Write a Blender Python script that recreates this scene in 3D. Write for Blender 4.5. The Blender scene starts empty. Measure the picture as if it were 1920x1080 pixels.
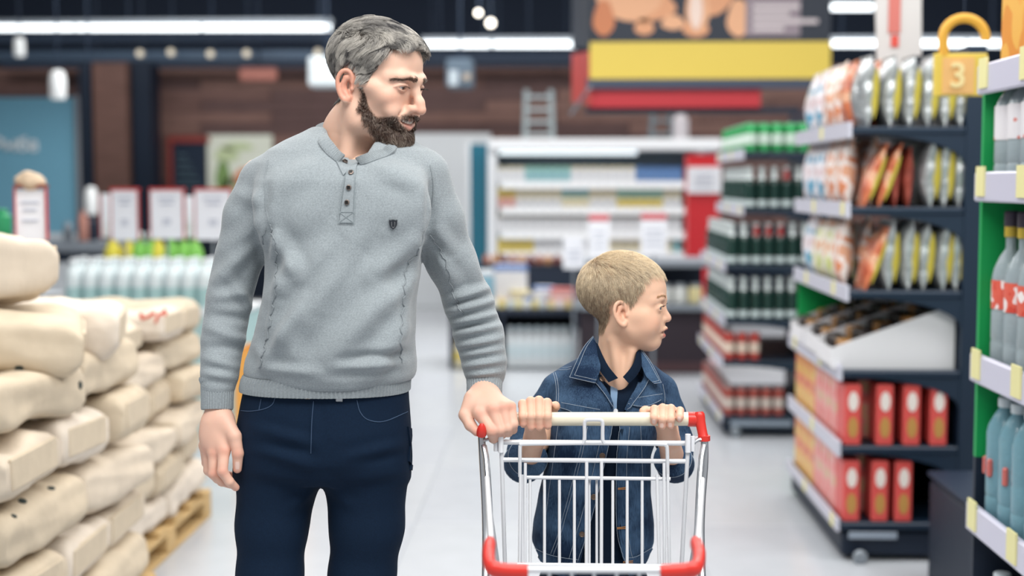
import bpy, bmesh, math, random
import numpy as np
from mathutils import Vector, Matrix
from mathutils.bvhtree import BVHTree

random.seed(7)
RNG = np.random.default_rng(11)
SC = bpy.context.scene
COL = SC.collection
PI = math.pi

# ------------------------------------------------------------------ camera
F = 2600.0                                    # focal length in pixels of the 1920-wide frame
CAM = np.array([0.0, 0.0, 1.5])
YAW, PITCH = math.atan(84 / F), math.atan(200 / F)
cd = bpy.data.cameras.new('camera'); cam = bpy.data.objects.new('camera', cd); COL.objects.link(cam)
cam.location = CAM
RM = Matrix.Rotation(YAW, 3, 'Z') @ Matrix.Rotation(PI / 2 - PITCH, 3, 'X')
cam.rotation_euler = RM.to_euler()
cd.sensor_width = 36.0; cd.lens = 36.0 * F / 1920.0
cd.clip_start = 0.05; cd.clip_end = 200
cd.dof.use_dof = True; cd.dof.focus_distance = 2.76; cd.dof.aperture_fstop = 1.85
SC.camera = cam
RMN = np.array(RM)

def ray(px, py):
    d = RMN @ np.array([(px - 960) / F, (540 - py) / F, -1.0]); return d / d[1]
def at(px, py, Y):
    """world point on the plane y = Y seen at that pixel"""
    return CAM + ray(px, py) * Y
def bounds(x0, y0, x1, y1, Y0, Y1):
    P = np.array([at(x, y, Y) for x in (x0, x1) for y in (y0, y1) for Y in (Y0, Y1)]); return P.min(0), P.max(0)
def atz(px, py, z):
    d = ray(px, py); return CAM + d * ((z - CAM[2]) / d[2])
def sc(Y): return F / Y                       # pixels per metre at depth Y

# ------------------------------------------------------------------ world, lamps, exposure
w = bpy.data.worlds.new('daylight'); SC.world = w; w.use_nodes = True
w.node_tree.nodes['Background'].inputs[0].default_value = (0.965, 0.975, 1.0, 1)
w.node_tree.nodes['Background'].inputs[1].default_value = 0.46
def area(name, loc, size, power, rot=(0, 0, 0), color=(1, 1, 1)):
    l = bpy.data.lights.new(name, 'AREA'); l.shape = 'RECTANGLE'; l.size, l.size_y = size
    l.energy = power; l.color = color
    o = bpy.data.objects.new(name, l); o.location = loc; o.rotation_euler = rot; COL.objects.link(o); return o
area('ceiling_light_front', (0.6, 1.0, 3.6), (4.0, 1.2), 165, (0.25, 0, 0), (1, .985, .96))
area('ceiling_light_mid', (0.3, 4.6, 3.6), (6.0, 1.2), 175, (0, 0, 0), (1, .99, .97))
area('ceiling_light_aisle', (0.0, 8.2, 3.7), (7.0, 1.2), 210, (0, 0, 0), (1, .99, .98))
area('ceiling_light_rear', (0.0, 12.0, 3.95), (9.0, 1.2), 350, (0, 0, 0), (1, .99, .98))
area('wall_fill_light', (-.5, 15.2, 4.3), (14.0, .8), 210, (.45, 0, 0), (1, .98, .96))  # unseen lamp added to brighten the rear timber wall
vs = SC.view_settings
vs.view_transform = 'Standard'; vs.look = 'None'; vs.gamma = 1.0; vs.use_curve_mapping = False
vs.exposure = 0.0
SC.display_settings.display_device = 'sRGB'
SC.cycles.use_denoising = True
SC.cycles.max_bounces = 8; SC.cycles.transparent_max_bounces = 12
SC.cycles.caustics_reflective = False; SC.cycles.caustics_refractive = False

# ------------------------------------------------------------------ materials
def lin(h):
    h = h.lstrip('#'); v = [int(h[i:i + 2], 16) / 255 for i in (0, 2, 4)]
    return tuple((c / 12.92 if c <= .04045 else ((c + .055) / 1.055) ** 2.4) for c in v)
MATS = {}
def mat(name, hexc, rough=.5, metal=0.0, var=0.0, vscale=20.0, bump=0.0, bscale=60.0, spec=.5, trans=0.0, emit=0.0, alpha=1.0, sheen=0.0, stretch=None, ior=1.45, detail=4.0):
    if name in MATS: return MATS[name]
    m = bpy.data.materials.new(name); m.use_nodes = True; MATS[name] = m
    nt = m.node_tree; b = nt.nodes['Principled BSDF']; c = lin(hexc)
    b.inputs['Base Color'].default_value = (*c, 1); b.inputs['Roughness'].default_value = rough
    b.inputs['Metallic'].default_value = metal; b.inputs['Specular IOR Level'].default_value = spec
    b.inputs['Transmission Weight'].default_value = trans; b.inputs['Alpha'].default_value = alpha
    b.inputs['IOR'].default_value = ior
    if sheen: b.inputs['Sheen Weight'].default_value = sheen
    if emit: b.inputs['Emission Color'].default_value = (*c, 1); b.inputs['Emission Strength'].default_value = emit
    if var or bump:
        tc = nt.nodes.new('ShaderNodeTexCoord'); mp = nt.nodes.new('ShaderNodeMapping')
        nt.links.new(tc.outputs['Object'], mp.inputs['Vector'])
        if stretch: mp.inputs['Scale'].default_value = stretch
        if var:
            n = nt.nodes.new('ShaderNodeTexNoise'); n.inputs['Scale'].default_value = vscale; n.inputs['Detail'].default_value = detail
            nt.links.new(mp.outputs[0], n.inputs['Vector'])
            r = nt.nodes.new('ShaderNodeValToRGB'); r.color_ramp.elements[0].position = .3; r.color_ramp.elements[1].position = .7
            r.color_ramp.elements[0].color = tuple(x * (1 - var) for x in c) + (1,)
            r.color_ramp.elements[1].color = tuple(min(1, x * (1 + var)) for x in c) + (1,)
            nt.links.new(n.outputs['Fac'], r.inputs[0]); nt.links.new(r.outputs[0], b.inputs['Base Color'])
        if bump:
            n2 = nt.nodes.new('ShaderNodeTexNoise'); n2.inputs['Scale'].default_value = bscale; n2.inputs['Detail'].default_value = 4
            nt.links.new(mp.outputs[0], n2.inputs['Vector'])
            bp = nt.nodes.new('ShaderNodeBump'); bp.inputs['Strength'].default_value = bump; bp.inputs['Distance'].default_value = .01
            nt.links.new(n2.outputs['Fac'], bp.inputs['Height']); nt.links.new(bp.outputs[0], b.inputs['Normal'])
    return m

# ------------------------------------------------------------------ objects, tags
def plain(v): return tuple(float(a) for a in v)
def tag(o, label=None, cat=None, group=None, kind=None):
    if label: o['label'] = label
    if cat: o['category'] = cat
    if group: o['group'] = group
    if kind: o['kind'] = kind
    return o
def empty(name, loc=(0, 0, 0), rz=0.0, label=None, cat=None, group=None):
    o = bpy.data.objects.new(name, None); o.empty_display_size = .05
    o.location = plain(loc); o.rotation_euler = (0, 0, rz); COL.objects.link(o)
    return tag(o, label, cat, group)
def dup(root, loc=None, rot=None, label=None, group=None, scale=None):
    r = root.copy(); COL.objects.link(r)
    if loc is not None: r.location = plain(loc)
    if rot is not None: r.rotation_euler = rot if isinstance(rot, tuple) else (0, 0, rot)
    if scale is not None: r.scale = scale if isinstance(scale, tuple) else (scale,) * 3
    if label: r['label'] = label
    if group: r['group'] = group
    for ch in list(root.children):
        c = ch.copy(); COL.objects.link(c); c.parent = r
        for g in list(ch.children):
            d = g.copy(); COL.objects.link(d); d.parent = c
    return r

class MB:
    """collects shapes; build() links them as ONE mesh object"""
    def __init__(s): s.v = []; s.f = []; s.n = 0; s.mi = []; s.cur = 0
    def add(s, V, Fc):
        V = np.asarray(V, float); s.v.append(V)
        for f in Fc: s.f.append(tuple(int(i) + s.n for i in f)); s.mi.append(s.cur)
        s.n += len(V); return s
    def box(s, c, d, rz=0.0, bev=0.0, rot=None):
        c = np.asarray(c, float); d = np.asarray(d, float) / 2
        if bev > 0:
            b = min(bev, d.min() * .49)
            V = []
            for sx in (-1, 1):
                for sy in (-1, 1):
                    for sz in (-1, 1):
                        V += [(sx * (d[0] - b), sy * (d[1] - b), sz * d[2]), (sx * (d[0] - b), sy * d[1], sz * (d[2] - b)), (sx * d[0], sy * (d[1] - b), sz * (d[2] - b))]
            V = np.array(V)
            me = bmesh.new(); vs_ = [me.verts.new(p) for p in V]; r = bmesh.ops.convex_hull(me, input=vs_)
            bmesh.ops.dissolve_limit(me, angle_limit=.01, verts=me.verts, edges=me.edges)
            me.verts.index_update(); V = np.array([v.co[:] for v in me.verts]); Fc = [[v.index for v in f.verts] for f in me.faces]; me.free()
        else:
            V = np.array([(x, y, z) for x in (-1, 1) for y in (-1, 1) for z in (-1, 1)]) * d
            Fc = [(0, 1, 3, 2), (4, 6, 7, 5), (0, 4, 5, 1), (2, 3, 7, 6), (0, 2, 6, 4), (1, 5, 7, 3)]
        if rot is not None: V = V @ np.asarray(rot).T
        elif rz: cs, sn = math.cos(rz), math.sin(rz); V = V @ np.array([[cs, -sn, 0], [sn, cs, 0], [0, 0, 1]]).T
        return s.add(V + c, Fc)
    def tube(s, pts, r, seg=8, cap=True, closed=False, flat=1.0):
        P = np.asarray(pts, float); n = len(P)
        R = np.full(n, r) if np.isscalar(r) else np.asarray(r, float)
        T = np.zeros_like(P)
        if closed: T = np.roll(P, -1, 0) - np.roll(P, 1, 0)
        else: T[1:-1] = P[2:] - P[:-2]; T[0] = P[1] - P[0]; T[-1] = P[-1] - P[-2]
        T /= np.linalg.norm(T, axis=1)[:, None] + 1e-12
        up = np.array([0, 0, 1.0]) if abs(T[0][2]) < .9 else np.array([0, 1.0, 0])
        V = []; a = np.linspace(0, 2 * PI, seg, endpoint=False)
        N = up - T[0] * (up @ T[0]); N /= np.linalg.norm(N)
        for i in range(n):
            N = N - T[i] * (N @ T[i]); N /= np.linalg.norm(N) + 1e-12; B = np.cross(T[i], N)
            V.append(P[i] + R[i] * (np.cos(a)[:, None] * N * flat + np.sin(a)[:, None] * B))
        V = np.concatenate(V); Fc = []
        for i in range(n if closed else n - 1):
            j = (i + 1) % n
            for k in range(seg): l = (k + 1) % seg; Fc.append((i * seg + k, i * seg + l, j * seg + l, j * seg + k))
        if cap and not closed: Fc.append(tuple(range(seg))[::-1]); Fc.append(tuple((n - 1) * seg + k for k in range(seg)))
        return s.add(V, Fc)
    def lathe(s, prof, c=(0, 0, 0), seg=16, cap=True, axis='z'):
        V = []; a = np.linspace(0, 2 * PI, seg, endpoint=False)
        for r, z in prof: V += [(r * math.cos(t), r * math.sin(t), z) for t in a]
        V = np.array(V); n = len(prof)
        if axis == 'y': V = V[:, [0, 2, 1]] * np.array([1, -1, 1])
        if axis == 'x': V = V[:, [2, 1, 0]] * np.array([1, 1, -1])
        Fc = [(i * seg + k, i * seg + (k + 1) % seg, (i + 1) * seg + (k + 1) % seg, (i + 1) * seg + k) for i in range(n - 1) for k in range(seg)]
        if cap: Fc.append(tuple(range(seg))[::-1]); Fc.append(tuple((n - 1) * seg + k for k in range(seg)))
        return s.add(V + np.asarray(c, float), Fc)
    def prism(s, poly, dvec):
        P = np.asarray(poly, float); n = len(P); V = np.concatenate([P, P + np.asarray(dvec, float)])
        Fc = [tuple(range(n))[::-1], tuple(range(n, 2 * n))] + [(i, (i + 1) % n, n + (i + 1) % n, n + i) for i in range(n)]
        return s.add(V, Fc)
    def grid(s, V, n, m, closed_n=False):
        Fc = [(i * m + j, i * m + j + 1, ((i + 1) % n) * m + j + 1, ((i + 1) % n) * m + j) for i in range(n if closed_n else n - 1) for j in range(m - 1)]
        return s.add(V, Fc)
    def mesh(s, name, mats, smooth=True, fix=True):
        me = bpy.data.meshes.new(name); me.from_pydata(np.concatenate(s.v).tolist(), [], s.f); 
        for m in (mats if isinstance(mats, (list, tuple)) else [mats]): me.materials.append(m)
        if len(me.materials) > 1: me.polygons.foreach_set('material_index', s.mi)
        if fix:
            bm = bmesh.new(); bm.from_mesh(me); bmesh.ops.recalc_face_normals(bm, faces=bm.faces); bm.to_mesh(me); bm.free()
        if smooth:
            me.polygons.foreach_set('use_smooth', [True] * len(me.polygons))
            try: me.set_sharp_from_angle(angle=.6)
            except Exception: pass
        me.update(); return me
    def build(s, name, mats, parent=None, smooth=True, loc=None, rz=0.0, fix=True):
        o = bpy.data.objects.new(name, s.mesh(name, mats, smooth, fix)); COL.objects.link(o)
        if parent is not None: o.parent = parent
        if loc is not None: o.location = plain(loc)
        if rz: o.rotation_euler = (0, 0, rz)
        return o
def mbox(name, c, d, m, parent=None, bev=0.0, rz=0.0): return MB().box((0, 0, 0), d, 0, bev).build(name, m, parent, loc=c, rz=rz)

def spline(pts, n):
    """Catmull-Rom resample"""
    P = np.asarray(pts, float); L = len(P)
    E = np.concatenate([[2 * P[0] - P[1]], P, [2 * P[-1] - P[-2]]])
    out = []
    for u in np.linspace(0, L - 1 - 1e-6, n):
        i = int(u); t = u - i; a, b, c, d = E[i:i + 4]
        out.append(.5 * (2 * b + (c - a) * t + (2 * a - 5 * b + 4 * c - d) * t * t + (3 * b - a - 3 * c + d) * t ** 3))
    return np.array(out)

# ------------------------------------------------------------------ distance fields -> smooth skin surfaces
def rotz(a): c, s = math.cos(a), math.sin(a); return np.array([[c, -s, 0], [s, c, 0], [0, 0, 1.0]])
def rotx(a): c, s = math.cos(a), math.sin(a); return np.array([[1.0, 0, 0], [0, c, -s], [0, s, c]])
def roty(a): c, s = math.cos(a), math.sin(a); return np.array([[c, 0, s], [0, 1.0, 0], [-s, 0, c]])
class Field:
    def __init__(s, lo, hi, h):
        s.lo = np.asarray(lo, float); s.h = h; s.mg = .012
        s.n = np.ceil((np.asarray(hi, float) - s.lo) / h).astype(int) + 1
        s.ax = [(s.lo[i] + h * np.arange(s.n[i])).astype(np.float32) for i in range(3)]
        s.d = np.full(tuple(s.n), .06, np.float32)
    def _sl(s, lo, hi):
        a = np.clip(np.floor((np.asarray(lo) - s.lo) / s.h).astype(int), 0, s.n); b = np.clip(np.ceil((np.asarray(hi) - s.lo) / s.h).astype(int) + 1, 0, s.n)
        return tuple(slice(int(a[i]), int(b[i])) for i in range(3))
    def op(s, fn, lo, hi, k=.01, mode='u'):
        m = k + s.mg; sl = s._sl(np.asarray(lo) - m, np.asarray(hi) + m)
        if any(q.stop <= q.start for q in sl): return
        X = s.ax[0][sl[0]][:, None, None]; Y = s.ax[1][sl[1]][None, :, None]; Z = s.ax[2][sl[2]][None, None, :]
        b = fn(X, Y, Z).astype(np.float32); a = s.d[sl]
        if mode == 'u':
            h = np.clip(.5 + .5 * (a - b) / k, 0, 1); s.d[sl] = a * (1 - h) + b * h - k * h * (1 - h)
        elif mode == 's':
            h = np.clip(.5 - .5 * (a + b) / k, 0, 1); s.d[sl] = a * (1 - h) - b * h + k * h * (1 - h)
        else: s.d[sl] = np.maximum(a, b)
    def ell(s, c, r, k=.01, mode='u', R=None):
        c = np.asarray(c, float); r = np.asarray(r, float); e = r if R is None else np.full(3, r.max())
        def fn(X, Y, Z):
            x, y, z = X - c[0], Y - c[1], Z - c[2]
            if R is not None: x, y, z = R[0][0] * x + R[1][0] * y + R[2][0] * z, R[0][1] * x + R[1][1] * y + R[2][1] * z, R[0][2] * x + R[1][2] * y + R[2][2] * z
            k0 = np.sqrt((x / r[0]) ** 2 + (y / r[1]) ** 2 + (z / r[2]) ** 2); k1 = np.sqrt((x / r[0] ** 2) ** 2 + (y / r[1] ** 2) ** 2 + (z / r[2] ** 2) ** 2)
            return k0 * (k0 - 1) / (k1 + 1e-6)
        s.op(fn, c - e, c + e, k, mode)
    def cap(s, a, b, ra, rb=None, k=.01, mode='u'):
        a = np.asarray(a, float); b = np.asarray(b, float); rb = ra if rb is None else rb; u = b - a; L = max(u @ u, 1e-9); rm = max(ra, rb)
        def fn(X, Y, Z):
            x, y, z = X - a[0], Y - a[1], Z - a[2]
            t = np.clip((x * u[0] + y * u[1] + z * u[2]) / L, 0, 1)
            return np.sqrt((x - t * u[0]) ** 2 + (y - t * u[1]) ** 2 + (z - t * u[2]) ** 2) - (ra + (rb - ra) * t)
        s.op(fn, np.minimum(a, b) - rm, np.maximum(a, b) + rm, k, mode)
    def chain(s, pts, rad, k=.01, mode='u', kin=None):
        for i in range(len(pts) - 1): s.cap(pts[i], pts[i + 1], rad[i], rad[i + 1], k if i == 0 or kin is None else kin, mode)
    def loft(s, rows, k=.02, p=2.3, mode='u', xr=None):
        """rows of (z, xl, xr, yc, half depth) -> body with superellipse sections"""
        r = np.array(sorted(rows), float); z = r[:, 0]
        def fn(X, Y, Z):
            cl = np.clip(Z, z[0], z[-1]); I = lambda q: np.interp(cl, z, q).astype(np.float32)
            xl, xr_, yc, hd = I(r[:, 1]), I(r[:, 2]), I(r[:, 3]), I(r[:, 4])
            hw = (xr_ - xl) / 2; q = (np.abs((X - (xl + xr_) / 2) / hw) ** p + np.abs((Y - yc) / hd) ** p) ** (1 / p)
            d = (q - 1) * np.minimum(hw, hd); e = np.abs(Z - cl)
            return np.where(e > 0, np.sqrt(np.maximum(d, 0) ** 2 + e ** 2) + np.minimum(d, 0) * 0, np.maximum(d, np.maximum(z[0] - Z, Z - z[-1])))
        lo = np.array([r[:, 1].min(), (r[:, 3] - r[:, 4]).min(), z[0]]); hi = np.array([r[:, 2].max(), (r[:, 3] + r[:, 4]).max(), z[-1]])
        s.op(fn, lo, hi, k, mode)
    def sample(s, P):
        q = (np.asarray(P) - s.lo) / s.h; q = np.clip(q, 0, s.n - 1.001); i = q.astype(int); t = q - i; o = 0
        for dx in (0, 1):
            for dy in (0, 1):
                for dz in (0, 1):
                    wgt = (t[:, 0] if dx else 1 - t[:, 0]) * (t[:, 1] if dy else 1 - t[:, 1]) * (t[:, 2] if dz else 1 - t[:, 2])
                    o = o + wgt * s.d[i[:, 0] + dx, i[:, 1] + dy, i[:, 2] + dz]
        return o
    def grad(s, P, e=None):
        e = e or s.h; g = np.stack([s.sample(P + np.eye(3)[i] * e) - s.sample(P - np.eye(3)[i] * e) for i in range(3)], 1)
        return g / (np.linalg.norm(g, axis=1)[:, None] + 1e-9)
    def surf(s, smooth=1):
        d = s.d; sg = d < 0; nx, ny, nz = d.shape
        c = np.zeros((nx - 1, ny - 1, nz - 1), np.int8)
        offs = [(i, j, k) for i in (0, 1) for j in (0, 1) for k in (0, 1)]
        for i, j, k in offs: c += sg[i:nx - 1 + i, j:ny - 1 + j, k:nz - 1 + k]
        act = np.argwhere((c > 0) & (c < 8)); idx = np.full(c.shape, -1, np.int32); idx[tuple(act.T)] = np.arange(len(act))
        vals = np.stack([d[act[:, 0] + i, act[:, 1] + j, act[:, 2] + k] for i, j, k in offs], 1)
        acc = np.zeros((len(act), 3)); cnt = np.zeros(len(act)); O = np.array(offs, float)
        for a in range(8):
            for b in range(a + 1, 8):
                if np.abs(O[a] - O[b]).sum() != 1: continue
                va, vb = vals[:, a], vals[:, b]; m = (va < 0) != (vb < 0); t = va[m] / (va[m] - vb[m])
                acc[m] += O[a] + t[:, None] * (O[b] - O[a]); cnt[m] += 1
        V = (act + acc / cnt[:, None]) * s.h + s.lo; Q = []
        for axis in range(3):
            e = [slice(None)] * 3; f = [slice(None)] * 3; e[axis] = slice(0, -1); f[axis] = slice(1, None)
            s0, s1 = sg[tuple(e)], sg[tuple(f)]; ed = np.argwhere(s0 != s1); u, v = (axis + 1) % 3, (axis + 2) % 3
            ok = (ed[:, u] > 0) & (ed[:, v] > 0) & (ed[:, u] < d.shape[u] - 1) & (ed[:, v] < d.shape[v] - 1); ed = ed[ok]
            q = []
            for du, dv in ((-1, -1), (0, -1), (0, 0), (-1, 0)):
                w_ = ed.copy(); w_[:, u] += du; w_[:, v] += dv; q.append(idx[tuple(w_.T)])
            q = np.stack(q, 1); flip = ~s0[tuple(ed.T)]; q[flip] = q[flip][:, ::-1]; Q.append(q)
        Q = np.concatenate(Q)
        for _ in range(smooth): V = lap(V, Q, .5)
        return V, Q
def lap(V, Q, f=.5, mask=None):
    acc = np.zeros_like(V); n = np.zeros(len(V))
    for a, b in ((0, 1), (1, 2), (2, 3), (3, 0)):
        for i in range(3):
            acc[:, i] += np.bincount(Q[:, a], V[Q[:, b], i], len(V)) + np.bincount(Q[:, b], V[Q[:, a], i], len(V))
        n += np.bincount(Q[:, a], minlength=len(V)) + np.bincount(Q[:, b], minlength=len(V))
    D = acc / np.maximum(n, 1)[:, None] - V
    return V + D * (f if mask is None else f * mask[:, None])
def vnormals(V, Q):
    fn = np.cross(V[Q[:, 2]] - V[Q[:, 0]], V[Q[:, 3]] - V[Q[:, 1]]); N = np.zeros_like(V)
    for a in range(4):
        for i in range(3): N[:, i] += np.bincount(Q[:, a], fn[:, i], len(V))
    return N / (np.linalg.norm(N, axis=1)[:, None] + 1e-12)
def qmesh(name, V, Q, m, parent=None, col=None, extra=None):
    me = bpy.data.meshes.new(name); V = np.asarray(V, np.float32); Q = np.asarray(Q, np.int32)
    me.vertices.add(len(V)); me.vertices.foreach_set('co', V.ravel()); me.loops.add(Q.size); me.loops.foreach_set('vertex_index', Q.ravel())
    me.polygons.add(len(Q)); me.polygons.foreach_set('loop_start', np.arange(0, Q.size, 4, dtype=np.int32)); me.polygons.foreach_set('loop_total', np.full(len(Q), 4, np.int32))
    me.update(calc_edges=True); me.polygons.foreach_set('use_smooth', np.ones(len(Q), bool)); me.materials.append(m)
    if col is not None:
        a = me.color_attributes.new('tone', 'FLOAT_COLOR', 'POINT'); c4 = np.ones((len(V), 4), np.float32); c4[:, :3] = col; a.data.foreach_set('color', c4.ravel())
    me.validate(); o = bpy.data.objects.new(name, me); COL.objects.link(o)
    if parent is not None: o.parent = parent
    return o
def join_q(parts):
    V = np.concatenate([p[0] for p in parts]); n = 0; Q = []
    for p in parts: Q.append(p[1] + n); n += len(p[0])
    return V, np.concatenate(Q)
def tone_mat(name, rough=.5, sub=0.0, bump=0.0, bscale=400., spec=.4, sheen=0.0):
    m = bpy.data.materials.new(name); m.use_nodes = True; nt = m.node_tree; b = nt.nodes['Principled BSDF']
    a = nt.nodes.new('ShaderNodeAttribute'); a.attribute_name = 'tone'; nt.links.new(a.outputs['Color'], b.inputs['Base Color'])
    b.inputs['Roughness'].default_value = rough; b.inputs['Specular IOR Level'].default_value = spec
    if sheen: b.inputs['Sheen Weight'].default_value = sheen
    if sub:
        b.inputs['Subsurface Weight'].default_value = sub; b.inputs['Subsurface Radius'].default_value = (1, .35, .2); b.inputs['Subsurface Scale'].default_value = .006
    if bump:
        n = nt.nodes.new('ShaderNodeTexNoise'); n.inputs['Scale'].default_value = bscale; n.inputs['Detail'].default_value = 3
        tc = nt.nodes.new('ShaderNodeTexCoord'); nt.links.new(tc.outputs['Object'], n.inputs['Vector'])
        bp = nt.nodes.new('ShaderNodeBump'); bp.inputs['Strength'].default_value = bump; bp.inputs['Distance'].default_value = .001
        nt.links.new(n.outputs['Fac'], bp.inputs['Height']); nt.links.new(bp.outputs[0], b.inputs['Normal'])
    return m
def strands(name, P, rad, col, m, parent=None):
    """P: (N, S, 3) hair strands -> one curves object"""
    N, S, _ = P.shape; hc = bpy.data.hair_curves.new(name); hc.add_curves([S] * N)
    hc.attributes['position'].data.foreach_set('vector', P.astype(np.float32).ravel())
    r = hc.attributes.get('radius') or hc.attributes.new('radius', 'FLOAT', 'POINT')
    t = np.linspace(1, .25, S)[None, :] * np.full((N, 1), rad); r.data.foreach_set('value', t.astype(np.float32).ravel())
    a = hc.attributes.new('tone', 'FLOAT_COLOR', 'POINT'); c = np.ones((N, S, 4), np.float32); c[:, :, :3] = col[:, None, :]; a.data.foreach_set('color', c.ravel())
    hc.materials.append(m); o = bpy.data.objects.new(name, hc); COL.objects.link(o)
    if parent is not None: o.parent = parent
    o['kind'] = 'stuff'; return o
# ================================================================== THE STORE
ORD = ['first', 'second', 'third', 'fourth', 'fifth', 'sixth', 'seventh', 'eighth', 'ninth', 'tenth', 'eleventh', 'twelfth', 'thirteenth', 'fourteenth', 'fifteenth', 'sixteenth', 'seventeenth', 'eighteenth', 'nineteenth', 'twentieth'] + ['number %d' % i for i in range(21, 80)]
def px_box(mb, x0, y0, x1, y1, Y, depth, bev=0.0):
    """box whose front face fills that pixel rectangle at depth Y"""
    a, b = at(x0, y0, Y), at(x1, y1, Y); c = (a + b) / 2; c[1] = Y + depth / 2
    return mb.box(c, (abs(b[0] - a[0]), depth, abs(a[2] - b[2])), bev=bev)
class Thing:
    def __init__(s, name, label, cat, loc, group=None, rz=0.0): s.o = empty(name, loc, rz, label, cat, group); s.loc = np.array(loc, float)
    def part(s, name, mb, m, lab=None, parent=None, smooth=True):
        mb.v = [v - s.loc for v in mb.v]; o = mb.build(name, m, parent or s.o, smooth)
        if lab: o['label'] = lab
        return o
    def pbox(s, name, x0, y0, x1, y1, Y, depth, m, lab=None, bev=0.0, parent=None): return s.part(name, px_box(MB(), x0, y0, x1, y1, Y, depth, bev), m, lab, parent)
    def box(s, name, c, d, m, lab=None, bev=0.0, parent=None): return s.part(name, MB().box(c, d, 0, bev), m, lab, parent)
def single(name, mb, m, label, cat, group=None):
    o = mb.build(name, m); return tag(o, label, cat, group)

# floor of large pale glossy tiles
TILE = mat('pale_floor_tile', '#bfc3c8', .22, var=.03, vscale=6, spec=.5); TILE2 = mat('pale_floor_tile_b', '#bbbfc5', .24, var=.03, vscale=6, spec=.5)
fl = mbox('floor', (-.5, 8.2, -.03), (19, 21, .05), mat('tile_joint', '#a9adb2', .7)); fl['kind'] = 'structure'
tme = [MB().box((0, 0, 0), (1.194, 1.194, .012), bev=.0015).mesh('tile', m) for m in (TILE, TILE2)]
for i in range(-5, 6):
    for j in range(0, 15):
        o = bpy.data.objects.new('tile', tme[(i * 7 + j * 3) % 2]); COL.objects.link(o); o.parent = fl; o.location = (-.02 + i * 1.2 + .5, j * 1.2 + .6 - 8.2, .03 - .006)
# rear wall of horizontal dark timber planks, dark void above
BY_ = 17.5
wb = mbox('wall_back', (-.5, BY_ + .12, 2.2), (19, .2, 4.4), mat('wall_dark', '#0b1829', .9)); wb['kind'] = 'structure'
PL = [mat('timber_%s' % 'abc'[k], h, .7, var=.22, vscale=3, stretch=(1, 1, 14), bump=.1) for k, h in enumerate(('#6e524c', '#7b5d55', '#5d4644'))]
pm = [MB().box((0, 0, 0), (1.79, .03, .136), bev=.004).mesh('plank', m, False) for m in PL]
rr = random.Random(4)
for r_ in range(14):
    z = 1.02 + r_ * .142
    for k in range(-5, 5):
        o = bpy.data.objects.new('plank', pm[rr.randrange(3)]); COL.objects.link(o); o.parent = wb; o.location = (k * 1.8 + (.9 if r_ % 2 else 0) + .5, -.12 + rr.uniform(-.004, .004), z - 2.2)
for x, nm in ((-9.6, 'left'), (8.6, 'right')):
    o = mbox('wall_' + nm, (x, 11.5, 2.2), (.2, 12.4, 4.4), mat('wall_grey', '#b9bec3', .9)); o['kind'] = 'structure'
o = mbox('ceiling', (-.5, 11.4, 4.45), (19, 12.6, .1), mat('ceiling_dark', '#0b1829', .95)); o['kind'] = 'structure'
NAV = mat('dark_navy_metal', '#15273c', .6); NAVB = mat('black_navy', '#0e1d30', .55); GREYM = mat('grey_metal', '#8b929a', .45, .3); WHT = mat('white_paint', '#d9dcdf', .5); PALE = mat('pale_panel', '#cfd3d6', .55)
def struct(name, x0, y0, x1, y1, Y, d, m): o = px_box(MB(), x0, y0, x1, y1, Y, d).build(name, m); o['kind'] = 'structure'; return o
struct('trim_1', 0, 116, 1500, 124, 17.2, .1, NAV); struct('pillar_1', 146, 118, 172, 470, 16.9, .4, NAVB); struct('pillar_2', 246, 118, 288, 470, 16.9, .4, NAVB)
o = struct('pillar_3', 173, 118, 244, 470, 16.8, .4, mat('timber_light', '#6d5048', .7, var=.2, vscale=3, stretch=(1, 1, 12)))
struct('wall_white', 768, 250, 920, 575, 16.5, .25, PALE)
# ceiling: light lines, rails, spots, pendants
TUBE = mat('lit_tube', '#f4fbff', .4, emit=2.6)
def light_line(x0, x1, yc, Y, breaks, lab, hh=9):
    b = at(x0, yc, Y); t = Thing('linear_ceiling_lamp', lab, 'lamp', (b[0], Y, b[2]), None)
    t.pbox('housing', x0, yc - hh - 9, x1, yc - hh + 1, Y + .02, .10, GREYM)
    xs = [x0] + breaks + [x1]
    for i in range(len(xs) - 1):
        a, c = at(xs[i] + 3, yc, Y), at(xs[i + 1] - 3, yc, Y); t.part('tube', MB().tube([a, c], hh * Y / F, 12), TUBE, 'glowing white tube')
    for x in [x0 + 20, (x0 + x1) / 2, x1 - 20]: t.part('hanger', MB().tube([at(x, yc - hh - 8, Y + .06), at(x, yc - hh - 8, Y + .06) * [1, 1, 0] + [0, 0, 4.38]], .008, 6), NAV)
light_line(-140, 622, 52, 13.5, [-40, 140, 378], 'long lit ceiling lamp line over the fish counter side', 6)
light_line(790, 1082, 83, 14.6, [922], 'lit ceiling lamp line just beside the grey haired man', 6)
light_line(1558, 1880, 82, 13.5, [1690, 1812], 'lit ceiling lamp line behind the bag shelves', 6)
light_line(1556, 1640, 14, 11.5, [], 'short dim ceiling lamp above the yellow sign end', 6)
def rail(x0, x1, y0, y1, Y, m, lab):
    o = px_box(MB(), x0, y0, x1, y1, Y, .12).build('ceiling_rail', m); tag(o, lab, 'rail'); z = at(x0, y0, Y)[2]
    for x in np.linspace(x0 + 25, x1 - 25, 4): MB().tube([at(x, y0, Y + .06), at(x, y0, Y + .06) * [1, 1, 0] + [0, 0, 4.38]], .009, 6).build('hanger_rod', NAV, o)
rail(-60, 640, 66, 76, 13.8, mat('rail_dark', '#1b2e45', .5), 'dark cable rail just under the long lamp line')
rail(-60, 640, 96, 112, 14.3, mat('rail_grey', '#45576b', .5), 'grey metal rail with spotlights below the long lamp line')
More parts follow.
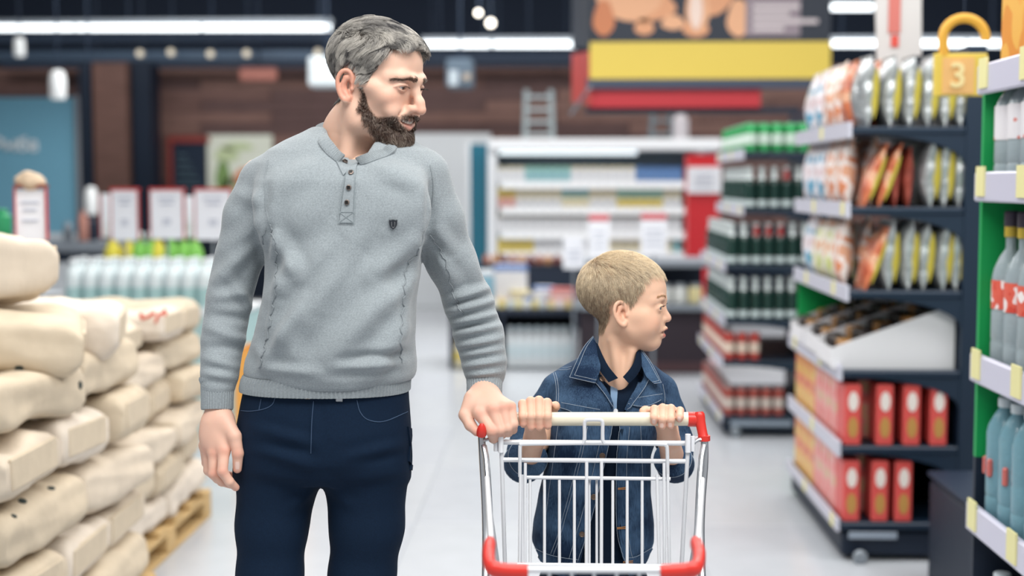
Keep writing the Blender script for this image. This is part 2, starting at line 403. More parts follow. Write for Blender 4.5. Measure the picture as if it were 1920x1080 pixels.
rail(800, 1100, 100, 110, 15.4, mat('rail_dark', '#1b2e45', .5), 'dark rail under the lamp line beside the man')
SPOT = mat('spot_glow', '#fff6e6', .4, emit=5.0); SPOTD = mat('spot_glow_dim', '#e9dcc4', .4, emit=.8)
def spot(px, py, r, Y, m, lab, hang=None):
    c = at(px, py, Y); t = Thing('spotlight', lab, 'lamp', c, None); R = r * Y / F
    t.part('housing', MB().lathe([(.3 * R, -3.2 * R), (.9 * R, -2.6 * R), (1.05 * R, 0), (.95 * R, .02 * R), (.9 * R, -.2 * R)], c, 16, axis='y').add(np.zeros((0, 3)), []), mat('spot_body', '#aab0b6', .4))
    t.part('lens', MB().lathe([(0, -.12 * R), (.9 * R, -.12 * R), (.9 * R, -.05 * R), (0, -.02 * R)], c, 16, cap=False, axis='y'), m, 'glowing lens')
    t.part('bracket', MB().tube([c + [0, R * 2, R * .9], [c[0], Y + R * 2, hang or 4.38]], .012, 6), NAV)
spot(897, 24, 6, 12.5, SPOT, 'smaller of two bright spotlights by the ceiling above the man'); spot(920, 43, 8, 12.0, SPOT, 'larger lower bright spotlight near the ceiling beside the man')
for i, (x, y) in enumerate([(262, 100), (320, 98), (394, 101), (462, 100), (596, 98)]): spot(x, y, 7, 14.0, SPOTD, '%s small dim spotlight along the grey ceiling rail' % ORD[i])
def pendant(x0, y0, x1, y1, Y, lab):
    c = at((x0 + x1) / 2, y1, Y); R = (x1 - x0) / 2 * Y / F; H = (y1 - y0) * Y / F; t = Thing('pendant_lamp', lab, 'lamp', c, 'white pendant lamps')
    t.part('shade', MB().lathe([(.35 * R, H), (.8 * R, H * .94), (R, H * .7), (R, H * .08), (.86 * R, 0), (.80 * R, .02)], c, 18, cap=False), mat('milk_shade', '#dfe2e2', .4, emit=.25)); t.part('cable', MB().tube([c + [0, 0, H], [c[0], c[1], 4.38]], .008, 6), NAV)
pendant(94, 132, 124, 186, 12.5, 'white pendant lamp hanging in front of the blue panel'); pendant(27, 70, 47, 106, 13.2, 'small white pendant lamp up at the ceiling rail'); pendant(160, 350, 183, 402, 12.8, 'low white pendant lamp over the grey counter')
def hung_box(name, x0, y0, x1, y1, Y, d, m, lab, cat):
    c = at((x0 + x1) / 2, y1, Y); t = Thing(name, lab, cat, c); t.pbox('housing', x0, y0, x1, y1, Y, d, m, bev=.02); p = at((x0 + x1) / 2, y0, Y); t.part('hanger', MB().tube([[p[0], Y + d / 2, p[2]], [p[0], Y + d / 2, 4.38]], .012, 6), NAV); return t
hung_box('exit_sign', 447, 126, 517, 151, 14, .12, mat('dull_red', '#a3685c', .6), 'dull red hanging sign box below the ceiling rail', 'sign')
hung_box('loudspeaker', 577, 106, 640, 162, 13, .3, mat('speaker_white', '#c6cfd3', .6), 'pale grey hanging box half behind the man’s hair', 'speaker')
t = hung_box('projector', 836, 110, 886, 164, 13, .3, mat('projector_grey', '#4f5e6c', .6), 'dark grey hanging projector box beside the man’s face', 'projector'); t.pbox('lens', 842, 132, 858, 160, 12.99, .02, mat('projector_lens', '#a9b4bb', .3)); t.pbox('vent', 868, 138, 882, 150, 12.99, .02, mat('projector_vent', '#9b8f80', .4))

# ------------------------------------------------------------------ left side background
c = at(60, 434, 14.6); t = Thing('department_panel', 'light blue fish department panel with white lettering', 'sign', (c[0], 14.6, 0))
t.pbox('board', -160, 183, 144, 437, 14.6, .08, mat('panel_blue', '#6fa6bd', .6)); t.pbox('edge_post', 140, 178, 147, 437, 14.55, .12, GREYM); t.box('plinth', at(-8, 437, 14.6) * [1, 1, 0] + [0, .1, at(0, 437, 14.6)[2] / 2], ((304) / F * 14.6, .2, at(0, 437, 14.6)[2]), PALE)
def text(body, px, py, h, Y, m, name='lettering', parent=None, base=None, align='CENTER', ext=.004, rz=0.0):
    cu = bpy.data.curves.new(name, 'FONT'); cu.body = body; cu.size = h * Y / F * 1.38; cu.align_x = align; cu.align_y = 'CENTER'; cu.extrude = ext; cu.offset = cu.size * .02
    o = bpy.data.objects.new(name, cu); COL.objects.link(o); dg = bpy.context.evaluated_depsgraph_get(); me = bpy.data.meshes.new_from_object(o.evaluated_get(dg)); bpy.data.objects.remove(o)
    me.materials.clear(); me.materials.append(m); o = bpy.data.objects.new(name, me); COL.objects.link(o); p = at(px, py, Y) - (base if base is not None else 0); o.location = plain(p); o.rotation_euler = (PI / 2, 0, rz)
    if parent: o.parent = parent
    return o
text('Рыба', 28, 272, 26, 14.58, mat('letter_white', '#e6eef0', .5), 'lettering', t.o, t.loc)['label'] = 'white word on the blue panel'
# chalkboard and poster on the timber wall
c = at(352, 400, 17.4); t = Thing('chalkboard', 'black chalkboard in a red wooden frame on the timber wall', 'chalkboard', c)
t.pbox('board', 324, 266, 388, 398, 17.44, .03, mat('slate', '#15263a', .7)); RF = mat('frame_red', '#8e3a33', .6)
for q in ((314, 256, 392, 267), (314, 267, 324, 404), (314, 396, 392, 404)): t.pbox('frame', *q, 17.41, .06, RF)
CH = mat('chalk', '#5a7078', .9)
for k in range(7): t.pbox('chalk_line', 332, 290 + k * 14, 350 + (k * 37) % 30, 293 + k * 14, 17.43, .01, CH)
c = at(450, 405, 17.44); t = Thing('vegetable_poster', 'pale poster with green and orange vegetables beside the chalkboard', 'poster', c); t.pbox('sheet', 388, 253, 512, 405, 17.44, .03, mat('poster_white', '#dfe3d4', .6))
def disc(t, x, y, rx, ry, Y, m, name='printed_shape', lab=None):
    a = np.linspace(0, 2 * PI, 22, endpoint=False); t.part(name, MB().prism([at(x + rx * math.cos(q) * (1 + .12 * math.sin(3 * q)), y + ry * math.sin(q), Y) for q in a], (0, .004, 0)), m, lab)
GR, ORA, LG = mat('print_green', '#7c9a5c', .6), mat('print_orange', '#e0906a', .6), mat('print_lightgreen', '#c3d1a4', .6)
for x, y, rx, ry, m in ((425, 290, 22, 14, LG), (418, 330, 14, 30, GR), (432, 355, 16, 24, LG), (462, 335, 26, 20, ORA), (480, 365, 30, 24, ORA), (445, 375, 20, 16, GR), (445, 275, 30, 8, LG), (495, 320, 14, 22, ORA)): disc(t, x, y, rx, ry, 17.434, m)
# grey counter with small things
c = at(150, 470, 12.4); t = Thing('grey_counter', 'grey metal counter far behind the sacks', 'counter', (c[0], 12.4, 0)); zt = at(0, 462, 12.4)[2]
t.box('worktop', (c[0], 12.7, zt), (1.0, .7, .09), GREYM); t.box('cabinet', (c[0], 12.72, zt / 2 - .03), (.92, .6, zt - .06), PALE); t.box('dark_strip', (c[0], 12.41, zt - .10), (.90, .02, .08), NAVB)  # solid dark strip across the cabinet front, just below the worktop
def jar(px, py, r, h, Y, m, lab, name='storage_jar', cap=None):
    c = at(px, py, Y); t = Thing(name, lab, 'jar', c); R, H = r * Y / F, h * Y / F
    t.part('body', MB().lathe([(.9 * R, 0), (R, .05 * H), (R, .75 * H), (.6 * R, .88 * H), (.55 * R, .9 * H)], c, 14), m); t.part('lid', MB().lathe([(.62 * R, .88 * H), (.62 * R, H), (.5 * R, H * 1.02)], c, 14), cap or m)
jar(156, 452, 10, 56, 12.5, mat('clay', '#a9776a', .6), 'brown clay coloured jar on the grey counter'); jar(172, 452, 13, 48, 12.6, NAVB, 'dark jar on the grey counter under the low pendant'); jar(128, 452, 9, 36, 12.6, GREYM, 'small grey tin at the end of the grey counter')
# ================================================================== SACK STACKS ON THE LEFT
KR = [mat('kraft_paper_' + 'abc'[k], h, .75, var=.10, vscale=7, bump=.5, bscale=16, spec=.25) for k, h in enumerate(('#d3c5b2', '#dbcfc0', '#cbbca5'))]
def sack_mesh(seed, m, L=.58, W=.40, H=.155):
    """full paper sack: boxy block with folded ends, dents and creases"""
    rg = np.random.default_rng(seed); nu, nv = 44, 56; V = []; u = np.linspace(-1, 1, nu); v = np.linspace(0, 2 * PI, nv, endpoint=False)
    K = [(rg.normal(0, 1, 3) * np.array([8, 10, 16]), rg.uniform(0, 6.3), rg.uniform(.002, .0065)) for _ in range(8)]; dents = [(rg.uniform(-.25, .25), rg.uniform(-.16, .16), rg.choice([-1, 1]), rg.uniform(.05, .10), rg.uniform(.006, .016)) for _ in range(7)]
    sag = rg.uniform(.004, .014); wv = rg.uniform(0, 6.3)
    for a in u:
        e = max(0.0, 1 - abs(a) ** 14) ** .5; hg = H / 2 * max(.55, e ** .8) * (1 + .06 * math.cos(a * 3 + wv)); wd = W / 2 * (.94 + .06 * e)
        for t in v:
            c, s_ = math.cos(t), math.sin(t); p = 5.5; r = (abs(c) ** p + abs(s_) ** p) ** (-1 / p); P = np.array([a * L / 2, wd * r * c, hg * r * s_])
            n = sum(am * (1 - 2 * abs(math.sin(d @ P + ph))) for d, ph, am in K) * (.3 + .7 * e)
            for dx, dy, sg, rad, dp in dents:
                if s_ * sg > 0: n -= dp * math.exp(-((P[0] - dx) ** 2 + (P[1] - dy) ** 2) / rad ** 2) * abs(s_)
            N = np.array([.15 * np.sign(a) * (1 - e), c * .8, s_]); P = P + N * n; P[2] -= sag * (1 - (P[1] / wd) ** 2) * 0; V.append(P)
    V = np.array(V); Q = [(i * nv + j, i * nv + (j + 1) % nv, (i + 1) * nv + (j + 1) % nv, (i + 1) * nv + j) for i in range(nu - 1) for j in range(nv)] + [tuple(range(nv))[::-1], tuple((nu - 1) * nv + j for j in range(nv))]
    me = MB().add(V, Q).mesh('paper', m); me.set_sharp_from_angle(angle=1.2); return me
SM = [sack_mesh(k, KR[k % 3]) for k in range(6)]
flap = [MB().box((s * .2885, 0, .004), (.012, .31, .075), bev=.004).mesh('sewn_end', KR[2]) for s in (-1, 1)]
INK = mat('dark_green_ink', '#2f3a38', .8); RED = mat('red_ink', '#c9543f', .8)
mk = MB()
for x, y, r in ((.18, -.08, .020), (.18, .05, .016), (-.16, .07, .018)): mk.lathe([(0, 0), (r, 0), (r * .9, .002), (0, .002)], (x, y, .0), 12, cap=False)
mark_me = mk.mesh('ink_marks', INK)
def sack(x, y, z, rz, k, label, tilt=(0, 0), group=None, mark=False, sc_=(1, 1, 1)):
    r = bpy.data.objects.new('paper_sack', SM[k % 6]); COL.objects.link(r); r.location = (x, y, z); r.rotation_euler = (tilt[0], tilt[1], rz); r.scale = sc_; tag(r, label, 'sack', group)
    for f in flap: o = bpy.data.objects.new('sewn_end', f); COL.objects.link(o); o.parent = r
    return r
rs = random.Random(12)
def stack(x0, y0, y1, zb, layers, nm, ref, grp, H=.145, zs=.97):
    """courses of sacks against the aisle face x0: lengthwise courses and end-on courses in turn"""
    for l in range(layers):
        z = zb + H * (l + .5)
        ys = [y0 + .31, y1 - .31] if l % 2 == 0 else list(np.linspace(y0 + .2, y1 - .2, 3))
        for i, y in enumerate(ys):
            last = l == layers - 1
            for d in range(2 if l >= layers - 2 else 1):
                if l % 2 == 0: x = x0 - .20 - d * .42; rz = PI / 2
                else: x = x0 - .30 - d * .62; rz = 0
                sack(x + rs.uniform(-.03, .03), y + rs.uniform(-.012, .012), z, rz + rs.uniform(-.09, .09), rs.randrange(6), 'kraft paper sack, %s layer of %s, %s from its near end%s' % (ORD[l], nm, ORD[i], ', inner row' if d else ''), (rs.uniform(-.045, .045), rs.uniform(-.045, .045)), grp, sc_=(1, 1, zs))
stack(-1.55, 4.84, 6.08, .125, 6, 'the far stack', '', 'sacks of the far pallet stack')
stack(-1.41, 3.48, 4.74, .125, 5, 'the near stack', '', 'sacks of the near pallet stack', .171, 1.13)
# loose upper sacks of the near stack
for x, y, z, rz, tl, lab in [(-1.70, 4.40, 1.045, .25, (0, .06), 'pale kraft sack lying crosswise near the top of the near stack, farther one'), (-1.68, 3.96, 1.055, .34, (.02, .11), 'large pale kraft sack on top of the near stack, under the topmost sack'), (-1.80, 3.96, 1.262, .72, (-.03, .06), 'topmost kraft sack of the near stack, against the edge of the photo')]:
    sack(x, y, z, rz, rs.randrange(6), lab, tl, 'loose sacks on the near stack', sc_=(1.0, 1.05, 1.5 if z > 1.2 else 1.16))
# printed marks on some sacks are built where they show
def decal(bvname, px, py, r, m, label, asp=1.0, ang=0.0, shape=None):
    dg = bpy.context.evaluated_depsgraph_get(); dg.update(); d = ray(px, py); d = d / np.linalg.norm(d)
    hit, loc, nor, idx, ob, mw = SC.ray_cast(dg, Vector(CAM + d * .2), Vector(d))
    if not hit or not ob.name.startswith('paper_sack'): return
    n = np.array(nor); T = frame_of0(n); R = r * loc[1] / F
    b = MB()
    if shape is None: b.prism([T @ np.array([R * math.cos(a) * asp, R * math.sin(a), 0]) + np.array(loc) + n * .001 for a in np.linspace(0, 2 * PI, 14, endpoint=False)], n * .0015)
    else:
        for cx, cy, w_, h_, an in shape: b.box(np.array(loc) + n * .002 + T @ np.array([cx * R, cy * R, 0]), (w_ * R, h_ * R, .002), rot=T @ rotz(an))
    b2 = MB(); mi = ob.matrix_world.inverted(); b2.v = [np.array([(mi @ Vector(p))[:] for p in v]) for v in b.v]; b2.f = b.f; b2.mi = b.mi; b2.n = b.n
    o = b2.build('printed_mark', m, ob); o['label'] = label
def frame_of0(n):
    x = np.cross([0, 0, 1.0], n); x = x / (np.linalg.norm(x) + 1e-9) if np.linalg.norm(x) > 1e-3 else np.array([1.0, 0, 0]); return np.stack([x, np.cross(n, x), n], 1)
bpy.context.view_layer.update()
for px, py, r in ((157, 838, 9), (177, 800, 8), (42, 940, 8), (96, 916, 7), (26, 968, 6), (150, 722, 8), (36, 690, 7)): decal(None, px, py, r, INK, 'dark printed spot', 1.2)
decal(None, 284, 596, 12, RED, 'red printed strokes', shape=[(-1.6, .2, .5, 1.2, .4), (-.9, 0, 1.2, .4, .3), (0, .5, 1.4, .5, .6), (.9, -.2, .4, 1.3, -.3), (1.5, .6, 1.2, .5, .5), (2.2, .9, .5, 1.1, .2)])
decal(None, 328, 612, 12, mat('grey_ink', '#8f8a86', .8), 'grey printed column of marks', shape=[(0, 2.2 - .9 * i, 1.0, .35, .3) for i in range(5)] + [(.5, 1.7 - .9 * i, .3, .7, .3) for i in range(4)])
# wooden pallets: deck boards, blocks and runners
WD = mat('pallet_wood', '#c3a472', .75, var=.15, vscale=5, stretch=(6, 1, 1), bump=.2)
def pallet(x0, y0, y1, lab):
    W, L = .84, y1 - y0; t = Thing('wooden_pallet', lab, 'pallet', (x0 - W / 2, (y0 + y1) / 2, 0), 'pallets under the sacks')
    for i in range(6): t.box('deck_board', (x0 - W / 2, y0 + .06 + i * (L - .12) / 5, .116), (W, .11, .018), WD, bev=.003)
    for i in range(3):
        t.box('stringer', (x0 - .05 - i * (W - .1) / 2, (y0 + y1) / 2, .096), (.10, L, .020), WD, bev=.003); t.box('runner', (x0 - .05 - i * (W - .1) / 2, (y0 + y1) / 2, .010), (.10, L, .018), WD, bev=.003)
        for j in range(3): t.box('block', (x0 - .05 - i * (W - .1) / 2, y0 + .06 + j * (L - .12) / 2, .0525), (.10, .12, .066), WD, bev=.004)
pallet(-1.55, 4.82, 6.10, 'wooden pallet under the far stack of sacks'); pallet(-1.41, 3.46, 4.76, 'wooden pallet under the near stack of sacks')

# ------------------------------------------------------------------ bottled water display behind, with price signs
def bottle_parts(R, H, body, cap, label=None, neck=.35, shoulder=.68, lab=(.30, .58)):
    prof = [(.0, .012 * H), (.55 * R, .004 * H), (.88 * R, 0), (R, .03 * H), (R, .18 * H), (.955 * R, .20 * H), (R, .22 * H), (R, .40 * H), (.965 * R, .42 * H), (R, .44 * H), (R, shoulder * H), (.9 * R, (shoulder + .06) * H), (.62 * R, (shoulder + .14) * H), (neck * R, (shoulder + .20) * H), (neck * R, .93 * H)]
    out = [('body', MB().lathe(prof, seg=18).mesh('body', body)), ('cap', MB().lathe([(neck * 1.25 * R, .92 * H), (neck * 1.3 * R, .93 * H), (neck * 1.3 * R, .99 * H), (neck * 1.1 * R, H)], seg=14).mesh('cap', cap))]
    if label: out.append(('label_band', MB().lathe([(R * 1.012, lab[0] * H), (R * 1.02, (lab[0] + .01) * H), (R * 1.02, (lab[1] - .01) * H), (R * 1.012, lab[1] * H)], seg=18, cap=False).mesh('label_band', label)))
    return out
def put(parts, name, loc, label, cat, group, rz=0.0, tilt=0.0):
    r = empty(name, loc, rz, label, cat, group)
    if tilt: r.rotation_euler = (0, tilt, rz)
    for n, me in parts: o = bpy.data.objects.new(n, me); COL.objects.link(o); o.parent = r
    return r
PET = mat('clear_plastic', '#cfe4e4', .18, trans=.55, ior=1.2); PETB = mat('aqua_plastic', '#dbe6e8', .2, spec=.6); WCAP = mat('white_cap', '#e8ecef', .4); AQ = mat('aqua_label', '#a3c6c6', .5)
wp = bottle_parts(.046, .31, PETB, WCAP, AQ, lab=(.10, .46))
zt = at(0, 584, 8.0)[2]
xa, xb = at(118, 500, 8.0)[0], at(430, 500, 8.0)[0]
t = Thing('display_plinth', 'pale plinth under the bottled water behind the sacks', 'plinth', ((xa + xb) / 2, 8.3, 0)); t.box('body', ((xa + xb) / 2, 8.35, zt / 2 - .01), (xb - xa + .1, .8, zt - .02), mat('aqua_board', '#a9c8c8', .7)); t.box('top', ((xa + xb) / 2, 8.35, zt - .01), (xb - xa + .12, .82, .02), WHT)
nb = int((xb - xa) / .097)
for r_ in range(3):
    for i in range(nb): put(wp, 'water_bottle', (xa + .05 + i * .097, 8.03 + r_ * .10, zt), 'clear aqua water bottle, %s along the %s row of the plinth behind the sacks' % (ORD[i], ORD[r_]), 'bottle', 'water bottles behind the sacks', rz=i * .7)
YEL, GRE = mat('yellow_pack', '#dccf4a', .5), mat('green_pack', '#7fc158', .5)
jy, jg = bottle_parts(.055, .45, YEL, WCAP, mat('yellow_label', '#e6de7e', .5)), bottle_parts(.055, .45, GRE, WCAP, mat('green_label', '#a5d585', .5))
for i, (x, g) in enumerate(((212, 0), (240, 0), (262, 1), (284, 1), (297, 0), (322, 1), (345, 1), (365, 1))): put(jg if g else jy, 'juice_bottle', (at(x, 470, 8.5)[0], 8.5, zt), '%s juice bottle, %s along behind the water bottles' % ('green' if g else 'yellow', ORD[i]), 'bottle', 'juice bottles behind the water')
SGN = mat('sign_white', '#e6e8ee', .5); SRED = mat('sign_red', '#bd3b3a', .5); SGR = mat('sign_print', '#b3b8c6', .6)
def price_sign(x0, y0, x1, y1, Y, lab, zfoot, red=(1, 1, 1), bars=True):
    c = at((x0 + x1) / 2, y1, Y); t = Thing('price_sign', lab, 'sign', (c[0], Y, zfoot)); t.pbox('card', x0 + 3, y0 + 3, x1 - 3, y1 - 2, Y, .012, SGN)
    if red[0]: t.pbox('frame', x0, y0, x1, y0 + 5, Y - .004, .02, SRED)
    if red[1]: t.pbox('frame', x1 - 4, y0 + 5, x1, y1, Y - .004, .02, SRED)
    if red[2]: t.pbox('frame', x0, y0 + 5, x0 + 3, y1, Y - .004, .02, SRED)
    if bars:
        w = x1 - x0; m_ = (x0 + x1) / 2
        for yy, q in ((.18, .5), (.28, .36), (.60, .22), (.66, .22)): t.pbox('printed_line', m_ - w * q / 2, y0 + (y1 - y0) * yy, m_ + w * q / 2, y0 + (y1 - y0) * yy + 4, Y - .003, .004, SGR)
    t.part('pole', MB().tube([[c[0], Y + .012, at(0, y0 + 20, Y)[2]], [c[0], Y + .012, zfoot]], .008, 8), GREYM)
for i, q in enumerate(((206, 352, 261, 452, 8.25), (279, 352, 346, 450, 8.25), (363, 352, 436, 452, 8.25))): price_sign(*q, '%s of three white price signs in red frames, counted from the blue panel' % ORD[i], zt, (1, 1, 1))
price_sign(186, 360, 210, 446, 8.62, 'narrow pale price sign just behind the first red framed sign', zt, (0, 0, 1), False); price_sign(344, 364, 366, 446, 8.62, 'narrow pale price sign between the second and third framed signs', zt, (0, 0, 0), False)
# sign and bread on a stand behind the top sacks
zf = 1.03
c = at(56, 440, 5.4); t = Thing('sack_price_sign', 'white price sign in a red frame standing behind the topmost sack', 'sign', (c[0], 5.4, 1.05)); t.pbox('card', 29, 356, 84, 450, 5.4, .012, SGN); t.pbox('frame', 25, 352, 29, 450, 5.39, .02, SRED); t.pbox('frame', 84, 352, 88, 450, 5.39, .02, SRED); t.pbox('frame', 25, 346, 88, 353, 5.39, .02, mat('frame_brown', '#8a4f40', .6))
for yy, w in ((378, 34), (392, 26), (412, 30)): t.pbox('printed_line', 56 - w / 2, yy, 56 + w / 2, yy + 4, 5.397, .004, SGR)
t.part('pole', MB().tube([[c[0], 5.42, at(0, 380, 5.4)[2]], [c[0], 5.42, 1.06]], .012, 8), GREYM); t.part('foot', MB().lathe([(.12, 0), (.12, .012), (.03, .02), (.012, .04)], (c[0], 5.42, 1.05), 20), GREYM)
f_ = Field(*bounds(10, 362, 100, 305, 5.3, 5.52), .006)
for x, y, r in ((40, 338, .022), (52, 332, .026), (66, 336, .024), (76, 342, .018), (58, 344, .03)): f_.ell(at(x, y, 5.41), (r * 1.3, r, r), .012)
v, q = f_.surf(1); tag(qmesh('bread_decoration', v, q, mat('bread_crust', '#c9b39a', .8, var=.2, vscale=40)), 'pale brown loaf decoration on top of the sign behind the sacks', 'bread')
jar(4, 444, 18, 52, 6.6, mat('green_plastic', '#2f9563', .5), 'green tub at the edge of the photo behind the topmost sack', 'green_tub')
o = bpy.data.objects['green_tub']; o['category'] = 'tub'
zz = at(4, 444, 6.6)[2]; t = Thing('tub_stand', 'plain grey stand under the green tub', 'stand', (at(4, 444, 6.6)[0], 6.6, 0)); t.box('column', (t.loc[0], 6.6, zz / 2), (.10, .10, zz), GREYM); t.box('top', (t.loc[0], 6.6, zz - .01), (.2, .2, .02), GREYM)
# orange bin seen between the man's arm and hip
c = at(478, 660, 7.0); t = Thing('orange_dump_bin', 'orange cardboard dump bin seen between the man’s sleeve and hip', 'bin', (c[0], 7.0, 0)); zt2 = at(0, 655, 7.0)[2]; xo = at(440, 700, 7.0)[0]; OR_ = mat('orange_card', '#e3a452', .6)
for cx, cy, dx, dy in ((.16, 0, .32, .012), (.16, .30, .32, .012), (.006, .15, .012, .29), (.314, .15, .012, .29)): t.box('panel', (xo + cx, 7.0 + cy, zt2 / 2), (dx, dy, zt2), OR_)
t.box('base', (xo + .16, 7.15, .02), (.30, .28, .03), OR_)
# ================================================================== SHELVES ON THE RIGHT
STRIP = mat('label_strip', '#c3c3d0', .4); STRIPY = mat('yellow_tag', '#e2dca0', .5); SHELFB = mat('black_shelf', '#142639', .45); GREEN = mat('green_panel', '#069a4e', .5)
def rect_px(x, Y): return (x - 1044) / F * Y
def gondola(name, lab, x0s, x1, y0, y1, zs, top, plinth_x, spine=.07, lip=.03):
    t = Thing(name, lab, 'shelf', ((min(x0s) + x1) / 2, (y0 + y1) / 2, 0))
    t.box('back_panel', (x1 - spine / 2, (y0 + y1) / 2, top / 2), (spine, y1 - y0, top), SHELFB)
    for k, (z, x0) in enumerate(zip(zs, x0s)):
        xe = x1 - spine; sh = t.box('shelf_board', ((x0 + xe) / 2, (y0 + y1) / 2, z - lip / 2), (xe - x0, y1 - y0, lip), SHELFB, bev=.006)
        b = MB(); P = [(x0 + .02, y0 + .004, z - lip), (xe, y0 + .004, z - lip), (xe, y0 + .004, z - .15)] + [(xe - (xe - x0 - .04) * (1 - math.cos(a)) , y0 + .004, z - .15 + (.15 - lip) * math.sin(a)) for a in np.linspace(.25, 1.35, 6)]
        if k < len(zs) - 1: b.prism(P, (0, .012, 0)); t.part('bracket', b, SHELFB, parent=sh)
        st = t.box('label_strip', (x0 - .006, (y0 + y1) / 2, z - lip / 2 + .004), (.012, y1 - y0, .062 if k < len(zs) - 1 else .05), STRIP, 'pale price label strip', parent=sh)
        n = int((y1 - y0) / .16)
        for q in range(n): 
            if (q * 3 + k) % 4 == 1: t.box('price_tag', (x0 - .014, y0 + .09 + q * (y1 - y0 - .12) / n, z - lip / 2 + .008), (.004, .05, .05), STRIPY, parent=sh)
    t.box('plinth', ((plinth_x + x1) / 2, (y0 + y1) / 2 + .01, zs[-1] / 2 - .02 + .01), (x1 - plinth_x, y1 - y0 - .02, zs[-1] - .06), NAVB, bev=.01)
    return t
Z1 = [1.71, 1.40, 1.075, .762, .462, .158]; X1 = [1.138, 1.138, 1.138, 1.118, 1.118, 1.118]
G1 = gondola('snack_shelf', 'black end shelf of snack bags and red packs nearest the aisle', X1, 1.645, 5.42, 6.62, Z1, 2.02, 1.13)
G1.pbox('plinth_strip', 1592, 998, 1682, 1011, 5.405, .01, mat('strip_pale', '#8d98a6', .5)); G1.part('foot_cap', MB().lathe([(.0, 0), (.028, 0), (.03, .01), (.02, .018), (0, .018)], at(1612, 1044, 5.40), 16, cap=False, axis='y'), GREYM)
G1.box('end_panel', (1.40, 6.63, .53), (.5, .015, 1.06), GREEN, 'green far end panel')
def bag_mesh(W, H, D, m, seed=0):
    """pillow bag: flat sealed top and bottom, puffed middle, crinkled"""
    rg = np.random.default_rng(seed); nz, nt = 16, 24; V = []; p1, p2 = rg.uniform(0, 6, 2)
    for i in range(nz):
        u = i / (nz - 1); pf = max(.06, math.sin(PI * min(1, max(0, (u - .02) / .96))) ** .55); wd = W / 2 * (1 - .07 * pf + .02 * math.sin(20 * u + p1))
        for j in range(nt):
            a = 2 * PI * j / nt; c, s = math.cos(a), math.sin(a); V.append((D / 2 * pf * np.sign(c) * abs(c) ** .8 * (1 + .10 * math.sin(9 * u + 3 * a + p2)), wd * np.sign(s) * abs(s) ** .7, H * u))
    return MB().add(np.array(V), [(i * nt + j, i * nt + (j + 1) % nt, (i + 1) * nt + (j + 1) % nt, (i + 1) * nt + j) for i in range(nz - 1) for j in range(nt)] + [tuple(range(nt))[::-1], tuple((nz - 1) * nt + j for j in range(nt))]).mesh('film', m)
def print_mat(name, c0, c1, c2, s=9.0, rough=.3, bias=(.42, .58)):
    """printed packaging film: soft fields of three colours"""
    m = mat(name, c0, rough); nt = m.node_tree; b = nt.nodes['Principled BSDF']; tc = nt.nodes.new('ShaderNodeTexCoord'); oi = nt.nodes.new('ShaderNodeObjectInfo'); ad = nt.nodes.new('ShaderNodeVectorMath'); n = nt.nodes.new('ShaderNodeTexNoise'); n.inputs['Scale'].default_value = s; n.inputs['Detail'].default_value = 1
    sc2 = nt.nodes.new('ShaderNodeVectorMath'); sc2.operation = 'SCALE'; sc2.inputs['Scale'].default_value = 0; nt.links.new(tc.outputs['Object'], n.inputs['Vector'])
    r = nt.nodes.new('ShaderNodeValToRGB'); r.color_ramp.interpolation = 'CONSTANT'; e = r.color_ramp.elements; e[0].position = 0; e[0].color = (*lin(c0), 1); e[1].position = bias[1]; e[1].color = (*lin(c2), 1); k = e.new(bias[0]); k.color = (*lin(c1), 1)
    nt.links.new(n.outputs['Fac'], r.inputs[0]); nt.links.new(r.outputs[0], b.inputs['Base Color']); return m
BW, BO, BOR, BGN = print_mat('film_white_blue', '#4f9fc0', '#e6e4ea', '#dcc9cc', 14), print_mat('film_white_orange', '#d98a62', '#ece0da', '#e2a98a', 14), print_mat('film_orange', '#a84f35', '#c4704d', '#dba98a', 16), print_mat('film_green', '#c9cf8a', '#e7e2d4', '#e0a884', 14)
SIL = mat('silver_film', '#b4b9bb', .22, .55, var=.25, vscale=26, bump=.6, bscale=30); YED = mat('yellow_film', '#ab9d35', .55); RBR = mat('red_brown_film', '#8c3f33', .4, var=.3, vscale=20)
def side_band(W, H, D, m, seed):
    me = bag_mesh(.024, H * .74, D * .36, m, seed); me.transform(Matrix.Translation((D * .24, -W * .42, H * .12))); me.name = 'side_band'; return me
def bag_parts(m, W, H, D, seed, edge=None):
    out = [('film', bag_mesh(W, H, D, m, seed)), ('top_seal', MB().box((0, 0, H + .004), (.006, W * .93, .018), bev=.002).mesh('top_seal', m))]
    if edge: out.append(('side_band', side_band(W, H, D, edge, seed)))
    return out
silver = [bag_parts(SIL, .19, .265, .085, k, YED) for k in range(3)]
kinds = {'white and blue': [bag_parts(BW, .21, .27, .08, k) for k in range(2)], 'white and orange': [bag_parts(BO, .21, .27, .08, 5 + k) for k in range(2)], 'orange': [bag_parts(BOR, .20, .26, .08, 8 + k) for k in range(2)], 'green and cream': [bag_parts(BGN, .20, .24, .08, 10 + k) for k in range(2)]}
SN = ['top', 'second', 'third']
rs = random.Random(3)
aisle = [[('white and blue', 6.50), ('white and blue', 6.28), ('white and orange', 6.05), ('white and orange', 5.86), ('orange', 5.70)], [('white and blue', 6.48), ('white and blue', 6.24), ('white and orange', 6.0), ('white and orange', 5.78)], [('white and blue', 6.48), ('green and cream', 6.24), ('green and cream', 6.02), ('white and orange', 5.80)]]
for k in range(3):
    for i, (kd, y) in enumerate(aisle[k]):
        for d in range(2): put(kinds[kd][(i + d) % 2], 'snack_bag', (X1[k] + .045 + d * .09, y, Z1[k] + .0), '%s snack bag, %s from far end, %s shelf%s' % (kd, ORD[i], SN[k], ', behind the front one' if d else ', facing the aisle'), 'bag', 'snack bags on the black end shelf', rs.uniform(-.12, .12), .06)
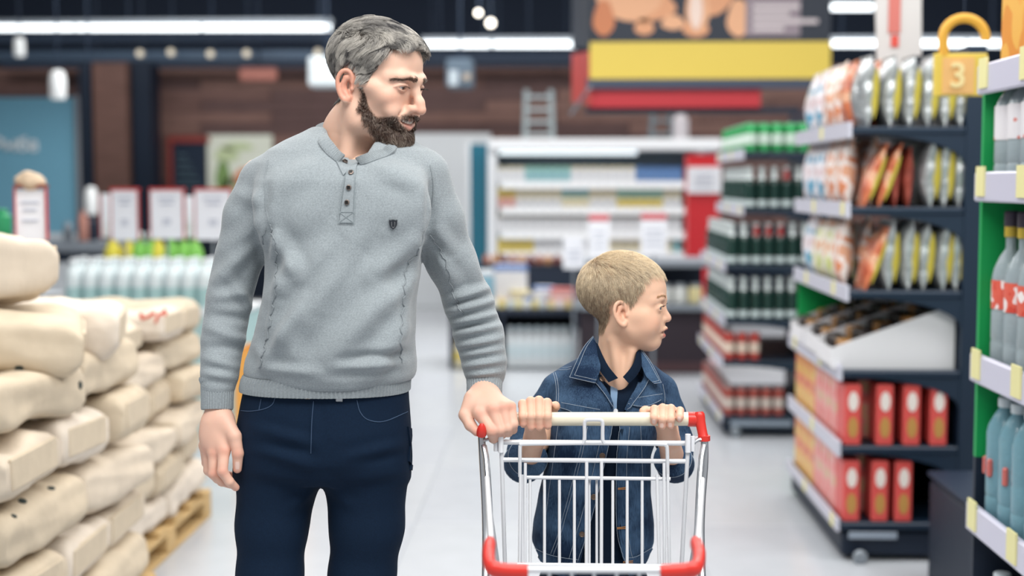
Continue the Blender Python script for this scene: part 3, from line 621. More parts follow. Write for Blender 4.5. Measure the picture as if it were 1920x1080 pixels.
front = [[('s', 1.20), ('s', 1.285), ('s', 1.36), ('s', 1.435), ('s', 1.50), ('s', 1.555)], [('o', 1.20), ('o', 1.255), ('r', 1.31), ('r', 1.365), ('s', 1.45), ('s', 1.505), ('s', 1.56)], [('o', 1.205), ('s', 1.29), ('s', 1.365), ('s', 1.435), ('s', 1.50), ('s', 1.555)]]
rb = bag_parts(RBR, .17, .22, .05, 21); ob = bag_parts(BOR, .18, .25, .055, 22, YED)
for k in range(3):
    for i, (kd, x) in enumerate(front[k]):
        p = silver[i % 3] if kd == 's' else ob if kd == 'o' else rb; nmx = {'s': 'silver snack bag with yellow edge', 'o': 'slanting orange snack bag with yellow edge', 'r': 'dark red snack bag'}[kd]
        put(p, 'snack_bag', (x, 5.535, Z1[k]), '%s, edge-on, %s from aisle, %s shelf' % (nmx, ORD[i], SN[k]), 'bag', 'snack bags on the black end shelf', rs.uniform(-.08, .08), .34 if kd == 'o' else rs.uniform(.02, .07))
# white cut-away display trays with dark packs
TRW = mat('white_card', '#dedde0', .6); CHO = mat('dark_pack', '#2c2320', .45, var=.4, vscale=20); GOLD = mat('gold_pack', '#a5763f', .4)
for i, (y, w_) in enumerate(((5.475, .33), (5.90, .30), (6.26, .30))):
    t = Thing('display_tray', 'white cut-away card tray of dark packs, %s from the near end of the fourth shelf' % ORD[i], 'tray', (1.33, y + w_ / 2, Z1[3]), 'white card trays on the fourth shelf')
    xa, xb, z = 1.105 if i else 1.085, 1.565, Z1[3]
    for yy in (y, y + w_ - .006): t.part('side_panel', MB().prism([(xa, yy, z), (xb, yy, z), (xb, yy, z + .245), (xb - .02, yy, z + .25), (xa + .04, yy, z + .098), (xa, yy, z + .08)], (0, .006, 0)), TRW)
    t.box('front_panel', (xa + .003, y + w_ / 2, z + .04), (.006, w_ - .012, .08), TRW); t.box('floor_panel', ((xa + xb) / 2, y + w_ / 2, z + .003), (xb - xa, w_ - .012, .006), TRW); t.box('back_panel', (xb - .003, y + w_ / 2, z + .12), (.006, w_ - .012, .24), TRW)
    for r_ in range(5):
        for c_ in range(3):
            x = xa + .065 + r_ * .085; h = .105 + r_ * .030; o = MB().box((0, 0, h / 2), (.06, w_ / 3.4, h), bev=.008).build('dark_snack_pack', CHO if (r_ + c_) % 3 else GOLD); o.location = (x, y + w_ * (c_ + .5) / 3, z + .007)
            tag(o, '%s pack in the %s card tray, %s row, %s across' % ('dark' if (r_ + c_) % 3 else 'gold brown', ORD[i], ORD[r_], ORD[c_]), 'pack', 'packs in the white trays')
# red packs on the two lowest shelves
RP = mat('red_pack', '#d2524e', .4); RPK = print_mat('pink_pack', '#dd6d66', '#e0938c', '#cfae8a', 16); YPK = print_mat('yellow_red_pack', '#d9c25a', '#e09a52', '#cf5a48', 16); CRM = mat('cream_print', '#ddc3a2', .5); WSP = mat('white_print', '#e3d9d2', .5); GLD = mat('ochre_print', '#b98a4a', .5)
def pack(m, W=.155, D=.066, H=.245, art=True):
    out = [('box', MB().box((0, 0, H / 2), (D, W, H), bev=.007).mesh('box', m))]
    if art:
        a = MB(); el = lambda cx, cz, rx, rz_, m_: a.prism([(cx + rx * math.cos(q), -W / 2 - .0012, cz + rz_ * math.sin(q)) for q in np.linspace(0, 2 * PI, 16, endpoint=False)], (0, .0015, 0))
        el(0, H * .72, D * .30, H * .16, WSP); out.append(('white_oval', a.mesh('white_oval', WSP))); a = MB(); el(0, H * .30, D * .30, H * .17, GLD); out.append(('ochre_oval', a.mesh('ochre_oval', GLD)))
    return out
pr, pk, py_ = pack(RP), pack(RPK, art=False), pack(YPK, art=False)
for k in (4, 5):
    sh = 'fifth' if k == 4 else 'lowest'
    for i in range(4 if k == 4 else 3): put(pr, 'red_biscuit_pack', (1.165 + i * (.105 if k == 4 else .092) + .02 * (i > 0), 5.51, Z1[k]), 'red pack with pale oval, %s from the aisle, end of %s snack shelf' % (ORD[i], sh), 'pack', 'red packs at the shelf end')
    for j in range(6):
        y = 5.67 + j * .162
        for d in range(2): put(pk if j < 3 else py_, 'snack_carton', (1.165 + d * .075, y, Z1[k]), '%s carton, %s from the near end of the %s shelf%s' % ('pink and red' if j < 3 else 'yellow and orange', ORD[j], sh, ', inner row' if d else ''), 'carton', 'cartons on the lower snack shelves')
o = MB().box((0, 0, .20), (.25, .9, .40), bev=.02).build('black_storage_box', NAVB); o.location = (1.52, 4.72, 0); tag(o, 'black box on the floor between snack shelf and water shelf', 'box'); MB().box((0, 0, .41), (.26, .91, .02), bev=.005).build('lid', NAV, o)

# ------------------------------------------------------------------ rack of bottles and cans further back
Z2 = [1.668, 1.341, 1.014, .696, .453, .125]; X2 = [1.085, 1.085, .985, .985, .975, .975]
G2 = gondola('bottle_rack', 'black rack of green bottles and red cans behind the snack shelf', X2, 1.62, 8.1, 9.4, Z2, 1.95, .985)
G2.box('plinth_strip', (1.20, 8.09, .085), (.36, .008, .03), mat('strip_pale', '#8d98a6', .5)); G2.part('foot_cap', MB().lathe([(.0, 0), (.028, 0), (.03, .01), (.02, .018), (0, .018)], (1.05, 8.09, .035), 16, cap=False, axis='y'), GREYM)
DKB = mat('dark_green_glass', '#13352f', .12, spec=.7); SLV = mat('silver_foil', '#cdd5d5', .25, .3); LBL = mat('grey_label', '#c3cfd0', .4); RDC = mat('red_foil', '#b33a38', .4)
dk = bottle_parts(.0305, .245, DKB, SLV, LBL, neck=.42, shoulder=.58, lab=(.06, .20)); 
for n_, me in list(dk):
    pass
dk.append(('neck_foil', MB().lathe([(.0225, .170), (.0180, .184), (.0145, .20), (.0138, .232)], seg=12, cap=False).mesh('neck_foil', SLV))); dkr = dk[:-1] + [('neck_foil', MB().lathe([(.0225, .170), (.0180, .184), (.0145, .20), (.0138, .240), (.0145, .247), (.008, .249)], seg=12, cap=False).mesh('neck_foil', RDC))]
def can_parts(R, H, m, band, top):
    return [('body', MB().lathe([(.8 * R, 0), (R, .05 * H), (R, .93 * H), (.86 * R, H)], seg=16).mesh('body', m)), ('rim', MB().lathe([(.82 * R, .985 * H), (.88 * R, .985 * H), (.88 * R, 1.01 * H), (.80 * R, 1.01 * H)], seg=16, cap=False).mesh('rim', top)), ('band', MB().lathe([(1.01 * R, .28 * H), (1.015 * R, .3 * H), (1.015 * R, .62 * H), (1.01 * R, .64 * H)], seg=16, cap=False).mesh('band', band))]
gc = can_parts(.0335, .168, mat('green_can', '#2f9a58', .3, .2), mat('can_white', '#cfe0d4', .4), SLV); rc = can_parts(.0315, .165, mat('red_can', '#b0413a', .3, .2), mat('can_cream', '#d8c3b3', .4), SLV); rg_ = can_parts(.0315, .165, mat('brown_red_can', '#9c4840', .3, .2), mat('can_silver', '#c3b5ac', .4), SLV)
rows = [('green_can', gc, 'green and white can', .076, 16, 5), ('dark_bottle', dk, 'dark green bottle', .070, 17, 7), ('dark_bottle', dk, 'dark green bottle', .070, 17, 8), ('dark_bottle', dk, 'dark green bottle', .070, 17, 8), ('red_can', rc, 'red can', .073, 17, 3), ('red_can', rg_, 'brownish red can', .073, 17, 5)]
SH6 = ['top', 'second', 'third', 'fourth', 'fifth', 'lowest']
for k, (nm, pt, ds, stp, ny, nx) in enumerate(rows):
    z = Z2[k]; r0 = stp / 2 + .004
    for i in range(nx):
        rowsy = 1 if k in (4, 5) and i else 2
        for j in range(rowsy):
            p = dkr if nm == 'dark_bottle' and ((k == 2 and i in (2, 3, 4)) or (k == 1 and i == 3)) and j == 0 else pt
            put(p, nm, (X2[k] + r0 + i * stp, 8.1 + r0 + j * stp, z), '%s%s, %s from aisle, %s row, rack’s %s shelf' % (ds, ' with red neck' if p is dkr else '', ORD[i], 'front' if j == 0 else 'second', SH6[k]), 'can' if 'can' in nm else 'bottle', '%ss on the rack’s %s shelf' % (ds, SH6[k]))
    for j in range(2, ny):
        put(pt, nm, (X2[k] + r0, 8.1 + r0 + j * stp, z), '%s along the aisle edge, %s back on the rack’s %s shelf' % (ds, ORD[j], SH6[k]), 'can' if 'can' in nm else 'bottle', '%ss on the rack’s %s shelf' % (ds, SH6[k]))

# ------------------------------------------------------------------ nearest shelf: bottled water at the frame edge
XN = 1.185; YE = 3.93; ZN = [1.785, 1.490, .985, .560, .12]
t = Thing('water_shelf', 'nearest shelf of bottled water with a green end panel', 'shelf', (1.5, 3.4, 0))
t.part('end_panel', MB().box((1.46, YE + .01, 1.235), (.54, .02, 1.03)), GREEN, 'green end panel'); t.part('end_base', MB().box((1.46, YE + .01, .36), (.54, .02, .72)), NAVB); t.box('back_panel', (1.70, 3.32, 1.0), (.05, 1.24, 2.0), NAVB)
STN = mat('lilac_strip', '#c6c5d6', .35)
for k, z in enumerate(ZN):
    sh = t.box('shelf_board', ((XN + 1.68) / 2, 3.32, z - .015), (1.68 - XN, 1.20, .03), GREYM, bev=.004); t.box('label_strip', (XN - .010, 3.32, z - .005), (.02, 1.21, .082), STN, 'pale lilac label strip', bev=.008, parent=sh)
    for y in (3.86, 3.52, 3.2): t.box('price_tag', (XN - .022, y, z + .01), (.006, .07, .082), STRIPY, parent=sh)
CLR = mat('clear_water_bottle', '#c3d3d9', .12, trans=.45, ior=1.25, spec=.8, bump=.25, bscale=30); CLB = mat('blue_water_bottle', '#8fc0d0', .12, trans=.4, ior=1.25, spec=.8, bump=.25, bscale=30); RLB = print_mat('red_white_label', '#cf4a3c', '#d9604f', '#ece4e2', 22); WLB = print_mat('white_red_label', '#d98a82', '#e6e3e6', '#e6e3e6', 22, bias=(.36, .9)); YCP = mat('yellow_cap', '#c9ad3f', .4); DCP = mat('dark_cap', '#3a3342', .4); BCP = mat('pale_cap', '#d3dde2', .4)
b1 = bottle_parts(.052, .29, CLR, BCP, WLB, shoulder=.72, lab=(.42, .74)); b2 = bottle_parts(.049, .395, CLR, YCP, RLB, neck=.30, shoulder=.64, lab=(.42, .62)); b2.append(('cap_top', MB().lathe([(.020, .392), (.021, .394), (.021, .43), (.016, .435)], seg=14).mesh('cap_top', DCP))); b3 = bottle_parts(.052, .345, CLB, BCP, None, shoulder=.72)
for a_ in (PI - .5, PI + .4, PI + 1.3): b3.append(('red_print', MB().box((.0525 * math.cos(a_), .0525 * math.sin(a_), .15), (.016, .016, .05), rz=a_, bev=.004).mesh('red_print', mat('coral_print', '#c96a62', .5))))
for nm, pt, z, ds in (('water_bottle', b1, ZN[1], 'squat clear bottle with white label'), ('water_bottle', b2, ZN[2], 'tall clear bottle with red label'), ('water_bottle', b3, ZN[3], 'blue water bottle with red print'), ('water_bottle', b1, ZN[4], 'clear bottle on the lowest board')):
    for i in range(4):
        for d in range(2): put(pt, nm, (XN + .062 + d * .108, 3.845 - i * .108, z), '%s, %s from the green panel%s' % (ds, ORD[i], ', inner row' if d else ', at the shelf edge'), 'bottle', 'bottles on the nearest water shelf', i * 1.1 + d)
for i in range(3): 
    o = MB().box((0, 0, .115), (.14, .25, .23), bev=.006).build('orange_box', print_mat('orange_box_print', '#dd8f2e', '#e8b04a', '#e9a33c', 8)); o.location = (XN + .10, 3.76 - i * .27, ZN[0]); tag(o, 'orange box on the top board of the water shelf, %s from the far end' % ORD[i], 'box', 'orange boxes on the water shelf'); MB().box((0, 0, .2315), (.10, .20, .004), bev=.001).build('lid', mat('orange_lid', '#efc06a', .5), o)

# ------------------------------------------------------------------ hanging tags
c = at(1800, 180, 4.7); t = Thing('price_hanger', 'yellow padlock-shaped price hanger with a numeral', 'sign', c); YT = mat('yellow_card', '#dcbf52', .5)
t.pbox('card', 1752, 100, 1850, 180, 4.7, .012, YT, bev=.004); t.pbox('print_field', 1768, 108, 1826, 176, 4.695, .006, mat('peach_print', '#e3b070', .5)); a = np.linspace(-.12, PI + .12, 26)
t.part('ring', MB().tube([at(1808 - 40 * math.cos(q), 72 - 38 * math.sin(q), 4.706) for q in a] , .0165, 10, flat=.5), mat('ring_yellow', '#dca33a', .45)); t.part('ring_leg', MB().tube([at(1768, 72, 4.706), at(1770, 104, 4.706)], .0165, 10, flat=.5), mat('ring_yellow', '#dca33a', .45))
text('3', 1796, 143, 46, 4.69, mat('pale_numeral', '#ebd59c', .5), 'numeral', t.o, t.loc, ext=.002)
t.part('cord', MB().tube([at(1808, 34, 4.706), at(1808, 34, 4.706) * [1, 1, 0] + [0, 0, 2.6]], .002, 6), NAV); 
c = at(1685, 200, 5.9); t = Thing('hanging_banner', 'white hanging banner with a red stripe above the snack bags', 'banner', c); R_ = roty(.06)
t.part('sheet', MB().prism([at(1640, -60, 5.9), at(1728, -60, 5.9), at(1728, 104, 5.9), at(1700, 108, 5.9), at(1696, 200, 5.9), at(1650, 200, 5.9), at(1644, 108, 5.9)], (0, .01, 0)), mat('banner_white', '#bdbab8', .6)); t.pbox('stripe', 1668, -60, 1688, 62, 5.895, .008, mat('banner_red', '#b9685f', .6)); t.pbox('stripe_end', 1671, 66, 1685, 88, 5.895, .008, mat('banner_red2', '#c4483c', .6)); t.part('cord', MB().tube([at(1684, -58, 5.9), at(1684, -58, 5.9) * [1, 1, 0] + [0, 0, 2.9]], .003, 6), NAV)

# ------------------------------------------------------------------ big overhead sign
SY = 10.4; c = at(1328, 200, SY); t = Thing('overhead_sign', 'large overhead sign with poultry picture, yellow band and red underside', 'sign', c); ZT = at(0, -130, SY)[2]
t.pbox('picture_panel', 1108, -130, 1557, 77, SY + .02, .06, mat('picture_dark', '#1f2836', .5)); t.pbox('yellow_band', 1106, 79, 1557, 147, SY, .10, mat('band_yellow', '#d9bf52', .45)); t.pbox('grey_band', 1100, 148, 1557, 165, SY + .01, .10, mat('band_grey', '#3a4458', .5)); t.pbox('red_underside', 1104, 166, 1426, 201, SY + .06, .10, mat('band_red', '#b32a33', .5)); t.pbox('dark_underside', 1098, 201, 1500, 212, SY + .10, .10, NAVB)
pa, pb = at(1100, 200, SY + .03), at(1072, 200, SY + .9)
for nm, y0, y1, m in (('side_panel', 96, 196, mat('side_red', '#b8443f', .5)), ('side_top_panel', -130, 92, mat('picture_dark', '#1f2836', .5))):
    q0, q1, q2, q3 = at(1103, y0, SY + .02), at(1103, y1, SY + .02), at(1072, y1 - 4, SY + .9), at(1072, y0 + 6, SY + .9); t.part(nm, MB().prism([q0, q1, q2, q3], (.02, .0, 0)), m)
t.part('corner_bar', MB().tube([at(1106, 164, SY - .02), at(1070, 214, SY + .5)], .012, 8), GREYM)
PCH = [mat('peach_print_%s' % 'abc'[i], h, .5) for i, h in enumerate(('#d79a72', '#e0a982', '#c47a52'))]
for x, y, rx, ry, k in ((1132, 34, 20, 34, 2), (1200, 8, 66, 34, 0), (1180, -20, 60, 60, 1), (1208, 50, 18, 16, 0), (1262, 42, 22, 14, 1), (1305, 52, 24, 18, 0), (1308, 10, 22, 50, 1), (1335, -30, 40, 60, 0), (1385, 34, 22, 36, 1)): disc(t, x, y, rx, ry, SY + .018 - k * .002, PCH[k], 'printed_poultry')
disc(t, 1305, 10, 12, 46, SY + .008, mat('print_pale', '#ead2c4', .5), 'printed_poultry'); t.pbox('printed_haze', 1400, -130, 1500, 68, SY + .012, .006, mat('print_grey', '#8d8088', .5)); 
for yy, x1 in ((22, 1480), (36, 1534), (50, 1470), (8, 1500)): t.pbox('printed_line', 1412, yy, x1, yy + 8, SY + .006, .004, mat('print_white', '#cfc4c6', .5))
for x in (1180, 1480): t.part('hanger', MB().tube([at(x, -128, SY + .05), at(x, -128, SY + .05) * [1, 1, 0] + [0, 0, 4.38]], .014, 6), NAV)
# ================================================================== REAR OF THE STORE
FYD = 14.0
c = at(1134, 490, FYD); t = Thing('chilled_cabinet', 'wide open white chilled cabinet of dairy goods at the rear wall', 'fridge', (c[0], FYD + .4, 0)); zt = at(0, 262, FYD)[2]; xa, xb = at(918, 300, FYD)[0], at(1352, 300, FYD)[0]; mx = (xa + xb) / 2
t.box('canopy', (mx, FYD + .35, at(0, 272, FYD)[2]), (xb - xa, .8, .115), WHT, bev=.01); t.box('rear_panel', (mx, FYD + .72, zt / 2), (xb - xa, .05, zt - .1), mat('cabinet_inner', '#7f8f9b', .5)); t.box('base', (mx, FYD + .38, .32), (xb - xa, .72, .62), NAVB)
for x, w_ in ((xa + .03, .07), (xb - .2, .05)): t.box('side_panel', (x, FYD + .36, zt / 2), (w_, .72, zt - .08), WHT)
t.part('canopy_lamp', MB().tube([at(936, 282, FYD + .1), at(1194, 282, FYD + .1)], .045, 10), mat('cabinet_tube', '#e9f4f8', .4, emit=1.1), 'glowing strip light')
levels = [(343, 310), (391, 346), (436, 396), (474, 440)]
PC = [mat('pack_' + n, h, .5) for n, h in (('white', '#d6d8db'), ('cream', '#d9d2b8'), ('aqua', '#8ab5ba'), ('pink', '#d3a39d'), ('yellow', '#d3bf68'), ('mint', '#9cc4b0'), ('blue', '#5d80b0'))]
PN = ['white', 'cream', 'aqua', 'pink', 'yellow', 'mint', 'blue']
def tub(m, lid, R, H): return [('cup', MB().lathe([(.78 * R, 0), (R, .9 * H), (R * 1.06, .92 * H), (R * 1.06, .97 * H)], seg=12).mesh('cup', m)), ('lid', MB().lathe([(R * 1.07, .95 * H), (R * 1.07, H), (R * .9, H * 1.01)], seg=12).mesh('lid', lid))]
def carton(m, capm, W, H): return [('box', MB().box((0, 0, H * .41), (W, W, H * .82), bev=.004).mesh('box', m)), ('gable', MB().prism([(-W / 2, -W / 2, H * .82), (W / 2, -W / 2, H * .82), (W / 2, 0, H), (-W / 2, 0, H)], (0, .004, 0)).prism([(-W / 2, -W / 2, H * .82), (-W / 2, W / 2, H * .82), (-W / 2, 0, H)], (W, 0, 0)).mesh('gable', capm))]
rs = random.Random(21)
tubs = [tub(PC[i], PC[(i * 3 + 1) % 7], .044, .115) for i in range(7)]; cart_ = [carton(PC[i], PC[(i * 2 + 1) % 7], .075, .20) for i in range(7)]; cartS = [carton(PC[i], PC[(i * 2 + 1) % 7], .075, .17) for i in range(7)]
LV = ['top', 'second', 'third', 'lowest']
for k, (ys, yt) in enumerate(levels):
    z = at(0, ys, FYD)[2]; sh = t.box('shelf_board', (mx - .05, FYD + .33, z - .015), (xb - xa - .32, .66, .02), WHT); t.box('price_rail', (mx - .05, FYD - .008, z - .02), (xb - xa - .32, .016, .075), mat('rail_white', '#e3e6e8', .4), 'white price rail', parent=sh)
    n = int((xb - xa - .40) / .093); run = 0; col_ = 0
    for i in range(n):
        if run == 0: run = rs.randint(2, 5); col_ = rs.choice([0, 0, 0, 1, 2, 3, 4, 5, 0, 2] if k else [6, 2, 3, 0, 6, 2])
        run -= 1; x = xa + .12 + i * .093; kd = (tubs if (k == 1) else cart_ if k in (2, 3) else cartS)[col_]; nm = 'yogurt_tub' if k == 1 else 'milk_carton'
        put(kd, nm, (x, FYD + .07, z - .004), '%s %s, %s from the teal door on the %s cabinet shelf' % (PN[col_], nm.replace('_', ' '), ORD[i], LV[k]), 'tub' if k == 1 else 'carton', 'goods on the %s cabinet shelf' % LV[k])
        if k == 1: put(tubs[(col_ + 1) % 7], nm, (x, FYD + .07, z + .112), '%s yogurt tub stacked above, %s from the teal door' % (PN[(col_ + 1) % 7], ORD[i]), 'tub', 'goods on the %s cabinet shelf' % LV[k])
o = px_box(MB(), 882, 270, 914, 545, 14.2, .05).build('teal_glass_door', mat('teal_glass', '#23657a', .15)); c_ = o; tag(o, 'narrow teal glass door beside the chilled cabinet', 'door'); px_box(MB(), 876, 264, 882, 545, 14.18, .08).build('frame', WHT, o); px_box(MB(), 914, 264, 920, 545, 14.18, .08).build('frame', WHT, o); px_box(MB(), 870, 545, 922, 602, 14.18, .10).build('threshold_panel', NAVB, o)
c = at(1318, 490, 12.6); t = Thing('red_display_column', 'tall red display column with a white notice', 'display', (c[0], 12.7, 0)); zt = at(0, 290, 12.6)[2]; x0, x1 = at(1290, 300, 12.6)[0], at(1350, 300, 12.6)[0]; t.box('column', ((x0 + x1) / 2, 12.75, zt / 2), (x1 - x0, .3, zt), mat('column_red', '#c8252e', .45)); t.pbox('notice', 1289, 313, 1352, 362, 12.58, .012, SGN)
for yy in (326, 336, 346): t.pbox('printed_line', 1303, yy, 1338, yy + 3, 12.577, .004, SGR)
# ladders parked on the cabinet roof
def ladder(x0, x1, y0, y1, Y, n, lab, m):
    c = at((x0 + x1) / 2, y1, Y); t = Thing('step_ladder', lab, 'ladder', c)
    for x in (x0, x1): t.part('rail', MB().tube([at(x + (3 if x == x0 else -3), y0, Y), at(x, y1, Y)], .028, 8), m)
    for k in range(n): y = y0 + (y1 - y0) * (k + .6) / n; t.part('rung', MB().tube([at(x0, y, Y), at(x1, y, Y)], .018, 8), m)
LM = mat('ladder_grey', '#98a3a6', .45, .2); ladder(984, 1036, 168, 262, 14.3, 4, 'pale grey step ladder standing on the cabinet roof beside the boy', LM); ladder(1221, 1260, 212, 262, 14.3, 2, 'short grey frame on the cabinet roof under the big sign', mat('ladder_dark', '#5f6a70', .5))
jar(1276, 262, 15, 50, 14.2, mat('roof_carton', '#b9b4b8', .6), 'pale drum on the cabinet roof beside the short frame', 'storage_drum')
bpy.data.objects['storage_drum']['category'] = 'drum'
# serving counter on the right of the boy
CYD = 10.8; x0, x1 = at(1088, 500, CYD)[0], at(1332, 500, CYD)[0]; mx = (x0 + x1) / 2; t = Thing('serving_counter', 'dark maroon serving counter with grey ledges behind the boy', 'counter', (mx, CYD + .3, 0)); zw, zl = at(0, 493, CYD)[2], at(0, 572, CYD)[2]
t.box('worktop', (mx, CYD + .32, zw), (x1 - x0, .6, .055), GREYM, bev=.008); t.box('ledge', (mx, CYD + .28, zl), (x1 - x0 + .02, .7, .05), GREYM, bev=.008); t.box('base', (mx, CYD + .32, zl / 2 - .02), (x1 - x0, .62, zl - .04), mat('maroon_panel', '#2b2029', .6)); t.box('rear_panel', (mx, CYD + .6, (zw + zl) / 2), (x1 - x0, .02, zw - zl), NAVB); t.box('kick_plate', (mx, CYD + .02, .05), (x1 - x0, .03, .08), mat('kick', '#4a3236', .6))
for i in range(8):
    x = x0 + .08 + i * .117; o = MB().lathe([(.045, 0), (.055, .01), (.055, .11), (.04, .13), (.03, .135)], seg=14).build('white_jar', mat('jar_white', '#d6d8d4', .4) if i % 4 != 3 else mat('jar_yellow', '#d8cc9a', .4)); o.location = (x, CYD + .05, zl + .025); tag(o, '%s jar on the counter ledge, %s from the black case' % ('pale yellow' if i % 4 == 3 else 'white', ORD[i]), 'jar', 'jars on the counter ledge'); MB().lathe([(.042, .13), (.044, .132), (.044, .15), (.038, .155)], seg=14).build('lid', GREYM, o)
# price cards standing above the counters
for i, (a, b, c_, d, Y) in enumerate(((1104, 402, 1142, 484, 10.2), (1202, 400, 1250, 478, 10.2), (1056, 446, 1096, 504, 10.6))):
    c = at((a + c_) / 2, d, Y); t = Thing('price_card', '%s white price card with red header above the counters, counted toward the red column' % ('second', 'third', 'first')[i], 'sign', (c[0], Y, 0)); t.pbox('card', a, b, c_, d, Y, .01, SGN)
    if i < 2: t.pbox('header', a, b, c_, b + 12, Y - .004, .008, mat('header_red', '#c9535a', .5))
    for yy in (.4, .55, .72): t.pbox('printed_line', a + 8, b + (d - b) * yy, c_ - 8, b + (d - b) * yy + 3, Y - .003, .004, SGR)
    t.part('pole', MB().tube([[c[0], Y + .012, at(0, b + 15, Y)[2]], [c[0], Y + .012, 0]], .010, 8), GREYM)
# low black case: goods on top, white bottles inside
LYD = 11.0; x0, x1 = at(842, 600, LYD)[0], at(1084, 600, LYD)[0]; mx = (x0 + x1) / 2; zt = at(0, 577, LYD)[2]; t = Thing('black_display_case', 'low black display case of white bottles behind the man’s arm', 'case', (mx, LYD + .35, 0)); zb = at(0, 690, LYD)[2]
t.box('top_board', (mx, LYD + .35, zt - .025), (x1 - x0, .7, .05), NAVB, bev=.006); t.box('bottom_board', (mx, LYD + .35, zb / 2 + .01), (x1 - x0, .7, zb), NAVB, bev=.006); t.box('rear_panel', (mx, LYD + .68, zt / 2), (x1 - x0, .03, zt - .06), NAVB)
for x in (x0 + .015, at(942, 600, LYD)[0], x1 - .03): t.box('side_panel', (x, LYD + .35, (zt + zb) / 2), (.03, .68, zt - zb - .05), NAVB)
t.box('upper_shelf', (mx, LYD + .62, at(0, 500, LYD + .4)[2]), (x1 - x0, .25, .03), NAVB)
for x in (x0 + .02, x1 - .02): t.box('upper_post', (x, LYD + .68, (zt + at(0, 486, LYD)[2]) / 2), (.03, .03, at(0, 486, LYD)[2] - zt), NAVB)
wb_ = bottle_parts(.033, .345, mat('white_bottle', '#dfe5e8', .4), mat('grey_cap', '#b5c3ca', .4), mat('pale_label', '#cfdde2', .5), neck=.5, shoulder=.66)
n = int((x1 - at(948, 600, LYD)[0]) / .072)
for i in range(n):
    for d in range(2): put(wb_, 'white_bottle', (at(950, 600, LYD)[0] + .03 + i * .071, LYD + .06 + d * .075, zb), 'white bottle inside the low black case, %s from the divider%s' % (ORD[i], ', second row' if d else ''), 'bottle', 'white bottles in the black case')
yb = bottle_parts(.038, .25, PC[1], PC[4], PC[4])
for i in range(4): put(yb, 'cream_bottle', (x0 + .07 + i * .092, LYD + .06, zb), 'cream bottle in the narrow end of the black case, %s along' % ORD[i], 'bottle', 'cream bottles in the black case')
GO = [('white', '#e0dfe0'), ('pink', '#dcaaa5'), ('blue', '#5f7fb5'), ('red', '#b5433f'), ('cream', '#e2d6bd'), ('aqua', '#8cb9cc'), ('yellow', '#d9cb86')]
big = [(918, 505, 44, 66, 5), (958, 495, 62, 78, 0), (975, 545, 36, 30, 4), (1000, 548, 36, 26, 2), (1020, 535, 40, 40, 0), (1030, 552, 30, 22, 3), (1058, 535, 50, 40, 1), (1078, 548, 26, 26, 3), (1000, 552, 26, 22, 5), (940, 560, 26, 14, 6)]
for i, (x, y, w_, h, k) in enumerate(big):
    yy = LYD + .42 - .055 * (i % 7); W, H = w_ * yy / F, h * yy / F; o = MB().box((0, 0, H / 2), (W, .10, H), bev=.02).build('gift_box', mat('box_' + GO[k][0], GO[k][1], .5)); o.location = (at(x, 577, yy)[0], yy, zt); tag(o, '%s box among mixed goods on the black case, %s from the man’s arm' % (GO[k][0], ORD[i]), 'box', 'mixed goods on the black case'); MB().box((0, 0, H * .9), (W * 1.02, .104, H * .18), bev=.01).build('lid', mat('lid_' + GO[(k + 2) % 7][0], GO[(k + 2) % 7][1], .5), o)
for i in range(12):
    x = 910 + i * 15.5; o = MB().lathe([(.02, 0), (.028, .008), (.028, .05), (.018, .062), (.018, .075)], seg=12).build('small_jar', mat('smalljar_%d' % (i % 4), ('#e0d9a8', '#dfe2e2', '#d6c98a', '#c9d3d6')[i % 4], .35)); o.location = (at(x, 577, LYD + .05)[0], LYD + .05, zt); tag(o, 'small pale jar at the front edge of the black case, %s from the man’s arm' % ORD[i], 'jar', 'small jars along the black case')
for i in range(11):
    x = 912 + i * 16.5; o = MB().lathe([(.022, 0), (.03, .01), (.03, .06), (.02, .07), (.02, .085)], seg=12).build('spice_jar', mat('spice_%d' % (i % 3), ('#a5654a', '#c08a5a', '#7c3f38')[i % 3], .4)); o.location = (at(x, 500, LYD + .55)[0], LYD + .57, at(0, 500, LYD + .4)[2] + .015); tag(o, 'reddish brown spice jar on the upper rear shelf, %s from the man’s arm' % ORD[i], 'jar', 'spice jars behind the mixed goods')
# ================================================================== SHOPPING CART
CHROME = mat('zinc_wire', '#c9ccd0', .26, .85)
WHITEW = mat('white_coated_wire', '#d9dbdf', .32, .15)
REDP = mat('red_plastic', '#d0352c', .32, spec=.5)
CREAM = mat('cream_plastic', '#e3dcc6', .30)
WPL = mat('white_plastic', '#e4e6ea', .35)
HY = 2.72; FY = 2.03                          # depth of the push bar, of the front rim
cart = empty('shopping_cart', (at(1113, 785, HY)[0], 2.4, 0), 0, 'small wire shopping cart with cream push bar and red plastic corners', 'cart', None)
CO = np.array(cart.location)
def cb(mb, name, m, lab=None):
    mb.v = [v - CO for v in mb.v]; o = mb.build(name, m, cart)
    if lab: o['label'] = lab
    return o
A = at
cb(MB().tube([A(962, 785.5, HY), A(1290, 785.5, HY)], .0137, 20), 'push_bar', CREAM, 'cream push bar')
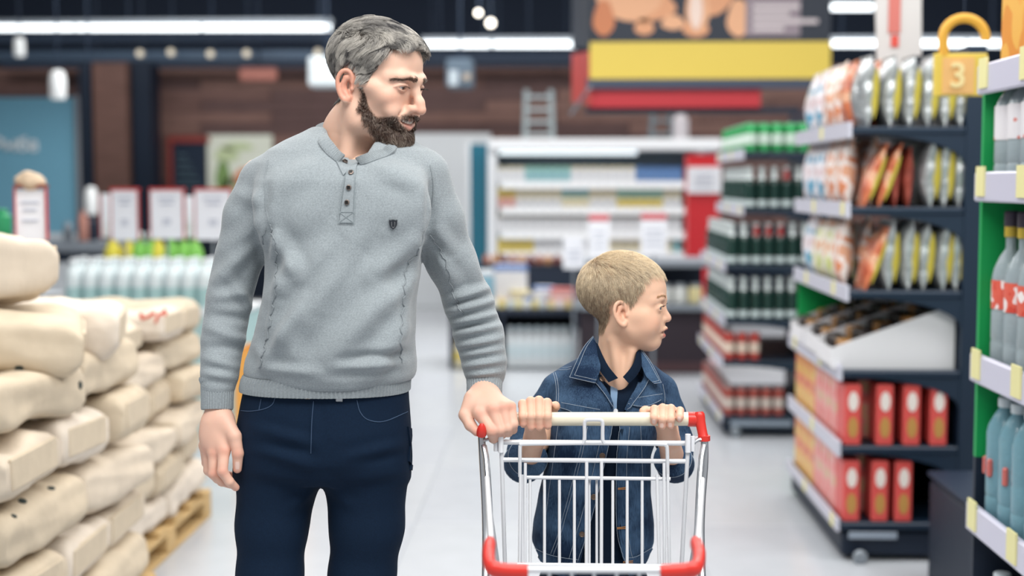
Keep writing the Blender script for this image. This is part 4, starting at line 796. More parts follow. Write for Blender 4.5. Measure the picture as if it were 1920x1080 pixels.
# red end fittings
for s, bx, px in ((1, 1310, 1290), (-1, 915, 962)):
    b = MB(); b.tube([A(px, 786, HY), A(bx, 786.5, HY)], .0148, 18)
    t0, t1 = A(bx + s * (1 if s > 0 else -9), 772 if s > 0 else 784, HY - .004), A(bx + s * (10 if s > 0 else -8), 826 if s > 0 else 812, HY - .02)
    b.tube(spline([t0, A(bx + s * (3 if s > 0 else -8), 790, HY - .008), t1], 8), [.0075, .0105, .0108, .0105, .0100, .0098, .0096, .0118], 14)
    b.tube([t1 + np.array([0, 0, .010]), t1], .0122, 14)
    if s < 0: b.tube([A(904, 794, 2.664), A(903.5, 799, 2.664), A(903, 807, 2.666), A(902.5, 814, 2.672)], [.003, .0068, .0098, .0102], 14)
    cb(b, 'end_fitting', REDP, 'red plastic end fitting of the push bar')
# side frame tubes run down and forward to the chassis
def side(sx, top, mid, low):
    P = spline([A(*top), A(*mid), A(*low), np.array([A(*low)[0] + sx * -.004, 2.52, .60]), np.array([A(*low)[0] + sx * -.012, 2.42, .26]), np.array([A(*low)[0] + sx * -.03, 2.18, .215]), np.array([A(*low)[0] + sx * -.06, 1.88, .20])], 40)
    cb(MB().tube(P, .0074, 12), 'side_tube', CHROME); return P
SL = side(-1, (902.5, 812, HY - .02), (905, 860, HY - .03), (911, 1000, HY - .06)); SR = side(1, (1321, 828, HY - .02), (1321, 870, HY - .03), (1314, 1000, HY - .06))
for s, (x0, x1) in ((-1, (907, 918)), (1, (1320, 1309))):
    P = spline([A(x0, 836, HY - .035), A((x0 + x1) / 2, 870, HY - .06), A(x1, 960, HY - .12), A(x1 - s * 4, 1060, HY - .2)], 16); cb(MB().tube(P, .0062, 10), 'side_brace', CHROME)
# rear gate: two cross wires between two uprights, white hinge clips
ub = lambda x0, y0, x1, y1, Y, r=.0038, m=WHITEW, nm='upright_wire': cb(MB().tube([A(x0, y0, Y), A(x1, y1, Y - .02)], r, 10), nm, m)
ub(940, 838, 947, 1062, HY - .03, .0042); ub(1290, 838, 1278, 1062, HY - .03, .0042)
cb(MB().tube([A(944, 829, HY - .025), A(1287, 831, HY - .025)], .0052, 10), 'cross_wire', WHITEW)
cb(MB().tube([A(938, 862, HY - .03), A(1291, 865, HY - .03)], .0046, 10), 'cross_wire', WHITEW)
for s, (x, xo) in ((-1, (939, 917)), (1, (1290, 1311))):
    b = MB().tube([A(x, 814, HY - .035), A(x, 848, HY - .035)], .0056, 10); b.tube([A(x + s * 9, 818, HY - .03), A(x + s * 9, 846, HY - .03)], .0045, 8)
    b.prism([A(x, 822, HY - .028), A(xo, 819, HY - .02), A(xo, 828, HY - .02), A(x, 842, HY - .028)], (0, .006, 0)); cb(b, 'hinge_clip', WPL, 'white plastic hinge clip')
    cb(MB().tube(spline([A(x + s * 8, 842, HY - .03), A((x + xo) / 2, 832, HY - .03), A(xo, 824, HY - .028), A(xo - s * -10, 826, HY - .026)], 10), .0035, 8), 'hinge_hook', CHROME)
# child-seat flap: bent wire hoop and grid of upright wires
YS = HY - .045
hoop = [(975, 894, YS), (975, 842, YS), (977, 835, YS), (984, 832.5, YS), (1085, 831, YS), (1093, 829, YS), (1096, 823, YS), (1096, 795, YS), (1098, 789, YS), (1103, 787, YS), (1123, 787, YS), (1128, 789, YS), (1130, 795, YS), (1130, 823, YS), (1133, 829, YS), (1141, 831, YS), (1240, 833, YS), (1248, 836, YS), (1251, 843, YS), (1252, 895, YS)]
cb(MB().tube(spline([A(*p) for p in hoop], 110), .0037, 10), 'flap_hoop', WHITEW)
cb(MB().tube([A(973, 895, YS), A(1257, 898, YS)], .0037, 10), 'flap_cross_wire', WHITEW)
for x in (1021, 1049, 1077, 1105, 1120, 1149, 1176, 1204, 994): 
    if x in (1105, 1120): continue
    cb(MB().tube([A(x, 896, YS + .002), A(x - (x - 1113) * .0, 1058, YS - .05)], .0029, 8), 'flap_wire', WHITEW)
for x in (1100, 1128): cb(MB().tube([A(x, 866, YS + .006), A(x - .5, 1058, YS - .05)], .0034, 8), 'flap_wire', WHITEW)
for x in (1105, 1119): cb(MB().tube([A(x, 897, YS + .01), A(x, 1058, YS - .045)], .0026, 8), 'flap_wire', WHITEW)
for x, x2 in ((976, 974), (981, 980), (985, 984), (1232, 1236), (1245, 1246), (1252, 1255)): cb(MB().tube([A(x, 868 if x in (985, 1245) else 890, YS - .002), A(x2, 1058, YS - .05)], .0031, 8), 'flap_wire', WHITEW)
cb(MB().tube([A(970, 1058, YS - .052), A(1258, 1061, YS - .052)], .0036, 10), 'flap_cross_wire', WHITEW)
# basket: the rear frame stands behind, side walls run forward to the lower front rim with red bumpers
fz = A(1113, 1066, FY)[2]
xl, xr = A(924, 1066, FY)[0], A(1305, 1066, FY)[0]
cb(MB().tube([A(985, 1068, FY), A(1243, 1069, FY)], .0052, 12), 'front_rim', WHITEW)
for s, xs in ((-1, [(916, 1037), (918, 1058), (924, 1066), (940, 1070), (965, 1072), (990, 1072)]), (1, [(1311, 1037), (1309, 1058), (1303, 1066), (1288, 1070), (1262, 1072), (1238, 1073)])):
    P = [A(x, y, FY + (.05 if i == 0 else .02 if i == 1 else 0)) for i, (x, y) in enumerate(xs)]; P = [P[0] + np.array([0, .06, .002])] + P
    cb(MB().tube(spline(P, 26), [.0075] + [.0098] * 24 + [.0085], 14, flat=1.25), 'corner_bumper', REDP, 'red plastic corner bumper')
RL0, RR0 = A(944, 1062, HY - .05), A(1281, 1062, HY - .05)
for s, r0, fx in ((-1, A(906, 850, HY - .03), xl), (1, A(1320, 850, HY - .03), xr)):
    f0 = np.array([fx, FY, fz]); top_ = [r0, np.array([r0[0] - s * .01, 2.5, r0[2] - .05]), f0]
    cb(MB().tube([np.array([r0[0] - s * .012, HY - .12, fz + .012]), f0], .005, 10), 'side_rim', WHITEW)
    for k in range(4):
        zb = fz - .07 - k * .085; cb(MB().tube([np.array([r0[0] - s * (.02 + .012 * k), HY - .14, zb + .01]), np.array([fx - s * .012 * (k + 1), FY + .014 * (k + 1), zb])], .0026, 6), 'basket_wire', CHROME)
    for k in range(9):
        t = (k + .5) / 9; x = (r0[0] - s * .014) * (1 - t) + fx * t; y = (HY - .13) * (1 - t) + FY * t; cb(MB().tube([(x, y, fz), (x - s * .05, y + .03 * t, fz - .36)], .0026, 6), 'basket_wire', CHROME)
for k in range(9):
    t = (k + .5) / 9; x = xl * (1 - t) + xr * t; cb(MB().tube([(x, FY, fz), ((x - CO[0]) * .84 + CO[0], FY + .05, fz - .36)], .0026, 6), 'basket_wire', CHROME)
for k in range(8):
    t = k / 7; y = (FY + .05) * (1 - t) + (HY - .14) * t; xa = xl * (1 - t) + A(920, 850, HY)[0] * t; xb = xr * (1 - t) + A(1306, 850, HY)[0] * t
    cb(MB().tube([((xa - CO[0]) * .84 + CO[0], y, fz - .36), ((xb - CO[0]) * .84 + CO[0], y, fz - .36)], .003, 6), 'basket_wire', CHROME)
cb(MB().tube([(SL[-1][0], 1.9, .205), (SR[-1][0], 1.9, .205)], .0074, 10), 'chassis_bar', CHROME)
for sx, y in ((SL, 1.92), (SR, 1.92), (SL, 2.42), (SR, 2.42)):
    x = sx[-1][0] if y < 2 else sx[27][0]; b = MB().tube([(x, y, .225), (x, y, .14)], .011, 10); b.box((x - .017, y + .01, .10), (.004, .045, .10)); b.box((x + .017, y + .01, .10), (.004, .045, .10)); b.box((x, y + .004, .148), (.038, .05, .005))
    c = cb(b, 'caster', CHROME); wv = MB().lathe([(.02, -.012), (.058, -.012), (.0605, -.006), (.0605, .006), (.058, .012), (.02, .012)], (x - CO[0], y + .016 - CO[1], .0605), 24, axis='x'); wv.build('wheel', mat('grey_rubber', '#5a5d60', .6), c)['label'] = 'grey rubber wheel'
# ================================================================== PEOPLE
def proj(V):
    """pixel position of world points in the 1920x1080 frame"""
    q = (np.asarray(V) - CAM) @ RMN; return np.stack([960 - q[:, 0] / q[:, 2] * F, 540 + q[:, 1] / q[:, 2] * F], 1)
def folds(V, N, L, front=True):
    """cloth folds: ridges (amp > 0) and valleys along strokes, pushed out along the normal"""
    p = proj(V); vd = V - CAM; vd /= np.linalg.norm(vd, axis=1)[:, None]; fr = np.clip(-(N * vd).sum(1) * 2.2 + .25, 0, 1) if front else np.ones(len(V))
    D = np.zeros(len(V))
    for x0, y0, x1, y1, amp, wd in L:
        a = np.array([x0, y0]); u = np.array([x1, y1]) - a; L2 = u @ u
        t = np.clip(((p - a) @ u) / L2, 0, 1); dist = np.linalg.norm(p - a - t[:, None] * u, axis=1)
        tp = np.sin(np.clip(t, .03, .97) * PI) ** .6
        D += amp * tp * (np.exp(-(dist / wd) ** 2) - .35 * np.exp(-((dist - 1.9 * wd) / wd) ** 2))
    return V + N * (D * fr)[:, None]
def bvh_of(V, Q): return BVHTree.FromPolygons([tuple(v) for v in V], [tuple(int(i) for i in q) for q in Q])
def cast(bv, px, py, off=0.0):
    d = ray(px, py); d = d / np.linalg.norm(d); h = bv.ray_cast(Vector(CAM), Vector(d))
    if h[0] is None: h = bv.find_nearest(Vector(CAM + d * 2.75))
    n = np.array(h[1]); n = -n if n @ d > 0 else n
    return np.array(h[0]) + n * off, n
def stitch(bv, px_pts, r, off=0.0, n=None):
    n = n or max(3, int(sum(math.dist(px_pts[i], px_pts[i + 1]) for i in range(len(px_pts) - 1)) / 5))
    out = []
    for x, y in spline(px_pts, n):
        d = ray(x, y); h = bv.ray_cast(Vector(CAM), Vector(d / np.linalg.norm(d)))
        if h[0] is None: continue
        p = cast(bv, x, y, off)[0]
        if out and np.linalg.norm(p - out[-1]) > .03: continue
        out.append(p)
    return out if len(out) > 2 else [cast(bv, x, y, off)[0] for x, y in spline(px_pts, n)]
def patch(bv, A, B, off=.004, th=.003, n=14, m=8, bulge=0.0):
    """cloth panel between two outlines, laid on the garment below"""
    a = spline(A, n); b = spline(B, n); top = []; bot = []
    for i in range(n):
        for j in range(m):
            t = j / (m - 1); q = a[i] * (1 - t) + b[i] * t; e = bulge * math.sin(PI * i / (n - 1)) * math.sin(PI * t)
            p, nn = cast(bv, q[0], q[1], off + e); top.append(p); bot.append(p - nn * th)
    V = np.array(top + bot); k = n * m; Fc = []
    for i in range(n - 1):
        for j in range(m - 1):
            c = (i * m + j, i * m + j + 1, (i + 1) * m + j + 1, (i + 1) * m + j); Fc.append(c); Fc.append(tuple(k + x for x in c[::-1]))
    rim = [i * m for i in range(n)] + [(n - 1) * m + j for j in range(1, m)] + [i * m + m - 1 for i in range(n - 2, -1, -1)] + [j for j in range(m - 2, 0, -1)]
    for i in range(len(rim)): x, y = rim[i], rim[(i + 1) % len(rim)]; Fc.append((x, y, k + y, k + x))
    return V, Fc
def ribbed(C, A, B, nrib, amp, seg=6, p=2.2, axis_x=None, tilt=None):
    """ribbed knit band: rings at centres C with half axes A (x) and B (y)"""
    n = nrib * seg; t = np.linspace(0, 2 * PI, n, endpoint=False); rib = np.sin(t * nrib) ; V = []
    for c, a, b in zip(C, A, B):
        ct, st = np.cos(t), np.sin(t); r = (np.abs(ct) ** p + np.abs(st) ** p) ** (-1 / p)
        x = (a * r + amp * rib) * ct; y = (b * r + amp * rib) * st; P = np.stack([x, y, 0 * x], 1)
        if tilt is not None: P = P @ np.asarray(tilt).T
        V.append(P + c)
    return np.concatenate(V), [(i * n + k, i * n + (k + 1) % n, (i + 1) * n + (k + 1) % n, (i + 1) * n + k) for i in range(len(C) - 1) for k in range(n)]

def ear(fd, sd, c, k=1.0, flare=.42):
    c = np.array(c)
    def E(y, z, o=0.0): return c + k * np.array([sd * (.0035 + flare * (y + .008) + o), y, z])
    hp = spline([E(-.008, .006), E(-.005, .023), E(.004, .0305), E(.0145, .026), E(.0195, .010), E(.015, -.009), E(.005, -.0235), E(-.0035, -.0275), E(-.007, -.02)], 28)
    fd.chain(hp, np.interp(np.linspace(0, 8, 28), range(9), [k * q for q in (.003, .0034, .0036, .0037, .0036, .0036, .0046, .0052, .004)]), .004, kin=.003)
    fd.chain([E(.004, .018, -.003), E(.009, .006, -.003), E(.007, -.008, -.003), E(.001, -.016, -.003)], [k * q for q in (.0045, .0042, .0042, .0045)], .003, kin=.003)
    fd.chain([E(-.006, .018, -.006), E(.008, .016, -.006), E(.010, .0, -.006), E(.002, -.018, -.006)], [k * .0055] * 4, .004, kin=.004)
    fd.ell(E(-.001, .000, .0035), [k * q for q in (.0075, .0065, .0105)], .003, 's')
    fd.ell(E(-.0095, -.003, .000), [k * q for q in (.0038, .0042, .006)], .003)

def man_head(fd):
    e = fd.ell; c = fd.cap
    e((0, .010, .034), (.0755, .093, .073), .01)                       # cranium
    e((0, -.028, .035), (.064, .065, .058), .02)                       # forehead
    e((0, -.033, -.035), (.0605, .058, .083), .03)                     # face
    for s in (-1, 1):
        c((s * .060, .006, -.045), (s * .052, -.015, -.083), .016, .016, .025)
        c((s * .052, -.015, -.083), (s * .015, -.076, -.106), .016, .015, .025)
        e((s * .043, -.062, -.026), (.023, .024, .020), .022)          # cheek
        e((s * .060, -.020, -.012), (.014, .034, .012), .02)           # cheekbone arch
        e((s * .036, -.080, -.052), (.018, .014, .016), .014)          # smile pad
    e((0, -.080, -.106), (.023, .019, .017), .02)                      # chin
    fd.chain([(-.052, -.062, .013), (-.034, -.085, .0165), (-.014, -.094, .0145), (.014, -.094, .0145), (.034, -.085, .0165), (.052, -.062, .013)], [.008, .0095, .009, .009, .0095, .008], .014, kin=.01)
    for s in (-1, 1): e((s * .0325, -.098, -.001), (.0175, .0145, .0125), .012, 's')
    fd.chain([(0, -.092, .012), (0, -.100, -.008), (0, -.113, -.026), (0, -.1195, -.0395)], [.0085, .0080, .0088, .0104], .010, kin=.008)
    e((0, -.103, -.0455), (.009, .012, .006), .006)
    for s in (-1, 1):
        e((s * .0125, -.1035, -.0405), (.0072, .0115, .0080), .006)
    e((0, -.0855, -.066), (.031, .017, .020), .014)                     # muzzle
    for s in (-1, 1):
        c((s * .016, -.098, -.048), (s * .030, -.086, -.058), .004, .004, .008)
        e((s * .0064, -.1080, -.0495), (.0038, .0062, .0040), .003, 's')   # nostril
    # lids
    for s in (-1, 1):
        e((s * .0318, -.0790, -.0005), (.0150, .0145, .0136), .005)
    for s in (-1, 1):
        e((s * .0325, -.0945, -.0036), (.0158, .0095, .0038), .002, 's')
        fd.chain([(s * .0175, -.0885, -.003), (s * .025, -.0940, .0022), (s * .034, -.0940, .0032), (s * .042, -.089, .0012), (s * .0495, -.080, -.004)], [.0016, .0021, .0022, .0020, .0016], .003, kin=.002)
        fd.chain([(s * .0175, -.088, -.0045), (s * .026, -.0915, -.0086), (s * .034, -.0915, -.0094), (s * .043, -.086, -.0068)], [.0015, .0018, .0018, .0015], .003, kin=.002)
    # lips, open smile
    lip = lambda z, y, zc: [(-.0400, -.0725 + y, z + .0065), (-.021, -.0940 + y, z - zc * .65), (0, -.1010 + y, z - zc), (.021, -.0940 + y, z - zc * .65), (.0400, -.0725 + y, z + .0065)]
    fd.chain(lip(-.0615, .001, .0015), [.003, .0036, .0036, .0036, .003], .006, kin=.004)
    fd.chain(lip(-.0665, .002, .0125), [.003, .0052, .0060, .0052, .003], .006, kin=.004)
    fd.chain([(-.0375, -.0765, -.0580), (-.020, -.0970, -.0678), (0, -.1040, -.0708), (.020, -.0970, -.0678), (.0375, -.0765, -.0580)], [.0016, .0044, .0054, .0044, .0016], .0015, 's', kin=.001)
    for s in (-1, 1): fd.chain([(s * .0235, -.100, -.043), (s * .034, -.090, -.055), (s * .041, -.078, -.068)], [.0012, .0016, .0012], .006, 's', kin=.004)
    for s in (-1, 1): ear(fd, s, (s * .0735, .007, -.0225), 1.0)

def boy_head(fd):
    e = fd.ell; c = fd.cap
    e((0, .014, .042), (.0715, .0965, .079), .01)
    e((0, -.026, .034), (.060, .0625, .055), .02)
    e((0, -.028, -.028), (.0545, .055, .066), .03)
    for s in (-1, 1):
        c((s * .050, .0, -.040), (s * .012, -.053, -.080), .017, .014, .03)
        e((s * .036, -.048, -.036), (.024, .026, .026), .02)
        e((s * .052, -.020, -.014), (.012, .03, .013), .02)
    e((0, -.055, -.081), (.017, .0165, .0145), .016)
    fd.chain([(-.042, -.062, .016), (-.026, -.078, .018), (0, -.082, .015), (.026, -.078, .018), (.042, -.062, .016)], [.006] * 5, .014, kin=.01)
    for s in (-1, 1): e((s * .0285, -.089, -.001), (.0155, .012, .0115), .012, 's')
    fd.chain([(0, -.079, .008), (0, -.082, -.008), (0, -.0885, -.0215), (0, -.0925, -.0275)], [.0065, .0062, .0075, .0088], .010, kin=.008)
    for s in (-1, 1):
        e((s * .0092, -.0835, -.029), (.0062, .0080, .0062), .005)
    e((0, -.073, -.050), (.023, .013, .018), .012)
    for s in (-1, 1):
        e((s * .0048, -.0865, -.0345), (.003, .0042, .0026), .0025, 's')
        e((s * .0285, -.0695, -.0005), (.0142, .0136, .0128), .005)
    for s in (-1, 1):
        e((s * .0292, -.0840, -.0010), (.0125, .0085, .0066), .002, 's')
        fd.chain([(s * .0175, -.0785, -.002), (s * .024, -.0835, .0036), (s * .031, -.0835, .0045), (s * .038, -.079, .002), (s * .042, -.073, -.003)], [.0013, .0018, .0019, .0017, .0013], .003, kin=.002)
        fd.chain([(s * .0175, -.0775, -.0036), (s * .024, -.081, -.0075), (s * .031, -.081, -.0082), (s * .038, -.0765, -.006)], [.0012, .0015, .0015, .0012], .003, kin=.002)
    lip = lambda z, y, zc: [(-.0205, -.071 + y, z), (-.011, -.083 + y, z - zc * .7), (0, -.0870 + y, z - zc), (.011, -.083 + y, z - zc * .7), (.0205, -.071 + y, z)]
    fd.chain(lip(-.0525, -.0015, -.0015), [.0022, .0036, .0038, .0036, .0022], .005, kin=.004)
    fd.chain(lip(-.0595, .0050, .0075), [.0022, .0044, .0052, .0044, .0022], .005, kin=.004)
    fd.chain([(-.0205, -.073, -.0570), (-.010, -.0845, -.0583), (0, -.090, -.0590), (.010, -.0845, -.0583), (.0205, -.073, -.0570)], [.0020, .0044, .0050, .0044, .0020], .0015, 's', kin=.001)
    for s in (-1, 1): ear(fd, s, (s * .0665, .0015, -.0115), .90, .46)

def phi_of(V): return np.degrees(np.arctan2(np.abs(V[:, 0]), -V[:, 1]))
def gauss(V, c, r): return np.exp(-(((V - np.array(c)) / np.array(r)) ** 2).sum(1))
def mixc(base, col, wgt): return base * (1 - wgt[:, None]) + np.array(lin(col)) * wgt[:, None]

def roots(V, Q, wq, n, rng):
    A = np.linalg.norm(np.cross(V[Q[:, 2]] - V[Q[:, 0]], V[Q[:, 3]] - V[Q[:, 1]]), axis=1) * wq; A = A / A.sum()
    i = rng.choice(len(Q), n, p=A); u, v = rng.random((2, n, 1)); q = Q[i]
    return (V[q[:, 0]] * (1 - u) + V[q[:, 1]] * u) * (1 - v) + (V[q[:, 3]] * (1 - u) + V[q[:, 2]] * u) * v
def grow(fd, R0, dirf, length, height, S, jit, rng, clump=0, pull=.6, curve=.7):
    """comb hair over the surface of a distance field"""
    def run(P, L, H, J):
        out = [P]; n0 = fd.grad(P)
        P = P - n0 * (fd.sample(P) + .001)[:, None]; out = [P]; B = P
        for i in range(1, S):
            t = i / (S - 1); n = fd.grad(B, .004); d = dirf(B) + J; d = d - n * (n * d).sum(1)[:, None]; d /= np.linalg.norm(d, axis=1)[:, None] + 1e-9
            B = B + d * (L / (S - 1))[:, None]; n = fd.grad(B, .004); B = B - n * fd.sample(B)[:, None]
            out.append(B + n * (H * math.sin(min(1, t / curve) * PI / 2) ** .8)[:, None])
        return np.stack(out, 1)
    N = len(R0); L = length(R0) * rng.uniform(.75, 1.1, N); H = height(R0) * rng.uniform(.8, 1.1, N)
    J = rng.normal(0, jit, (N, 3)); P = run(R0, L, H, J); cid = np.zeros(N, int)
    if clump:
        ci = rng.choice(N, clump, replace=False); G = P[ci] ; G = run(R0[ci], L[ci], H[ci] * rng.uniform(.85, 1.25, clump), rng.normal(0, jit * 1.6, (clump, 3)))
        cid = np.concatenate([np.argmin(((R0[a:a + 500, None] - R0[ci][None]) ** 2).sum(2), 1) for a in range(0, N, 500)])
        wt = (np.linspace(0, 1, S) ** 1.1)[None, :, None] * pull
        P = P * (1 - wt) + G[cid] * wt
    return P, cid

SKIN = tone_mat('skin', .48, .18, .10, 900., .35)
HAIRM = tone_mat('hair', .42, 0, 0, spec=.5)
EYEM = tone_mat('eyeball', .08, 0, 0, spec=.5)
def eyeball(name, c, r, gaze, iris, parent, M):
    u = np.linspace(0, PI, 33); v = np.linspace(0, 2 * PI, 33)[:-1]
    g = np.array(gaze, float); g /= np.linalg.norm(g); a = np.cross(g, [0, 0, 1.0]); a /= np.linalg.norm(a); b = np.cross(a, g)
    V = []; T = []
    for i, t in enumerate(u):
        rr = r * (1 + .05 * max(0, 1 - (t / .5) ** 2)); t2 = t
        for p in v: V.append(np.array(c) + rr * (math.cos(t2) * g + math.sin(t2) * (math.cos(p) * a + math.sin(p) * b))); T.append(lin('#101418') if t < .2 else lin(iris) if t < .47 else lin('#20242a') if t < .52 else lin('#dcd8d4'))
    n = len(v); Q = np.array([(i * n + k, i * n + (k + 1) % n, (i + 1) * n + (k + 1) % n, (i + 1) * n + k) for i in range(len(u) - 1) for k in range(n)])
    return qmesh(name, M(np.array(V)), Q, EYEM, parent, np.array(T))

# ------------------------------------------------------------------ the man
rng = np.random.default_rng(3)
MY = 2.70
m_org = at(703, 147, MY); m_rot = rotz(math.radians(64)) @ rotx(math.radians(13)); m_s = .97
def MH(V): return (np.asarray(V) * m_s) @ m_rot.T + m_org
def MHi(P): return ((np.asarray(P) - m_org) @ m_rot) / m_s
fd = Field((-.105, -.145, -.29), (.105, .135, .150), .0021); fd.mg = .04
man_head(fd)
n0, n1, n2 = MHi(at(688, 190, 2.715)), MHi(at(661, 250, 2.735)), MHi(at(655, 305, 2.74))
fd.cap(n0, n1, .048, .054, .03); fd.cap(n1, n2, .054, .075, .03)
fd.cap(MHi(at(664, 205, 2.672)), MHi(at(648, 290, 2.665)), .010, .008, .035)          # neck muscle
hv, hq = fd.surf(2); hn = vnormals(hv, hq); ph = phi_of(hv); hz = hv[:, 2]
hairline = np.interp(ph, [0, 25, 42, 50, 56, 61, 66, 72, 80, 90, 104, 112, 125, 150, 180], [.070, .068, .058, .040, .022, .008, -.012, -.024, -.016, .018, .026, .004, -.030, -.062, -.074])
hmask = np.clip((hz - hairline) / .006, 0, 1) * (np.abs(hv[:, 0]) < .082)
earm = ((np.abs(hv[:, 0]) > .0745) & (hz < .024)) | ((np.abs(hv[:, 0]) > .06) & (hv[:, 1] > -.008) & (hv[:, 1] < .030) & (hz < .020) & (hz > -.05)); hmask = hmask * ~earm
low = np.interp(ph, [0, 14, 20, 28, 34, 45, 58, 70, 80, 92, 100], [-.052, -.052, -.055, -.058, -.064, -.066, -.050, -.020, -.006, -.020, -.030])
bmask = np.clip((low - hz) / .007, 0, 1) * (hz > -.137) * np.clip((-.013 - hv[:, 1] + 1.0 * np.minimum(hz + .060, 0)) / .014, 0, 1)
lipw = np.maximum(gauss(hv, (0, -.103, -.0680), (.034, .03, .0090)), gauss(hv, (0, -.095, -.0750), (.026, .03, .011))); 
lipz = np.clip(lipw * 2.2 - .75, 0, 1); under = gauss(hv, (0, -.098, -.088), (.010, .02, .006)); bmask = bmask * (1 - np.clip(lipz * 1.5, 0, 1)) * (1 - .7 * under) * (1 - np.clip(2.2 - 2 * ((hv[:, 0] / .0415) ** 2 + ((hz + .0722 - 9 * hv[:, 0] ** 2) / .0108) ** 2), 0, 1) * (hv[:, 1] < -.04))
col = np.tile(np.array(lin('#deb6a0')), (len(hv), 1))
col = mixc(col, '#cf9078', .55 * np.maximum(gauss(hv, (-.045, -.07, -.028), (.022, .03, .018)), gauss(hv, (.045, -.07, -.028), (.022, .03, .018))))
col = mixc(col, '#cb8670', .5 * gauss(hv, (0, -.118, -.040), (.016, .02, .014)))
col = mixc(col, '#d2917b', .75 * ((np.abs(hv[:, 0]) > .072) & (hz < .024) & (hz > -.05) & (hv[:, 1] > -.006)))
for s in (-1, 1): col = mixc(col, '#c08e7a', .5 * gauss(hv, (s * .032, -.09, -.006), (.018, .02, .010)))
col = mixc(col, '#c3897a', lipz)
col = mixc(col, '#5a453c', .85 * bmask); col = mixc(col, '#5b5954', .9 * hmask)
col = mixc(col, '#3a2220', (fd.sample(hv * 1.0) > -1) * gauss(hv, (0, -.088, -.0690), (.030, .013, .0042)) * .95)
parts = [(MH(hv), hq)]; cols = [col]

def hand_field(lo, hi, h, prims):
    f_ = Field(lo, hi, h); prims(f_); return f_
HANDTONE = '#dfb49f'
def hand_cols(V, kn, tips):
    c = np.tile(np.array(lin(HANDTONE)), (len(V), 1))
    for k in kn: c = mixc(c, '#cd8672', .5 * np.exp(-((V - k) ** 2).sum(1) / .011 ** 2))
    for k in tips: c = mixc(c, '#d2897a', .5 * np.exp(-((V - k) ** 2).sum(1) / .010 ** 2))
    return c
def nail(f_, p, d, r):  # flattened groove around a nail
    f_.ell(p, (r, r * .5, r * 1.25), .001)

# his right hand hangs relaxed beside the hip
A = at
wr = A(409, 752, 2.655); wr2 = A(409, 785, 2.65)
fr_ = Field(*bounds(350, 960, 475, 720, 2.55, 2.78), .0016)
def mrh(f_):
    f_.cap(A(409, 745, 2.664), A(409, 780, 2.654), .0235, .026, .01)
    f_.ell(A(409, 790, 2.652), (.031, .021, .022), .012)
    K = [A(420, 845, 2.622), A(401, 849, 2.628), A(389, 844, 2.645), A(383, 835, 2.668)]       # knuckles, index first
    for k, r0, r1 in zip(K, (.020, .021, .02, .018), (.0120, .0115, .011, .0105)): f_.cap(A(409, 780, 2.652) * .75 + k * .25, k, r0, r1, .014)
    f_.ell(A(404, 815, 2.645), (.031, .018, .036), .014, R=rotz(.35))
    f_.chain([K[0], A(417, 884, 2.606), A(430, 903, 2.610), A(442, 914, 2.622)], [.0112, .0100, .0090, .0074], .006, kin=.003)
    f_.chain([K[1], A(400, 888, 2.620), A(416, 903, 2.628), A(432, 909, 2.645)], [.0112, .0100, .0090, .0075], .005, kin=.003)
    f_.chain([K[2], A(391, 882, 2.645), A(408, 898, 2.658), A(428, 898, 2.672)], [.0108, .0096, .0086, .0072], .005, kin=.003)
    f_.chain([K[3], A(387, 868, 2.675), A(405, 886, 2.690), A(446, 893, 2.68)], [.0098, .0088, .0080, .0072], .005, kin=.003)
    f_.chain([A(420, 785, 2.640), A(440, 818, 2.622), A(446, 850, 2.618), A(445, 879, 2.622)], [.016, .0128, .0108, .0086], .014, kin=.004)
mrh(fr_); v, q = fr_.surf(1); parts.append((v, q)); BRH = bvh_of(v, q)
cm_ = hand_cols(v, [A(420, 845, 2.612), A(401, 849, 2.618), A(389, 844, 2.635), A(417, 884, 2.598), A(400, 888, 2.61), A(446, 850, 2.61)], [A(442, 914, 2.622), A(445, 879, 2.622), A(446, 893, 2.68)])
cols.append(cm_)
# his left hand closes over the end of the push bar
BARY = 2.72
fl_ = Field(*bounds(845, 850, 995, 690, 2.60, 2.80), .0016)
def mlh(f_):
    f_.cap(A(905, 705, 2.79), A(908, 738, 2.752), .028, .0285, .01)
    f_.ell(A(910, 748, 2.742), (.035, .023, .026), .014)
    K = [A(900, 776, 2.690), A(924, 767, 2.686), A(943, 763, 2.690), A(957, 762, 2.700)]
    for k, r0, r1 in zip(K, (.022, .022, .02, .018), (.0128, .0122, .0116, .0108)): f_.cap(A(910, 750, 2.742) * .8 + k * .2, k, r0, r1, .014)
    f_.ell(A(917, 762, 2.715), (.036, .026, .016), .016)
    f_.chain([K[0], A(922, 808, 2.672), A(926, 822, 2.690), A(922, 822, 2.712)], [.0128, .0116, .0098, .0085], .006, kin=.003)
    f_.chain([K[1], A(937, 806, 2.674), A(940, 815, 2.694), A(938, 812, 2.716)], [.0118, .0105, .0092, .008], .004, kin=.003)
    f_.chain([K[2], A(951, 802, 2.678), A(953, 811, 2.698), A(951, 808, 2.718)], [.0112, .0100, .0088, .008], .0035, kin=.003)
    f_.chain([K[3], A(963, 795, 2.686), A(962, 806, 2.706), A(960, 802, 2.724)], [.0104, .0092, .0082, .0072], .0035, kin=.003)
    f_.chain([A(886, 748, 2.725), A(872, 778, 2.705), A(882, 797, 2.692), A(894, 810, 2.685)], [.0175, .0125, .0112, .0088], .014, kin=.004)
mlh(fl_); v, q = fl_.surf(1); parts.append((v, q))
cols.append(hand_cols(v, [A(900, 776, 2.68), A(924, 767, 2.675), A(943, 763, 2.68), A(957, 762, 2.69), A(922, 808, 2.66)], [A(894, 810, 2.68), A(937, 810, 2.674)]))
